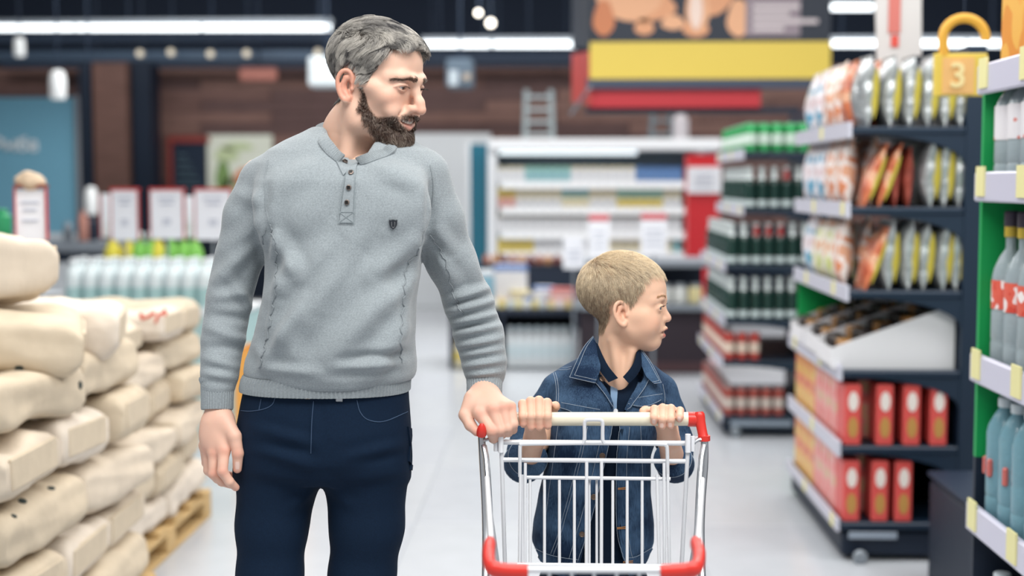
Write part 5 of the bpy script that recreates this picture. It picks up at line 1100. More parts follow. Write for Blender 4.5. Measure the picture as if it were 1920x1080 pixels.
# the body under the clothes
def rowp(py, xl, xr, hd, Y=MY): a = at(xl, py, Y); b = at(xr, py, Y); return (a[2], a[0], b[0], Y, hd)
fb = Field(*bounds(360, 1800, 960, 255, 2.5, 2.95), .008)
fb.loft([rowp(285, 600, 700, .06, 2.735), rowp(320, 500, 800, .085, 2.73), rowp(420, 512, 780, .105), rowp(560, 512, 755, .1), rowp(690, 490, 745, .1), rowp(790, 475, 745, .10), rowp(860, 490, 725, .07)], .02)
fb.chain([A(490, 335, 2.72), A(432, 560, 2.72), A(409, 740, 2.66)], [.042, .032, .024], .02); fb.chain([A(792, 335, 2.73), A(866, 560, 2.80), A(906, 715, 2.785)], [.042, .032, .025], .02)
FZ = 0.0
hipL, hipR = A(518, 860, 2.71), A(690, 860, 2.71); kneeL, kneeR = A(507, 1290, 2.66), A(674, 1290, 2.70)
ankL, ankR = at(508, 1290, 2.72), at(672, 1290, 2.76); ankL[2] = ankR[2] = .085
for a_, b_, c_ in ((hipL, kneeL, ankL), (hipR, kneeR, ankR)): fb.chain([a_, b_, c_], [.06, .045, .035], .03)
v, q = fb.surf(1); parts.append((v, q)); cols.append(np.tile(np.array(lin('#dcb097')), (len(v), 1)))
V, Q = join_q(parts); man = qmesh('person', V, Q, SKIN, None, np.concatenate(cols))
tag(man, 'bearded grey-haired man in grey button-neck sweater and dark jeans, resting a hand on the cart', 'person')

# hair, beard, brows, eyes
NAIL = mat('nail', '#e6c4b6', .25)
def fingernail(bv, x, y, hw, hh, par):
    v, f = patch(bv, [(x - hw * .8, y - hh), (x - hw, y), (x - hw * .7, y + hh)], [(x + hw * .8, y - hh), (x + hw, y), (x + hw * .7, y + hh)], .0005, .0012, 7, 5, bulge=.0004)
    MB().add(v, f).build('fingernail', NAIL, par)
fingernail(BRH, 445, 873, 4.2, 7.0, man)
def man_dir(P):
    x, y, z = P.T; top = np.clip((z - .055) / .035, 0, 1)[:, None]; back = np.clip((y - .0) / .06, 0, 1)[:, None]
    side = np.stack([0 * x, .45 + 0 * x, -1 + 0 * x], 1); sw = np.stack([.25 + 9 * np.sin(y * 60) * .03, -1 + 0 * x, .25 - 6 * (z - .09)], 1)
    crown = np.stack([x * 6, .3 + 0 * x, -1 + 0 * x], 1)
    return (side * (1 - back) + crown * back) * (1 - top) + sw * top
rng = np.random.default_rng(5)
wq = hmask[hq].mean(1)
R0 = roots(hv, hq, wq, 26000, rng)
hl = lambda P: np.interp(P[:, 2], [-.08, -.02, .03, .07, .11], [.010, .014, .022, .036, .052]) * (1 - .50 * np.clip((-P[:, 1] - .045) / .03, 0, 1))
hh = lambda P: np.interp(P[:, 2], [-.08, -.02, .03, .06, .085, .11], [.003, .004, .007, .011, .014, .0135]) + .005 * np.clip(-P[:, 1] / .08, 0, 1) * (P[:, 2] > .06)
P, cid = grow(fd, R0, man_dir, hl, hh, 9, .17, rng, 420, .62)
tone = np.clip(rng.normal(0, .16, len(P)) + rng.normal(.50, .27, 420)[cid] + np.where(R0[:, 2] < .0, -.12, 0) + .10 * (phi_of(R0) < 75), 0, 1)
g0, g1 = np.array(lin('#38373a')), np.array(lin('#cfcac1')); hc_ = g0 + (g1 - g0) * (tone ** 1.15)[:, None]
strands('hair', MH(P.reshape(-1, 3)).reshape(P.shape), 0.00030, hc_, HAIRM, man)['label'] = 'short grey hair swept forward over the forehead'
wq = bmask[hq].mean(1) ** 1.5; R0 = roots(hv, hq, wq, 13000, rng)
def beard_dir(P):
    x, y, z = P.T; mo = gauss(P, (0, -.1, -.055), (.03, .03, .008))[:, None]; d = np.stack([np.sign(x) * .1, -.25 + 0 * x, -1 + 0 * x], 1); m2 = np.stack([np.sign(x) * .9, .2 + 0 * x, -.7 + 0 * x], 1)
    return d * (1 - mo) + m2 * mo
bl = lambda P: np.interp(P[:, 2], [-.135, -.11, -.08, -.055, -.02], [.014, .025, .016, .0050, .006]); bh = lambda P: np.interp(P[:, 2], [-.135, -.11, -.08, -.055, -.02], [.007, .012, .0085, .005, .003])
P, cid = grow(fd, R0, beard_dir, bl, bh, 6, .40, rng, 300, .5, 1.2)
grey = np.clip(np.clip((-R0[:, 2] - .088) / .022, 0, 1) * (np.abs(R0[:, 0]) < .035) * .75 + .14, 0, 1); pick = rng.random(len(P)) < grey
bc = np.where(pick[:, None], np.array(lin('#a8998a')), np.array(lin('#4a352b'))) * rng.uniform(.55, 1.25, (len(P), 1))
strands('beard', MH(P.reshape(-1, 3)).reshape(P.shape), 0.00026, bc, HAIRM, man)['label'] = 'full dark beard greying at the chin'
for s in (-1, 1):
    u = rng.random(330); lx = .009 + .042 * u; cz = .0150 + .0030 * np.sin(u * PI * .75) - .0065 * u ** 2
    R0 = np.stack([s * lx, np.full(330, -.099) + 15 * (lx - .010) ** 2, cz + rng.normal(0, .0010, 330) * (1.3 - u)], 1)
    for _ in range(6): R0 -= fd.grad(R0) * fd.sample(R0)[:, None]
    P, _ = grow(fd, R0, lambda Q_: np.tile(np.array([s * 1.0, 0, .28]), (len(Q_), 1)) - np.array([0, 0, 18.0]) * (np.abs(Q_[:, :1]) - .02), lambda Q_: np.full(len(Q_), .009), lambda Q_: np.full(len(Q_), .0022), 5, .2, rng)
    strands('eyebrow', MH(P.reshape(-1, 3)).reshape(P.shape), .00034, np.tile(np.array(lin('#5a463a')), (330, 1)) * rng.uniform(.7, 1.3, (330, 1)), HAIRM, man)
    u = rng.random(70); lx = .021 + .025 * u
    R0 = np.stack([s * lx, -.0965 + 11 * (lx - .03) ** 2, .0008 + 0 * u - 20 * (lx - .033) ** 2], 1)
    K = np.linspace(0, 1, 5)[None, :, None]; P = R0[:, None] + K * np.array([s * .0015, -.0062, -.0022]) + K ** 2 * np.array([s * .001, 0, .0022])
    strands('eyelashes', MH(P.reshape(-1, 3)).reshape(P.shape), .00025, np.tile(np.array(lin('#2b2320')), (70, 1)), HAIRM, man)
    eyeball('eye', (s * .0318, -.0775, -.002), .0128, (.30, -1, -.36), '#4b3a2c', man, MH)
tm = MB()
for i in range(-4, 5):
    x = i * .0054; y = -.0972 + 13 * x * x * 1.15; tm.box((x, y, -.0684 + 9 * x * x), (.0051, .0045, .0078 - abs(i) * .0004), rz=math.atan(32 * x), bev=.0012)
to = tm.build('teeth', mat('teeth', '#e9e2d8', .25), man); to.data.transform(Matrix.Translation(Vector(m_org)) @ (Matrix(m_rot.tolist()).to_4x4() @ Matrix.Scale(m_s, 4)))
# ------------------------------------------------------------------ his sweater
def knit_mat(name, hexc, rows=1180.0, rot=(0, 0, 0), strength=.22):
    m = mat(name, hexc, .9, var=.16, vscale=420, spec=.15, sheen=.3, detail=2.0); nt = m.node_tree; b = nt.nodes['Principled BSDF']
    tc = nt.nodes.new('ShaderNodeTexCoord'); mp = nt.nodes.new('ShaderNodeMapping'); mp.inputs['Rotation'].default_value = rot
    w1 = nt.nodes.new('ShaderNodeTexWave'); w1.bands_direction = 'Z'; w1.inputs['Scale'].default_value = rows / 10.5; w1.inputs['Distortion'].default_value = 1.2; w1.inputs['Detail Scale'].default_value = 4
    n = nt.nodes.new('ShaderNodeTexNoise'); n.inputs['Scale'].default_value = 700
    mx = nt.nodes.new('ShaderNodeMath'); mx.operation = 'ADD'
    nt.links.new(tc.outputs['Object'], mp.inputs[0]); nt.links.new(mp.outputs[0], w1.inputs['Vector']); nt.links.new(mp.outputs[0], n.inputs['Vector'])
    nt.links.new(w1.outputs['Fac'], mx.inputs[0]); nt.links.new(n.outputs['Fac'], mx.inputs[1])
    bp = nt.nodes.new('ShaderNodeBump'); bp.inputs['Strength'].default_value = strength; bp.inputs['Distance'].default_value = .0016
    nt.links.new(mx.outputs[0], bp.inputs['Height']); nt.links.new(bp.outputs[0], b.inputs['Normal']); return m
SWEAT = knit_mat('grey_knit', '#91999d')
RIBM = mat('grey_rib_knit', '#8f979b', .9, var=.14, vscale=400, bump=.3, bscale=900, spec=.15, sheen=.3)
fs = Field(*bounds(350, 800, 985, 205, 2.48, 2.98), .0042)
fs.loft([rowp(238, 588, 722, .062, 2.73), rowp(250, 565, 748, .072, 2.728), rowp(264, 535, 778, .085, 2.725), rowp(282, 505, 800, .098, 2.72), rowp(305, 485, 812, .110, 2.715), rowp(340, 478, 812, .120), rowp(400, 486, 803, .128), rowp(480, 499, 792, .130), rowp(520, 498, 787, .129),
         rowp(560, 495, 782, .126), rowp(600, 485, 780, .125), rowp(635, 476, 778, .124), rowp(672, 462, 781, .127), rowp(696, 460, 780, .126), rowp(708, 466, 774, .119)], .012, 2.35)
fs.ell(at(570, 395, 2.615), (.085, .03, .07), .05); fs.ell(at(720, 395, 2.615), (.085, .03, .07), .05)      # chest
fs.ell(at(625, 610, 2.60), (.11, .03, .10), .06)
RS = [A(493, 346, 2.715), A(470, 405, 2.715), A(449, 480, 2.712), A(429, 560, 2.705), A(418, 640, 2.69), A(412, 700, 2.672), A(409, 722, 2.665)]
RR = [p / 963 for p in (48, 48, 46, 44, 41, 35, 32)]; fs.chain(RS[:3], RR[:3], .022, kin=.018); fs.chain(RS[2:], RR[2:], .005, kin=.004)
LS = [A(797, 330, 2.725), A(822, 410, 2.745), A(846, 490, 2.77), A(878, 565, 2.795), A(899, 630, 2.79), A(908, 680, 2.785), A(911, 703, 2.782)]
fs.chain(LS, [p / 940 for p in (46, 45, 44, 44, 43.5, 39, 36)], .022, kin=.02)
# neck opening
fs.cap(A(660, 190, 2.725), A(660, 262, 2.722), .066, .062, .008, 's'); fs.cap(A(660, 250, 2.66), A(657, 285, 2.615), .050, .028, .012, 's')
sv, sq = fs.surf(2); sn = vnormals(sv, sq)
FL = []
def fan(cx, cy, a0, a1, n, r0, r1, amp, wd):
    for i in range(n):
        a = math.radians(a0 + (a1 - a0) * i / max(1, n - 1)); FL.append((cx + r0 * math.cos(a), cy + r0 * math.sin(a), cx + r1 * math.cos(a), cy + r1 * math.sin(a), amp, wd))
# drapes of the body
for L in [(505, 425, 505, 470, -.006, 7), (797, 445, 790, 500, -.006, 7), (570, 560, 500, 680, .005, 12), (720, 430, 600, 590, -.004, 16), (690, 470, 520, 650, .007, 26), (640, 440, 520, 560, .005, 20), (760, 520, 600, 690, .006, 26), (770, 600, 690, 690, .006, 20), (560, 470, 512, 560, .005, 14), (520, 600, 560, 690, .002, 16), (480, 640, 500, 690, .004, 12),
          (800, 440, 700, 520, .006, 16), (795, 460, 730, 580, .005, 14), (505, 430, 560, 520, .006, 14), (500, 440, 525, 540, .006, 11), (780, 500, 745, 640, .004, 14), (620, 690, 760, 682, .005, 9), (470, 690, 600, 700, .004, 9), (640, 672, 780, 660, -.004, 8),
          (655, 330, 600, 470, -.003, 26), (600, 300, 520, 360, .003, 18), (700, 310, 790, 350, .004, 14), (720, 300, 800, 330, .003, 10), (500, 330, 490, 430, -.004, 10), (806, 330, 806, 440, -.004, 9)]: FL.append(L)
# right sleeve
for L in [(505, 400, 430, 470, .005, 14), (500, 440, 420, 510, .004, 12), (395, 560, 470, 545, .005, 10), (388, 590, 475, 600, -.005, 9), (385, 615, 470, 640, .005, 9), (382, 650, 455, 655, -.004, 8), (380, 672, 450, 690, .004, 8), (430, 520, 480, 590, .004, 9), (440, 360, 490, 380, .003, 14), (384, 700, 440, 708, .005, 7), (450, 480, 400, 540, .004, 14)]: FL.append(L)
# left sleeve: bunched at the elbow and forearm
for L in [(815, 420, 850, 480, .005, 13), (810, 460, 850, 530, .004, 12), (838, 562, 922, 540, .006, 8), (840, 585, 930, 562, .0075, 8), (846, 606, 934, 588, .007, 7), (852, 628, 938, 610, .006, 7), (858, 650, 940, 634, .006, 6.5), (862, 668, 942, 654, .0055, 6), (866, 688, 944, 676, .006, 7), (870, 704, 944, 696, .005, 6), (838, 575, 920, 552, -.004, 5), (850, 618, 934, 600, -.004, 5), (880, 480, 905, 545, .003, 12)]: FL.append(L)
FL = [(a, b, c, d, e * (2.1 if f >= 12 else 1.5), f) for a, b, c, d, e, f in FL]
sv = folds(sv, sn, FL); sv = lap(sv, sq, .4)
# slight unevenness of soft knit
sn = vnormals(sv, sq); q_ = sv * 17; sv = sv + sn * (.0012 * (np.sin(q_[:, 0] + 1.7 * np.sin(q_[:, 2])) * np.sin(q_[:, 2] * 1.3 + q_[:, 1])))[:, None]
sweater = qmesh('sweater', sv, sq, SWEAT, man); sweater['label'] = 'grey knitted henley sweater'
BS = bvh_of(sv, sq)
# ribbed hem, cuffs, collar
def ctr(xl, xr, py, Y): a = at(xl, py, Y); b = at(xr, py, Y); return (a + b) / 2, (b[0] - a[0]) / 2
C_, A_, B_ = [], [], []
for py, xl, xr, hd in [(702, 461, 775, .1215), (706, 458, 771, .122), (712, 455, 770, .1215), (722, 453, 769, .121), (728, 452, 769, .1205), (733, 452.5, 768.5, .1195)]:
    c, a = ctr(xl, xr, py - 3, MY); C_.append(c); A_.append(a); B_.append(hd)
rv, rf = ribbed(C_, A_, B_, 130, .0009, 6, 2.35)
MB().add(rv, rf).build('ribbed_hem', RIBM, sweater)
def cuff(c0, c1, r0, r1, bulge=.002):
    c0, c1 = np.array(c0), np.array(c1); ax = c1 - c0; ax /= np.linalg.norm(ax); x = np.cross(ax, [0, 1.0, 0]); x /= np.linalg.norm(x); y = np.cross(ax, x); T = np.stack([x, y, ax], 1)
    ts = [0, .08, .2, .45, .7, .95, 1.0, .97]; rs = [r0 * 1.08, r0 * 1.1, r0, (r0 + r1) / 2, r1 * 1.0, r1, r1 * .97, r1 * .86]
    v, f = ribbed([c0 + (c1 - c0) * t for t in ts], [r * 1.03 for r in rs], [r * .93 for r in rs], 36, .0007, 6, 2.0, tilt=T)
    return MB().add(v, f).build('ribbed_cuff', RIBM, sweater)
cuff(A(408, 708, 2.668), A(407, 768, 2.655), .0315, .0300); cuff(A(909, 692, 2.785), A(908, 738, 2.762), .0365, .0345)
# collar band: follows the rim of the opening
cpl = [((612, 232, 2.745), (592, 240, 2.735)), ((611, 242, 2.715), (590, 249, 2.705)), ((616, 258, 2.675), (598, 268, 2.668)), ((628, 274, 2.640), (612, 287, 2.634)), ((638, 286, 2.618), (626, 299, 2.606)), ((646, 292, 2.606), (634, 305, 2.596))]
cpr = [((667, 298, 2.604), (676, 309, 2.594)), ((674, 295, 2.606), (688, 306, 2.597)), ((690, 289, 2.622), (704, 300, 2.612)), ((712, 281, 2.647), (728, 291, 2.635)), ((728, 270, 2.68), (743, 278, 2.672)), ((735, 256, 2.72), (750, 260, 2.715)), ((722, 244, 2.77), (738, 244, 2.78)), ((680, 236, 2.795), (686, 230, 2.81)), ((640, 233, 2.79), (628, 229, 2.80)), ((612, 232, 2.745), (592, 240, 2.735))]
def band(pairs, name, nr):
    fx = []
    for k, (p, q) in enumerate(pairs):
        h, n_ = cast(BS, q[0], q[1])
        if (q[2] < 2.70) and abs(h[1] - q[2]) < .06: q = (q[0], q[1], h[1] - .001); p = (p[0], p[1], h[1] + .012)
        fx.append((p, q))
    pairs = fx; a = spline([A(*p) for p, q in pairs], nr * 6); b = spline([A(*q) for p, q in pairs], nr * 6); T = np.gradient((a + b) / 2, axis=0); T /= np.linalg.norm(T, axis=1)[:, None]
    wv_ = b - a; n = np.cross(T, wv_); n /= np.linalg.norm(n, axis=1)[:, None]; c_ = A(660, 255, 2.72); n *= np.sign(((a - c_) * n).sum(1).mean() + 1e-9)
    rb = (.0007 * np.sin(np.arange(len(a)) / 6 * 2 * PI))[:, None]; V = []
    for t, h, k in [(-.05, -.004, 0), (-.06, .0015, 0), (.02, .0040, 1), (.3, .0052, 1), (.6, .0052, 1), (.9, .0042, 1), (1.05, .0015, 0), (1.05, -.005, 0)]: V.append(a + wv_ * t + n * (h + rb * k))
    V = np.stack(V, 1).reshape(-1, 3); m = 8; k = len(a); Fc = [(i * m + j, i * m + (j + 1) % m, (i + 1) * m + (j + 1) % m, (i + 1) * m + j) for i in range(k - 1) for j in range(m)] + [tuple(range(m)), tuple((k - 1) * m + j for j in range(m))]
    return MB().add(V, Fc).build(name, RIBM, sweater)
band(cpl, 'collar_band', 24); band(cpr, 'collar_band', 60)
# placket with buttons
PLM = mat('grey_placket_knit', '#939b9f', .9, var=.12, vscale=420, bump=.25, bscale=900, spec=.15)
v, f = patch(BS, [(656, 311), (650, 321), (648, 335), (644, 365), (640, 395), (637, 417)], [(677, 302), (669, 313), (667, 330), (664, 365), (663, 395), (663, 417)], .0028, .006, 26, 7); MB().add(v, f).build('button_placket', PLM, sweater)
v, f = patch(BS, [(627, 299), (634, 311), (644, 330)], [(649, 294), (655, 303), (660, 313)], .0030, .008, 10, 6); MB().add(v, f).build('button_placket', PLM, sweater)
SEAM = mat('seam_thread', '#8f999d', .9); DK = mat('black_button', '#191818', .35); CU = mat('button_rim', '#8f8078', .35, .7)
sm = MB()
for L in ([(651, 322), (647, 335), (641, 365), (637, 400), (635, 418)], [(637, 398), (664, 398)], [(636, 418), (664, 418)], [(637, 398), (664, 418)], [(664, 398), (636, 418)], [(664, 320), (666, 360), (664, 418)]): sm.tube(stitch(BS, L, 0, .0034), .00055, 5)
sm.build('placket_stitching', SEAM, sweater)
def frame_of(n): z = n; x = np.cross([0, 0, 1.0], z); x /= np.linalg.norm(x); return np.stack([x, np.cross(z, x), z], 1)
for k, (px, py) in enumerate([(645, 307), (658.5, 325.5), (655, 352), (652, 380)]):
    p, n = cast(BS, px, py, .0062 if k == 0 else .0048); T = frame_of(n) @ rotz(.55 if k == 0 else .1)
    b = MB().add((MB().lathe([(.0, -.0012), (.0046, -.0012), (.0052, 0), (.0048, .0012), (.0036, .0016), (0, .0016)], seg=18, cap=False).v[0]) @ T.T + p, MB().lathe([(0, 0), (1, 0), (1, 1), (1, 1), (1, 1), (0, 1)], seg=18, cap=False).f).build('button', CU, sweater)
    MB().box(p + n * .0017, (.0066, .0066, .0016), bev=.0005, rot=T).build('button_centre', DK, sweater)['label'] = 'black square button centre'
# shield badge on the chest
p, n = cast(BS, 737, 420, .001); T = frame_of(n); sh = [(-.0078, .0085), (-.0045, .0075), (0, .0088), (.0045, .0075), (.0078, .0085), (.0072, -.001), (.0045, -.0065), (0, -.0098), (-.0045, -.0065), (-.0072, -.001)]
MB().prism([T @ np.array([x, y, 0]) + p for x, y in sh], n * .0022).build('shield_badge', mat('badge_black', '#22272e', .4), sweater)['label'] = 'small black shield badge'
lm = MB()
for x in (-.003, .003): lm.box(p + n * .0025 + T @ np.array([x, .001, 0]), (.0007, .0085, .0008), rot=T)
for s in (-1, 1): lm.box(p + n * .0025 + T @ np.array([s * .0011, -.0053, 0]), (.0030, .0007, .0008), rot=T @ rotz(s * .6))
lm.build('badge_lines', mat('badge_silver', '#9a9c9e', .4, .5), sweater)
# wavy side and sleeve seams
def wavy(pts, amp=2.2, per=26):
    P = spline([(x, y, 0) for x, y in pts], 60)[:, :2]; L = np.concatenate([[0], np.cumsum(np.linalg.norm(np.diff(P, axis=0), axis=1))]); P[:, 0] += amp * np.sin(L * 2 * PI / per) + .5 * amp * np.sin(L * 2 * PI / per * 2.3 + 1); return [tuple(p) for p in P]
for L in ([(505, 420), (512, 440), (518, 480), (518, 530), (511, 580), (504, 620), (495, 660), (487, 690)], [(497, 425), (489, 470), (474, 530), (463, 580), (450, 640), (441, 700)], [(800, 425), (785, 470), (763, 500), (757, 560), (752, 620), (752, 680)], [(805, 440), (822, 462), (838, 500), (852, 555), (868, 590)]): MB().tube(stitch(BS, wavy(L), 0, .0012), .0012, 6).build('side_seam', mat('seam_knit', '#8a9195', .9), sweater)
for L in ([(503, 300), (497, 340), (499, 385), (505, 420)], [(806, 310), (812, 350), (808, 400), (800, 430)]): MB().tube(stitch(BS, L, 0, .0009), .0009, 6).build('armhole_seam', mat('seam_knit', '#8a9195', .9), sweater)

# ------------------------------------------------------------------ his jeans, belt, shoes
fj = Field(bounds(425, 700, 800, 690, 2.5, 2.92)[0] * [1, 1, 0] + [0, 0, .03], bounds(425, 700, 800, 690, 2.5, 2.92)[1], .0065)
fj.loft([rowp(700, 466, 764, .108), rowp(745, 456, 766, .111), rowp(800, 446, 770, .122, 2.705), rowp(850, 443, 769, .118, 2.705), rowp(880, 443, 767, .100, 2.705), rowp(896, 446, 763, .08, 2.705)], .03, 2.5)
def jleg(xs, k): fj.chain([np.array([*at(x, y, Y)[:2], at(x, y, Y)[2]]) for x, y, Y in xs], k, .02, kin=.02)
jleg([(521, 900, 2.70), (510, 985, 2.695), (506, 1080, 2.69), (505, 1290, 2.665)], [.0830, .0690, .0635, .056]); jleg([(686, 900, 2.71), (688, 985, 2.71), (679, 1080, 2.715), (676, 1290, 2.72)], [.0840, .0715, .0650, .056])
for (a_, b_) in ((kneeL, ankL), (kneeR, ankR)): fj.cap(a_, np.array(b_) + [0, 0, .02], .057, .048, .02)
jv, jq = fj.surf(2); jn = vnormals(jv, jq)
jv = folds(jv, jn, [(470, 800, 590, 830, .004, 9), (465, 830, 590, 850, -.003, 8), (600, 880, 480, 840, .004, 10), (760, 830, 640, 860, .004, 9), (765, 850, 680, 870, -.003, 8), (600, 900, 540, 960, .004, 10), (605, 900, 660, 950, .004, 10), (590, 760, 592, 860, .003, 7), (770, 880, 660, 900, .004, 11), (450, 880, 570, 900, .003, 10)])
JEAN = mat('dark_denim', '#0c1f34', .85, var=.12, vscale=300, bump=.25, bscale=1400, spec=.2)
jeans = qmesh('jeans', jv, jq, JEAN, man); jeans['label'] = 'dark navy jeans'
BJ = bvh_of(jv, jq); TH = mat('jeans_thread', '#3c506a', .9)
for L in ([(517, 742), (511, 758), (495, 767), (470, 771), (452, 770)], [(669, 750), (675, 772), (690, 787), (720, 790), (764, 772)], [(588, 752), (585, 790), (583, 850)], [(490, 748), (486, 768)]): MB().tube(stitch(BJ, L, 0, .0006), .0008, 5).build('jeans_seam', TH, jeans)
p, n = cast(BJ, 490, 736, .001); MB().lathe([(0, -.001), (.003, -.001), (.003, .001), (.0015, .002), (0, .002)], seg=12, cap=False).build('rivet', mat('steel', '#b9bec2', .3, 1), jeans, loc=p)
p, n = cast(BJ, 636, 747, .003); MB().box(p, (.013, .004, .012), bev=.001).build('belt_buckle', mat('steel', '#b9bec2', .3, 1), man)
p, n = cast(BJ, 577, 743, .002); MB().box(p, (.011, .004, .010), bev=.001).build('belt_loop', mat('tan_leather', '#8a6a4d', .6), man)
pv, pf = patch(BJ, [(763, 800), (768, 850), (768, 880)], [(772, 805), (773, 850), (770, 882)], .004, .006, 8, 4); MB().add(pv, pf).build('back_pocket', JEAN, jeans)
SHOE = mat('brown_leather', '#3a2a22', .5); SOLE = mat('shoe_sole', '#1b1a1a', .7)
for a_ in (ankL, ankR):
    f_ = Field(np.array(a_) * [1, 1, 0] + [-.07, -.25, .005], np.array(a_) * [1, 1, 0] + [.07, .12, .17], .006)
    g = np.array(a_) * [1, 1, 0]; f_.ell(g + [0, -.11, .045], (.048, .105, .042), .02); f_.ell(g + [0, .03, .055], (.038, .06, .05), .03); f_.cap(g + [0, .02, .07], g + [0, .02, .12], .042, .045, .02)
    v, q = f_.surf(1); v[:, 2] = np.maximum(v[:, 2], .018); s_ = qmesh('shoe', v, q, SHOE, man)
    MB().lathe([(.0, 0), (1, 0), (1.02, .5), (1, 1), (0, 1)], seg=24, cap=False).build('sole', SOLE, s_).data.transform(Matrix.Translation(Vector(g + [0, -.055, 0])) @ Matrix.Diagonal((.05, .155, .022, 1)))
# ------------------------------------------------------------------ the boy
BY = 2.90
b_org = at(1175, 574, BY); b_rot = rotz(math.radians(81)) @ rotx(math.radians(-1)); b_s = .92
def BH(V): return (np.asarray(V) * b_s) @ b_rot.T + b_org
def BHi(P): return ((np.asarray(P) - b_org) @ b_rot) / b_s
fd = Field((-.10, -.118, -.235), (.10, .135, .142), .0019); fd.mg = .03
boy_head(fd)
q0, q1, q2 = BHi(at(1160, 625, 2.905)), BHi(at(1155, 690, 2.915)), BHi(at(1153, 745, 2.92))
fd.cap(q0, q1, .044, .045, .03); fd.cap(q1, q2, .045, .062, .03)
fd.cap(BHi(at(1150, 640, 2.87)), BHi(at(1163, 738, 2.865)), .008, .007, .015); fd.cap(BHi(at(1185, 660, 2.87)), BHi(at(1170, 738, 2.862)), .008, .006, .015)
bv_, bq_ = fd.surf(2); bz = bv_[:, 2]; ph = phi_of(bv_)
hairline = np.interp(ph, [0, 25, 42, 52, 60, 68, 76, 84, 92, 104, 114, 125, 140, 150, 180], [.074, .074, .070, .058, .038, .018, .002, .000, .016, .022, .012, -.018, -.044, -.060, -.066])
hm = np.clip((bz - hairline) / .008, 0, 1); em = ((np.abs(bv_[:, 0]) > .056) & (bv_[:, 1] > -.014) & (bv_[:, 1] < .024) & (bz < .017) & (bz > -.045)); hm = hm * ~em
col = np.tile(np.array(lin('#e0b79c')), (len(bv_), 1))
for s in (-1, 1): col = mixc(col, '#d3937c', .5 * gauss(bv_, (s * .042, -.055, -.034), (.02, .03, .018)))
col = mixc(col, '#d59a84', .4 * gauss(bv_, (0, -.098, -.027), (.012, .016, .012)))
for s in (-1, 1): col = mixc(col, '#d79a80', .6 * gauss(bv_, (s * .075, .003, -.010), (.010, .018, .026)))
lz = np.clip(2.2 * np.maximum(gauss(bv_, (0, -.090, -.0530), (.018, .022, .0038)), gauss(bv_, (0, -.085, -.0660), (.017, .022, .0058))) - .8, 0, 1)
col = mixc(col, '#c67a70', lz); col = mixc(col, '#4a2422', .95 * gauss(bv_, (0, -.076, -.0588), (.019, .009, .0034)))
col = mixc(col, '#b58f6c', .75 * hm)
parts = [(BH(bv_), bq_)]; cols = [col]
# hands round the push bar
grips = []
def grip(cx, sgn, wrist, elbow, lo, hi, thumb, fx, w_=.0092):
    f_ = Field(*bounds(*lo, *hi, 2.66, 2.94), .0015)
    f_.cap(elbow, wrist, .0255, .0215, .01)
    f_.cap(wrist, A(cx, 790, HY + .034), .021, .021, .012)
    f_.ell(A(cx, 778, HY + .030), (.030, .014, .021), .012)
    for i, (x, yk, yt, r) in enumerate(fx):
        K = A(x, yk + 5, HY + .026); f_.cap(A(cx, 785, HY + .032) * .5 + K * .5, K, .013, r * 1.05, .008)
        f_.chain([K, A(x, yk + 1, HY + .004), A(x + .5 * sgn, (yk + yt) / 2 + 2, HY - .0245), A(x + 1 * sgn, yt - 6, HY - .020), A(x + 1 * sgn, yt - 3, HY - .008)], [r * 1.08, r * 1.04, r * .96, r * .86, r * .7], .003, kin=.0025)
    f_.chain(thumb, [.0125, .0102, .0092, .0082], .010, kin=.004)
    v, q = f_.surf(1); parts.append((v, q)); grips.append(bvh_of(v, q))
    c = np.tile(np.array(lin('#e0b49b')), (len(v), 1))
    for x, yk, yt, r in fx: c = mixc(c, '#d08a76', .45 * np.exp(-((v - A(x, yk + 4, HY - .004)) ** 2).sum(1) / .008 ** 2)); c = mixc(c, '#d88f80', .55 * np.exp(-((v - A(x, yt - 7, HY - .022)) ** 2).sum(1) / .008 ** 2))
    cols.append(c)
RE, LE = A(989, 862, 2.868), A(1262, 862, 2.868)
grip(1003, 1, A(1003, 822, HY + .066), RE, (955, 900), (1065, 725), [A(1022, 778, HY + .038), A(1036, 768, HY + .034), A(1041, 762, HY + .024), A(1042, 760, HY + .014)],
     [(980, 756, 800, .0083), (995, 751, 806, .0087), (1010.5, 750, 806, .0090), (1026, 754, 803, .0088)])
grip(1247, -1, A(1254, 826, HY + .066), LE, (1190, 900), (1310, 725), [A(1230, 783, HY + .038), A(1217, 773, HY + .034), A(1210, 770, HY + .024), A(1206, 771, HY + .016)],
     [(1227, 766, 796, .0080), (1242.5, 764, 804, .0084), (1258, 765, 803, .0083), (1275, 769, 791, .0076)])
fb = Field(*bounds(960, 1700, 1320, 690, 2.72, 3.05), .008)
def rowb(py, xl, xr, hd, Y=BY): a = at(xl, py, Y); b = at(xr, py, Y); return (a[2], a[0], b[0], Y, hd)
fb.loft([rowb(730, 1110, 1205, .05, 2.92), rowb(752, 1060, 1235, .06), rowb(850, 1055, 1200, .075), rowb(1000, 1040, 1185, .08), rowb(1060, 1040, 1185, .085)], .02)
fb.chain([A(1052, 755, 2.91), RE], [.033, .022], .02); fb.chain([A(1236, 755, 2.91), LE], [.033, .022], .02)
bank = []
for x in (1078, 1146):
    k = at(x, 1330, 2.88); a = np.array([at(x, 1330, 2.93)[0], 2.93, .075]); bank.append((at(x, 1070, BY), k, a)); fb.chain([at(x, 1070, BY), k, a], [.062, .042, .028], .02)
v, q = fb.surf(1); parts.append((v, q)); cols.append(np.tile(np.array(lin('#e0b79c')), (len(v), 1)))
V, Q = join_q(parts); boy = qmesh('person', V, Q, SKIN, None, np.concatenate(cols))
for x, y in ((1226, 790), (1241, 798), (1256.5, 797), (1273.5, 785)): fingernail(grips[1], x, y, 3.2, 4.0, boy)
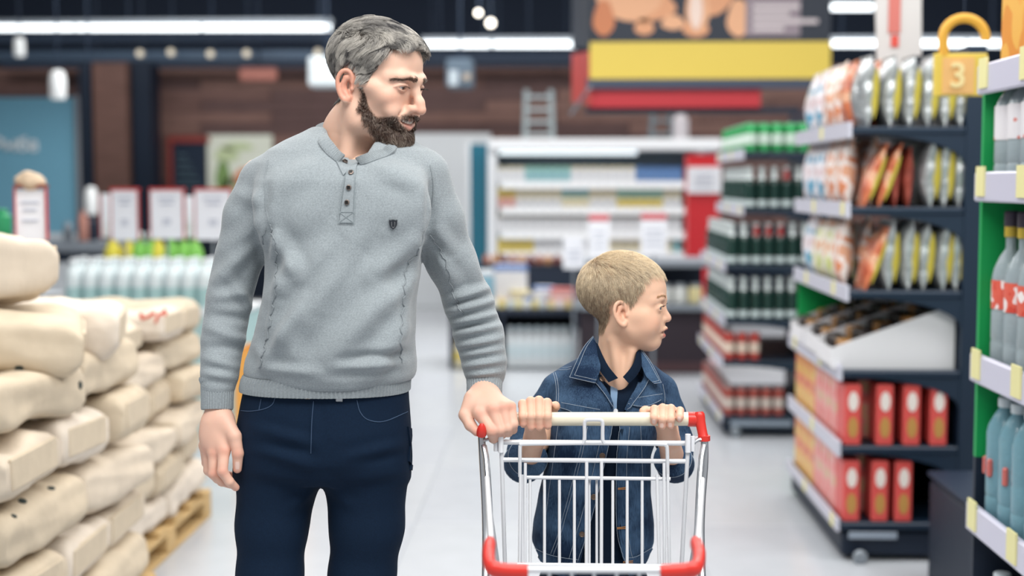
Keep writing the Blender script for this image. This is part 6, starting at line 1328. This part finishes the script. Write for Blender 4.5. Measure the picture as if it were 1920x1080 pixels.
tag(boy, 'blond boy in a blue denim jacket holding the push bar with both hands', 'person')
rng = np.random.default_rng(9)
def boy_dir(P):
    x, y, z = P.T; top = np.clip((z - .05) / .05, 0, 1)[:, None]; c = np.array([0, .055, .105]); rad = P - c; rad /= np.linalg.norm(rad, axis=1)[:, None] + 1e-9
    fr = np.stack([x * 4, -1 + 0 * x, -.2 + 0 * x], 1); dn = np.stack([0 * x, .25 + 0 * x, -1 + 0 * x], 1)
    return rad * .9 + fr * top * .9 + dn * (1 - top) * .8
R0 = roots(bv_, bq_, hm[bq_].mean(1) ** .8, 30000, rng)
hl = lambda P: np.interp(P[:, 2], [-.06, -.02, .03, .07, .10], [.007, .009, .013, .018, .020]) + .007 * (np.clip((-P[:, 1] - .03) / .04, 0, 1)) * (P[:, 2] > .05)
hh = lambda P: np.interp(P[:, 2], [-.06, -.02, .03, .07, .10], [.0022, .003, .0045, .006, .0075])
P, cid = grow(fd, R0, boy_dir, hl, hh, 6, .16, rng, 900, .14, 1.2)
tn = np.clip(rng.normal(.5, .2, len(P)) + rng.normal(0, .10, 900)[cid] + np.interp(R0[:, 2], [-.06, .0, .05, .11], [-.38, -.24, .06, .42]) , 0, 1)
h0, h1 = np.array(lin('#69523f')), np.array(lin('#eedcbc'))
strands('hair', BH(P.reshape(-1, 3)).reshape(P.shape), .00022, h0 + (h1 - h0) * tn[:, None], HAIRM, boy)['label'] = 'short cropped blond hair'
for s in (-1, 1):
    eyeball('eye', (s * .0285, -.0690, -.0005), .0120, (-.10, -1, .03), '#5a7487', boy, BH)
    u = rng.random(260); lx = .010 + .032 * u
    R0 = np.stack([s * lx, -.088 + 16 * (lx - .012) ** 2, .0205 + .0045 * np.sin(u * PI * .8) + rng.normal(0, .0011, 260)], 1)
    for _ in range(6): R0 -= fd.grad(R0) * fd.sample(R0)[:, None]
    P, _ = grow(fd, R0, lambda Q_: np.tile(np.array([s * 1.0, 0, .25]), (len(Q_), 1)), lambda Q_: np.full(len(Q_), .006), lambda Q_: np.full(len(Q_), .001), 4, .2, rng)
    strands('eyebrow', BH(P.reshape(-1, 3)).reshape(P.shape), .00022, np.tile(np.array(lin('#b8936e')), (260, 1)), HAIRM, boy)
    u = rng.random(60); lx = .019 + .021 * u; R0 = np.stack([s * lx, -.0855 + 11 * (lx - .027) ** 2, .0035 - 18 * (lx - .029) ** 2], 1)
    K = np.linspace(0, 1, 5)[None, :, None]; P = R0[:, None] + K * np.array([s * .001, -.0058, -.0005]) + K ** 2 * np.array([0, 0, .0025])
    strands('eyelashes', BH(P.reshape(-1, 3)).reshape(P.shape), .00022, np.tile(np.array(lin('#3a2c22')), (60, 1)), HAIRM, boy)
# polo shirt under the jacket
NAVY = mat('navy_jersey', '#0c1a2b', .9, var=.1, vscale=300, bump=.15, bscale=900, spec=.15)
ft = Field(*bounds(1020, 1085, 1260, 650, 2.74, 3.03), .004)
ft.loft([rowb(690, 1118, 1196, .052, 2.915), rowb(706, 1106, 1208, .062, 2.912), rowb(735, 1075, 1225, .078), rowb(770, 1060, 1230, .088), rowb(850, 1050, 1210, .094), rowb(960, 1045, 1195, .098), rowb(1075, 1035, 1190, .098)], .015)
ft.cap(A(1156, 640, 2.91), A(1156, 712, 2.905), .050, .047, .006, 's'); ft.cap(A(1158, 700, 2.86), A(1166, 732, 2.825), .030, .014, .01, 's')
v, q = ft.surf(2); shirt = qmesh('polo_shirt', v, q, NAVY, boy); shirt['label'] = 'dark navy polo shirt'; BT = bvh_of(v, q)
# denim jacket: outer body and sleeves with the front cut open
def denim_mat():
    m = mat('denim', '#2f4f78', .85, spec=.2); nt = m.node_tree; b = nt.nodes['Principled BSDF']; tc = nt.nodes.new('ShaderNodeTexCoord'); L = nt.links
    n1 = nt.nodes.new('ShaderNodeTexNoise'); n1.inputs['Scale'].default_value = 11; n1.inputs['Detail'].default_value = 5
    mp = nt.nodes.new('ShaderNodeMapping'); mp.inputs['Scale'].default_value = (520, 520, 60); n2 = nt.nodes.new('ShaderNodeTexNoise'); n2.inputs['Scale'].default_value = 1; n2.inputs['Detail'].default_value = 2
    L.new(tc.outputs['Object'], n1.inputs[0]); L.new(tc.outputs['Object'], mp.inputs[0]); L.new(mp.outputs[0], n2.inputs[0])
    r = nt.nodes.new('ShaderNodeValToRGB'); r.color_ramp.elements[0].position = .36; r.color_ramp.elements[1].position = .72; r.color_ramp.elements[0].color = (*lin('#13253d'), 1); r.color_ramp.elements[1].color = (*lin('#47627f'), 1)
    ad = nt.nodes.new('ShaderNodeMath'); ad.operation = 'MULTIPLY_ADD'; ad.inputs[1].default_value = .38; L.new(n2.outputs['Fac'], ad.inputs[0]); 
    sb = nt.nodes.new('ShaderNodeMath'); sb.operation = 'SUBTRACT'; sb.inputs[1].default_value = .19; L.new(n1.outputs['Fac'], sb.inputs[0]); L.new(sb.outputs[0], ad.inputs[2]); L.new(ad.outputs[0], r.inputs[0]); L.new(r.outputs[0], b.inputs['Base Color'])
    bp = nt.nodes.new('ShaderNodeBump'); bp.inputs['Strength'].default_value = .3; bp.inputs['Distance'].default_value = .001; L.new(n2.outputs['Fac'], bp.inputs['Height']); L.new(bp.outputs[0], b.inputs['Normal']); return m
DENIM = denim_mat()
fj = Field(*bounds(920, 1085, 1325, 630, 2.68, 3.06), .0036)
fj.loft([rowb(655, 1105, 1200, .052, 2.925), rowb(672, 1085, 1212, .062, 2.922), rowb(690, 1050, 1235, .072, 2.918), rowb(712, 1032, 1250, .084, 2.91), rowb(745, 1030, 1250, .098), rowb(790, 1030, 1240, .106), rowb(850, 1026, 1220, .110),
         rowb(920, 1012, 1220, .113), rowb(975, 1000, 1226, .116), rowb(1010, 997, 1226, .117), rowb(1040, 1010, 1216, .113), rowb(1060, 1022, 1204, .109)], .012, 2.3)
fj.chain([A(1047, 735, 2.915), A(1022, 775, 2.925), A(996, 815, 2.925), A(984, 850, 2.900)], [.0400, .0385, .0400, .0375], .016, kin=.015)
fj.chain([A(984, 845, 2.900), A(985, 868, 2.870)], [.0375, .0385], .006)
fj.chain([A(1238, 735, 2.915), A(1252, 780, 2.925), A(1264, 825, 2.925), A(1268, 855, 2.900)], [.0380, .0370, .0370, .0350], .016, kin=.015)
fj.chain([A(1268, 845, 2.900), A(1264, 872, 2.872)], [.0350, .0360], .006)
fj.cap(A(986, 838, 2.835), A(994, 825, 2.78), .030, .030, .004, 's'); fj.cap(A(1262, 838, 2.835), A(1258, 828, 2.78), .029, .029, .004, 's')    # sleeve mouths
fj.cap(A(1156, 600, 2.915), A(1156, 690, 2.912), .056, .052, .006, 's')
OL = [(640, 1118), (690, 1122), (715, 1130), (745, 1143), (768, 1150), (800, 1148), (850, 1138), (930, 1120), (1000, 1101), (1090, 1080)]; OR = [(640, 1196), (690, 1204), (708, 1207), (735, 1190), (768, 1174), (800, 1163), (870, 1156), (980, 1156), (1030, 1164), (1090, 1180)]
def cut(X, Y, Z):
    P = np.stack(np.broadcast_arrays(X, Y, Z), -1).reshape(-1, 3); p = proj(P); l = np.interp(p[:, 1], *zip(*OL)); r_ = np.interp(p[:, 1], *zip(*OR))
    d = np.maximum(np.maximum(l - p[:, 0], p[:, 0] - r_) / 900.0, P[:, 1] - 2.90); return d.reshape(np.broadcast_shapes(X.shape, Y.shape, Z.shape))
fj.op(cut, A(1080, 1084, 2.75), A(1210, 645, 2.90), .006, 's')
jv, jq = fj.surf(2); jn = vnormals(jv, jq)
jv = folds(jv, jn, [(1060, 800, 1030, 900, .004, 9), (1040, 940, 1110, 1010, .004, 10), (1005, 900, 1040, 990, .005, 11), (1190, 900, 1215, 1000, .004, 10), (1170, 1000, 1215, 950, .003, 9), (1020, 740, 1000, 800, .005, 9), (1040, 720, 1015, 790, -.004, 8), (975, 850, 1000, 880, .004, 7), (1240, 740, 1270, 790, .004, 9), (1255, 830, 1285, 880, .004, 7), (1230, 800, 1200, 880, .003, 9), (1090, 860, 1060, 940, .003, 9), (1065, 690, 1050, 720, .003, 8)])
jacket = qmesh('denim_jacket', jv, jq, DENIM, boy); jacket['label'] = 'worn blue denim jacket, open at the front'
BK = bvh_of(jv, jq)
THR = mat('pale_thread', '#97a3b0', .8); WOOL = mat('pale_lining', '#aebccb', .9)
def pp(name, Aa, Bb, off, th, n=14, m=8, mt=DENIM, bv=BK, bulge=0.0): v, f = patch(bv, Aa, Bb, off, th, n, m, bulge); return MB().add(v, f).build(name, mt, jacket)
def flap3(name, Aa, Bb, th, mt, par, bv=BK, n=16, m=8, lift=.004):
    """free-standing cloth flap between two 3-D edges, kept just in front of the garment"""
    a = spline(Aa, n); b = spline(Bb, n); top = []; bot = []
    for i in range(n):
        for j in range(m):
            t = j / (m - 1); x, y, Y = a[i] * (1 - t) + b[i] * t; d = ray(x, y); h = bv.ray_cast(Vector(CAM), Vector(d / np.linalg.norm(d)))
            if h[0] is not None: Y = min(Y, h[0][1] - lift)
            Y -= .004 * math.sin(PI * t) * math.sin(PI * i / (n - 1)); top.append(at(x, y, Y)); bot.append(at(x, y, Y) + np.array([0, th, -.0005]))
    V = np.array(top + bot); k = n * m; Fc = []
    for i in range(n - 1):
        for j in range(m - 1): c = (i * m + j, i * m + j + 1, (i + 1) * m + j + 1, (i + 1) * m + j); Fc.append(c); Fc.append(tuple(k + q for q in c[::-1]))
    rim = [i * m for i in range(n)] + [(n - 1) * m + j for j in range(1, m)] + [i * m + m - 1 for i in range(n - 2, -1, -1)] + [j for j in range(m - 2, 0, -1)]
    for i in range(len(rim)): u, v_ = rim[i], rim[(i + 1) % len(rim)]; Fc.append((u, v_, k + v_, k + u))
    o = MB().add(V, Fc).build(name, mt, par); T = V[:k].reshape(n, m, 3); return o, T
def flap_stitch(T, edges):
    sm = MB()
    for e in edges: sm.tube([p + np.array([0, -.0008, 0]) for p in spline(e(T), 40)], .00045, 5)
    o = sm.build('flap_stitching', THR, jacket)
f1, T1 = flap3('collar_flap', [(1112, 630, 2.895), (1095, 650, 2.868), (1080, 680, 2.842), (1068, 707, 2.826)], [(1117, 640, 2.880), (1121, 666, 2.852), (1126, 690, 2.832), (1116, 718, 2.814)], .006, DENIM, jacket)
f2, T2 = flap3('collar_flap', [(1200, 652, 2.885), (1216, 672, 2.865), (1230, 696, 2.848), (1240, 717, 2.838)], [(1195, 664, 2.875), (1204, 688, 2.850), (1212, 706, 2.834), (1226, 719, 2.826)], .006, DENIM, jacket)
for T in (T1, T2): flap_stitch(T, [lambda T: T[:, 0], lambda T: T[-1], lambda T: T[:-1, 1], lambda T: T[-2, 1:]])
pp('front_lapel', [(1113, 714), (1122, 726), (1134, 742), (1146, 764)], [(1128, 702), (1138, 720), (1146, 740), (1151, 762)], .004, .005, 10, 5)
pp('front_lapel', [(1196, 700), (1186, 722), (1176, 744), (1170, 766)], [(1216, 712), (1206, 732), (1192, 752), (1178, 772)], .004, .005, 10, 5)
pp('pocket_flap', [(1052, 757), (1075, 761), (1100, 764), (1128, 770)], [(1054, 766), (1070, 772), (1088, 782), (1124, 774)], .003, .005, 12, 5)
pp('pocket_flap', [(1178, 752), (1200, 746), (1222, 742), (1240, 741)], [(1180, 760), (1202, 764), (1220, 760), (1238, 752)], .003, .005, 12, 5)
pp('waistband', [(1000, 1028), (1030, 1040), (1060, 1046), (1084, 1049)], [(1016, 1052), (1040, 1058), (1062, 1060), (1082, 1062)], .003, .006, 14, 4)
pp('waistband', [(1173, 1046), (1190, 1043), (1208, 1036), (1222, 1028)], [(1176, 1058), (1190, 1056), (1204, 1050), (1214, 1042)], .003, .006, 12, 4)
pp('button_facing', [(1149, 768), (1147, 800), (1137, 850), (1119, 930), (1100, 1000), (1084, 1052)], [(1136, 768), (1131, 800), (1120, 850), (1101, 930), (1080, 1000), (1066, 1050)], .002, .004, 24, 4)
pp('button_facing', [(1176, 768), (1164, 800), (1157, 870), (1157, 980), (1165, 1030), (1172, 1054)], [(1192, 768), (1181, 800), (1175, 870), (1176, 980), (1182, 1030), (1188, 1052)], .002, .004, 24, 4)
sm = MB()
for L, o in [([(1036, 690), (1060, 690), (1072, 688)], .001), ([(1038, 694), (1060, 694), (1070, 692)], .001), ([(1034, 690), (1042, 715), (1044, 745), (1040, 775)], .001), ([(1038, 690), (1046, 715), (1048, 745), (1044, 775)], .001),
             ([(1113, 716), (1124, 728), (1136, 745), (1148, 766)], .0055), ([(1178, 768), (1192, 750), (1206, 730), (1215, 714)], .0055), ([(1052, 764), (1070, 770), (1088, 780), (1122, 773)], .0042), ([(1054, 755), (1080, 760), (1125, 768)], .003), ([(1180, 759), (1202, 762), (1220, 758), (1237, 750)], .0042), ([(1178, 750), (1210, 744), (1240, 739)], .003),
             ([(1148, 770), (1146, 800), (1136, 850), (1118, 930), (1099, 1000), (1083, 1052)], .0026), ([(1136, 772), (1131, 800), (1120, 850), (1101, 930), (1081, 1000), (1067, 1048)], .0026), ([(1164, 800), (1158, 870), (1158, 980), (1166, 1030), (1173, 1052)], .0028), ([(1180, 800), (1174, 870), (1175, 980), (1181, 1030), (1187, 1050)], .0026),
             ([(1102, 800), (1092, 850), (1074, 920), (1052, 1000), (1038, 1040)], .001), ([(1097, 800), (1087, 850), (1069, 920), (1047, 1000), (1033, 1038)], .001), ([(1200, 790), (1203, 850), (1205, 930), (1207, 1030)], .001), ([(1004, 1026), (1030, 1038), (1060, 1045), (1083, 1048)], .0036), ([(1175, 1045), (1192, 1042), (1220, 1026)], .0036), ([(1048, 790), (1040, 850), (1030, 920), (1020, 1000)], .001), ([(1242, 720), (1246, 745), (1244, 770)], .001)]:
    sm.tube(stitch(BK, L, 0, o), .00042, 5)
st = sm.build('seam_stitching', THR, jacket); st['kind'] = 'stuff'; st['label'] = 'pale contrast stitching along the seams'
COP = mat('copper_button', '#6d5c50', .4, .7)
for px, py in [(1129, 854), (1113, 931), (1092, 1000), (1127, 714)]:
    p, n = cast(BK, px, py, .0045); T = frame_of(n); l = MB().lathe([(0, -.002), (.0050, -.002), (.0062, 0), (.0060, .0016), (.0046, .0022), (.0038, .0014), (0, .0014)], seg=16, cap=False); l.v = [v @ T.T + p for v in l.v]; l.build('jacket_button', COP, jacket)
ORG = mat('orange_thread', '#b07a48', .8)
for px, py in [(1166, 916), (1166, 990), (1178, 1053)]:
    bh_ = MB()
    for s in (-1.6, 1.6): bh_.tube(stitch(BK, [(px - 7, py + s * .6), (px + 7, py + s - 1)], 0, .003, 4), .0009, 5)
    bh_.build('buttonhole', ORG, jacket)
# rolled cuffs and shirt details
for c0, c1, r in ((A(978, 872, 2.885), A(992, 856, 2.838), .040), (A(1268, 874, 2.885), A(1260, 858, 2.838), .0375)):
    c0, c1 = np.array(c0), np.array(c1); P = [c0 + (c1 - c0) * t for t in (0, .1, .5, .9, 1, .9)]
    MB().tube(P, [r, r * 1.06, r * 1.05, r * 1.05, r, r * .86], 28, cap=False).build('rolled_cuff', DENIM, jacket)
    sm = MB(); ax = (c1 - c0) / np.linalg.norm(c1 - c0); x = np.cross(ax, [0, 0, 1.0]); x /= np.linalg.norm(x); y = np.cross(ax, x)
    for k in (.15, .85): sm.tube([c0 + (c1 - c0) * k + (r * 1.062) * (math.cos(t) * x + math.sin(t) * y) for t in np.linspace(0, 2 * PI, 40, endpoint=False)], .0007, 5, closed=True)
    sm.build('cuff_stitching', THR, jacket)
flap3('polo_collar', [(1111, 636, 2.885), (1115, 668, 2.858), (1123, 692, 2.836), (1141, 717, 2.815)], [(1121, 645, 2.874), (1131, 668, 2.850), (1142, 688, 2.832), (1159, 709, 2.818)], .006, NAVY, shirt, BT)
flap3('polo_collar', [(1201, 655, 2.875), (1203, 684, 2.852), (1194, 704, 2.832), (1179, 719, 2.818)], [(1194, 660, 2.866), (1190, 676, 2.850), (1181, 692, 2.834), (1168, 707, 2.822)], .006, NAVY, shirt, BT)
v, f = patch(BT, [(1142, 700), (1144, 730), (1147, 770)], [(1158, 712), (1157, 735), (1156, 770)], .003, .004, 12, 4); MB().add(v, f).build('polo_placket', mat('grey_placket', '#6d87a3', .9), shirt)
for px, py in ((1156, 729), (1154, 771)):
    p, n = cast(BT, px, py, .005); T = frame_of(n); l = MB().lathe([(0, -.001), (.0045, -.001), (.0050, 0), (.0046, .001), (.003, .0006), (0, .0006)], seg=14, cap=False); l.v = [v @ T.T + p for v in l.v]; l.build('polo_button', mat('pearl', '#d8dbdf', .25), shirt)
# trousers and shoes
fq = Field(bounds(995, 1060, 1240, 1015, 2.76, 3.02)[0] * [1, 1, 0] + [0, 0, .02], bounds(995, 1060, 1240, 1015, 2.76, 3.02)[1], .007)
fq.loft([rowb(1025, 1030, 1200, .098), rowb(1090, 1025, 1205, .105), rowb(1140, 1022, 1206, .10)], .02)
for h, k, a in bank: fq.chain([h + np.array([0, 0, -.03]), k, a], [.078, .056, .046], .02)
v, q = fq.surf(2); qmesh('trousers', v, q, JEAN, boy)['label'] = 'dark trousers'
for h, k, a in bank:
    g = np.array([a[0], a[1], 0]); f_ = Field(g + [-.06, -.2, .004], g + [.06, .1, .14], .006)
    f_.ell(g + [0, -.085, .042], (.042, .085, .038), .02); f_.ell(g + [0, .025, .05], (.033, .05, .045), .03); f_.cap(g + [0, .01, .06], g + [0, .01, .10], .034, .036, .02)
    v, q = f_.surf(1); v[:, 2] = np.maximum(v[:, 2], .016); s_ = qmesh('shoe', v, q, SHOE, boy)
    MB().lathe([(.0, 0), (1, 0), (1.02, .5), (1, 1), (0, 1)], seg=24, cap=False).build('sole', SOLE, s_).data.transform(Matrix.Translation(Vector(g + [0, -.04, 0])) @ Matrix.Diagonal((.044, .125, .02, 1)))
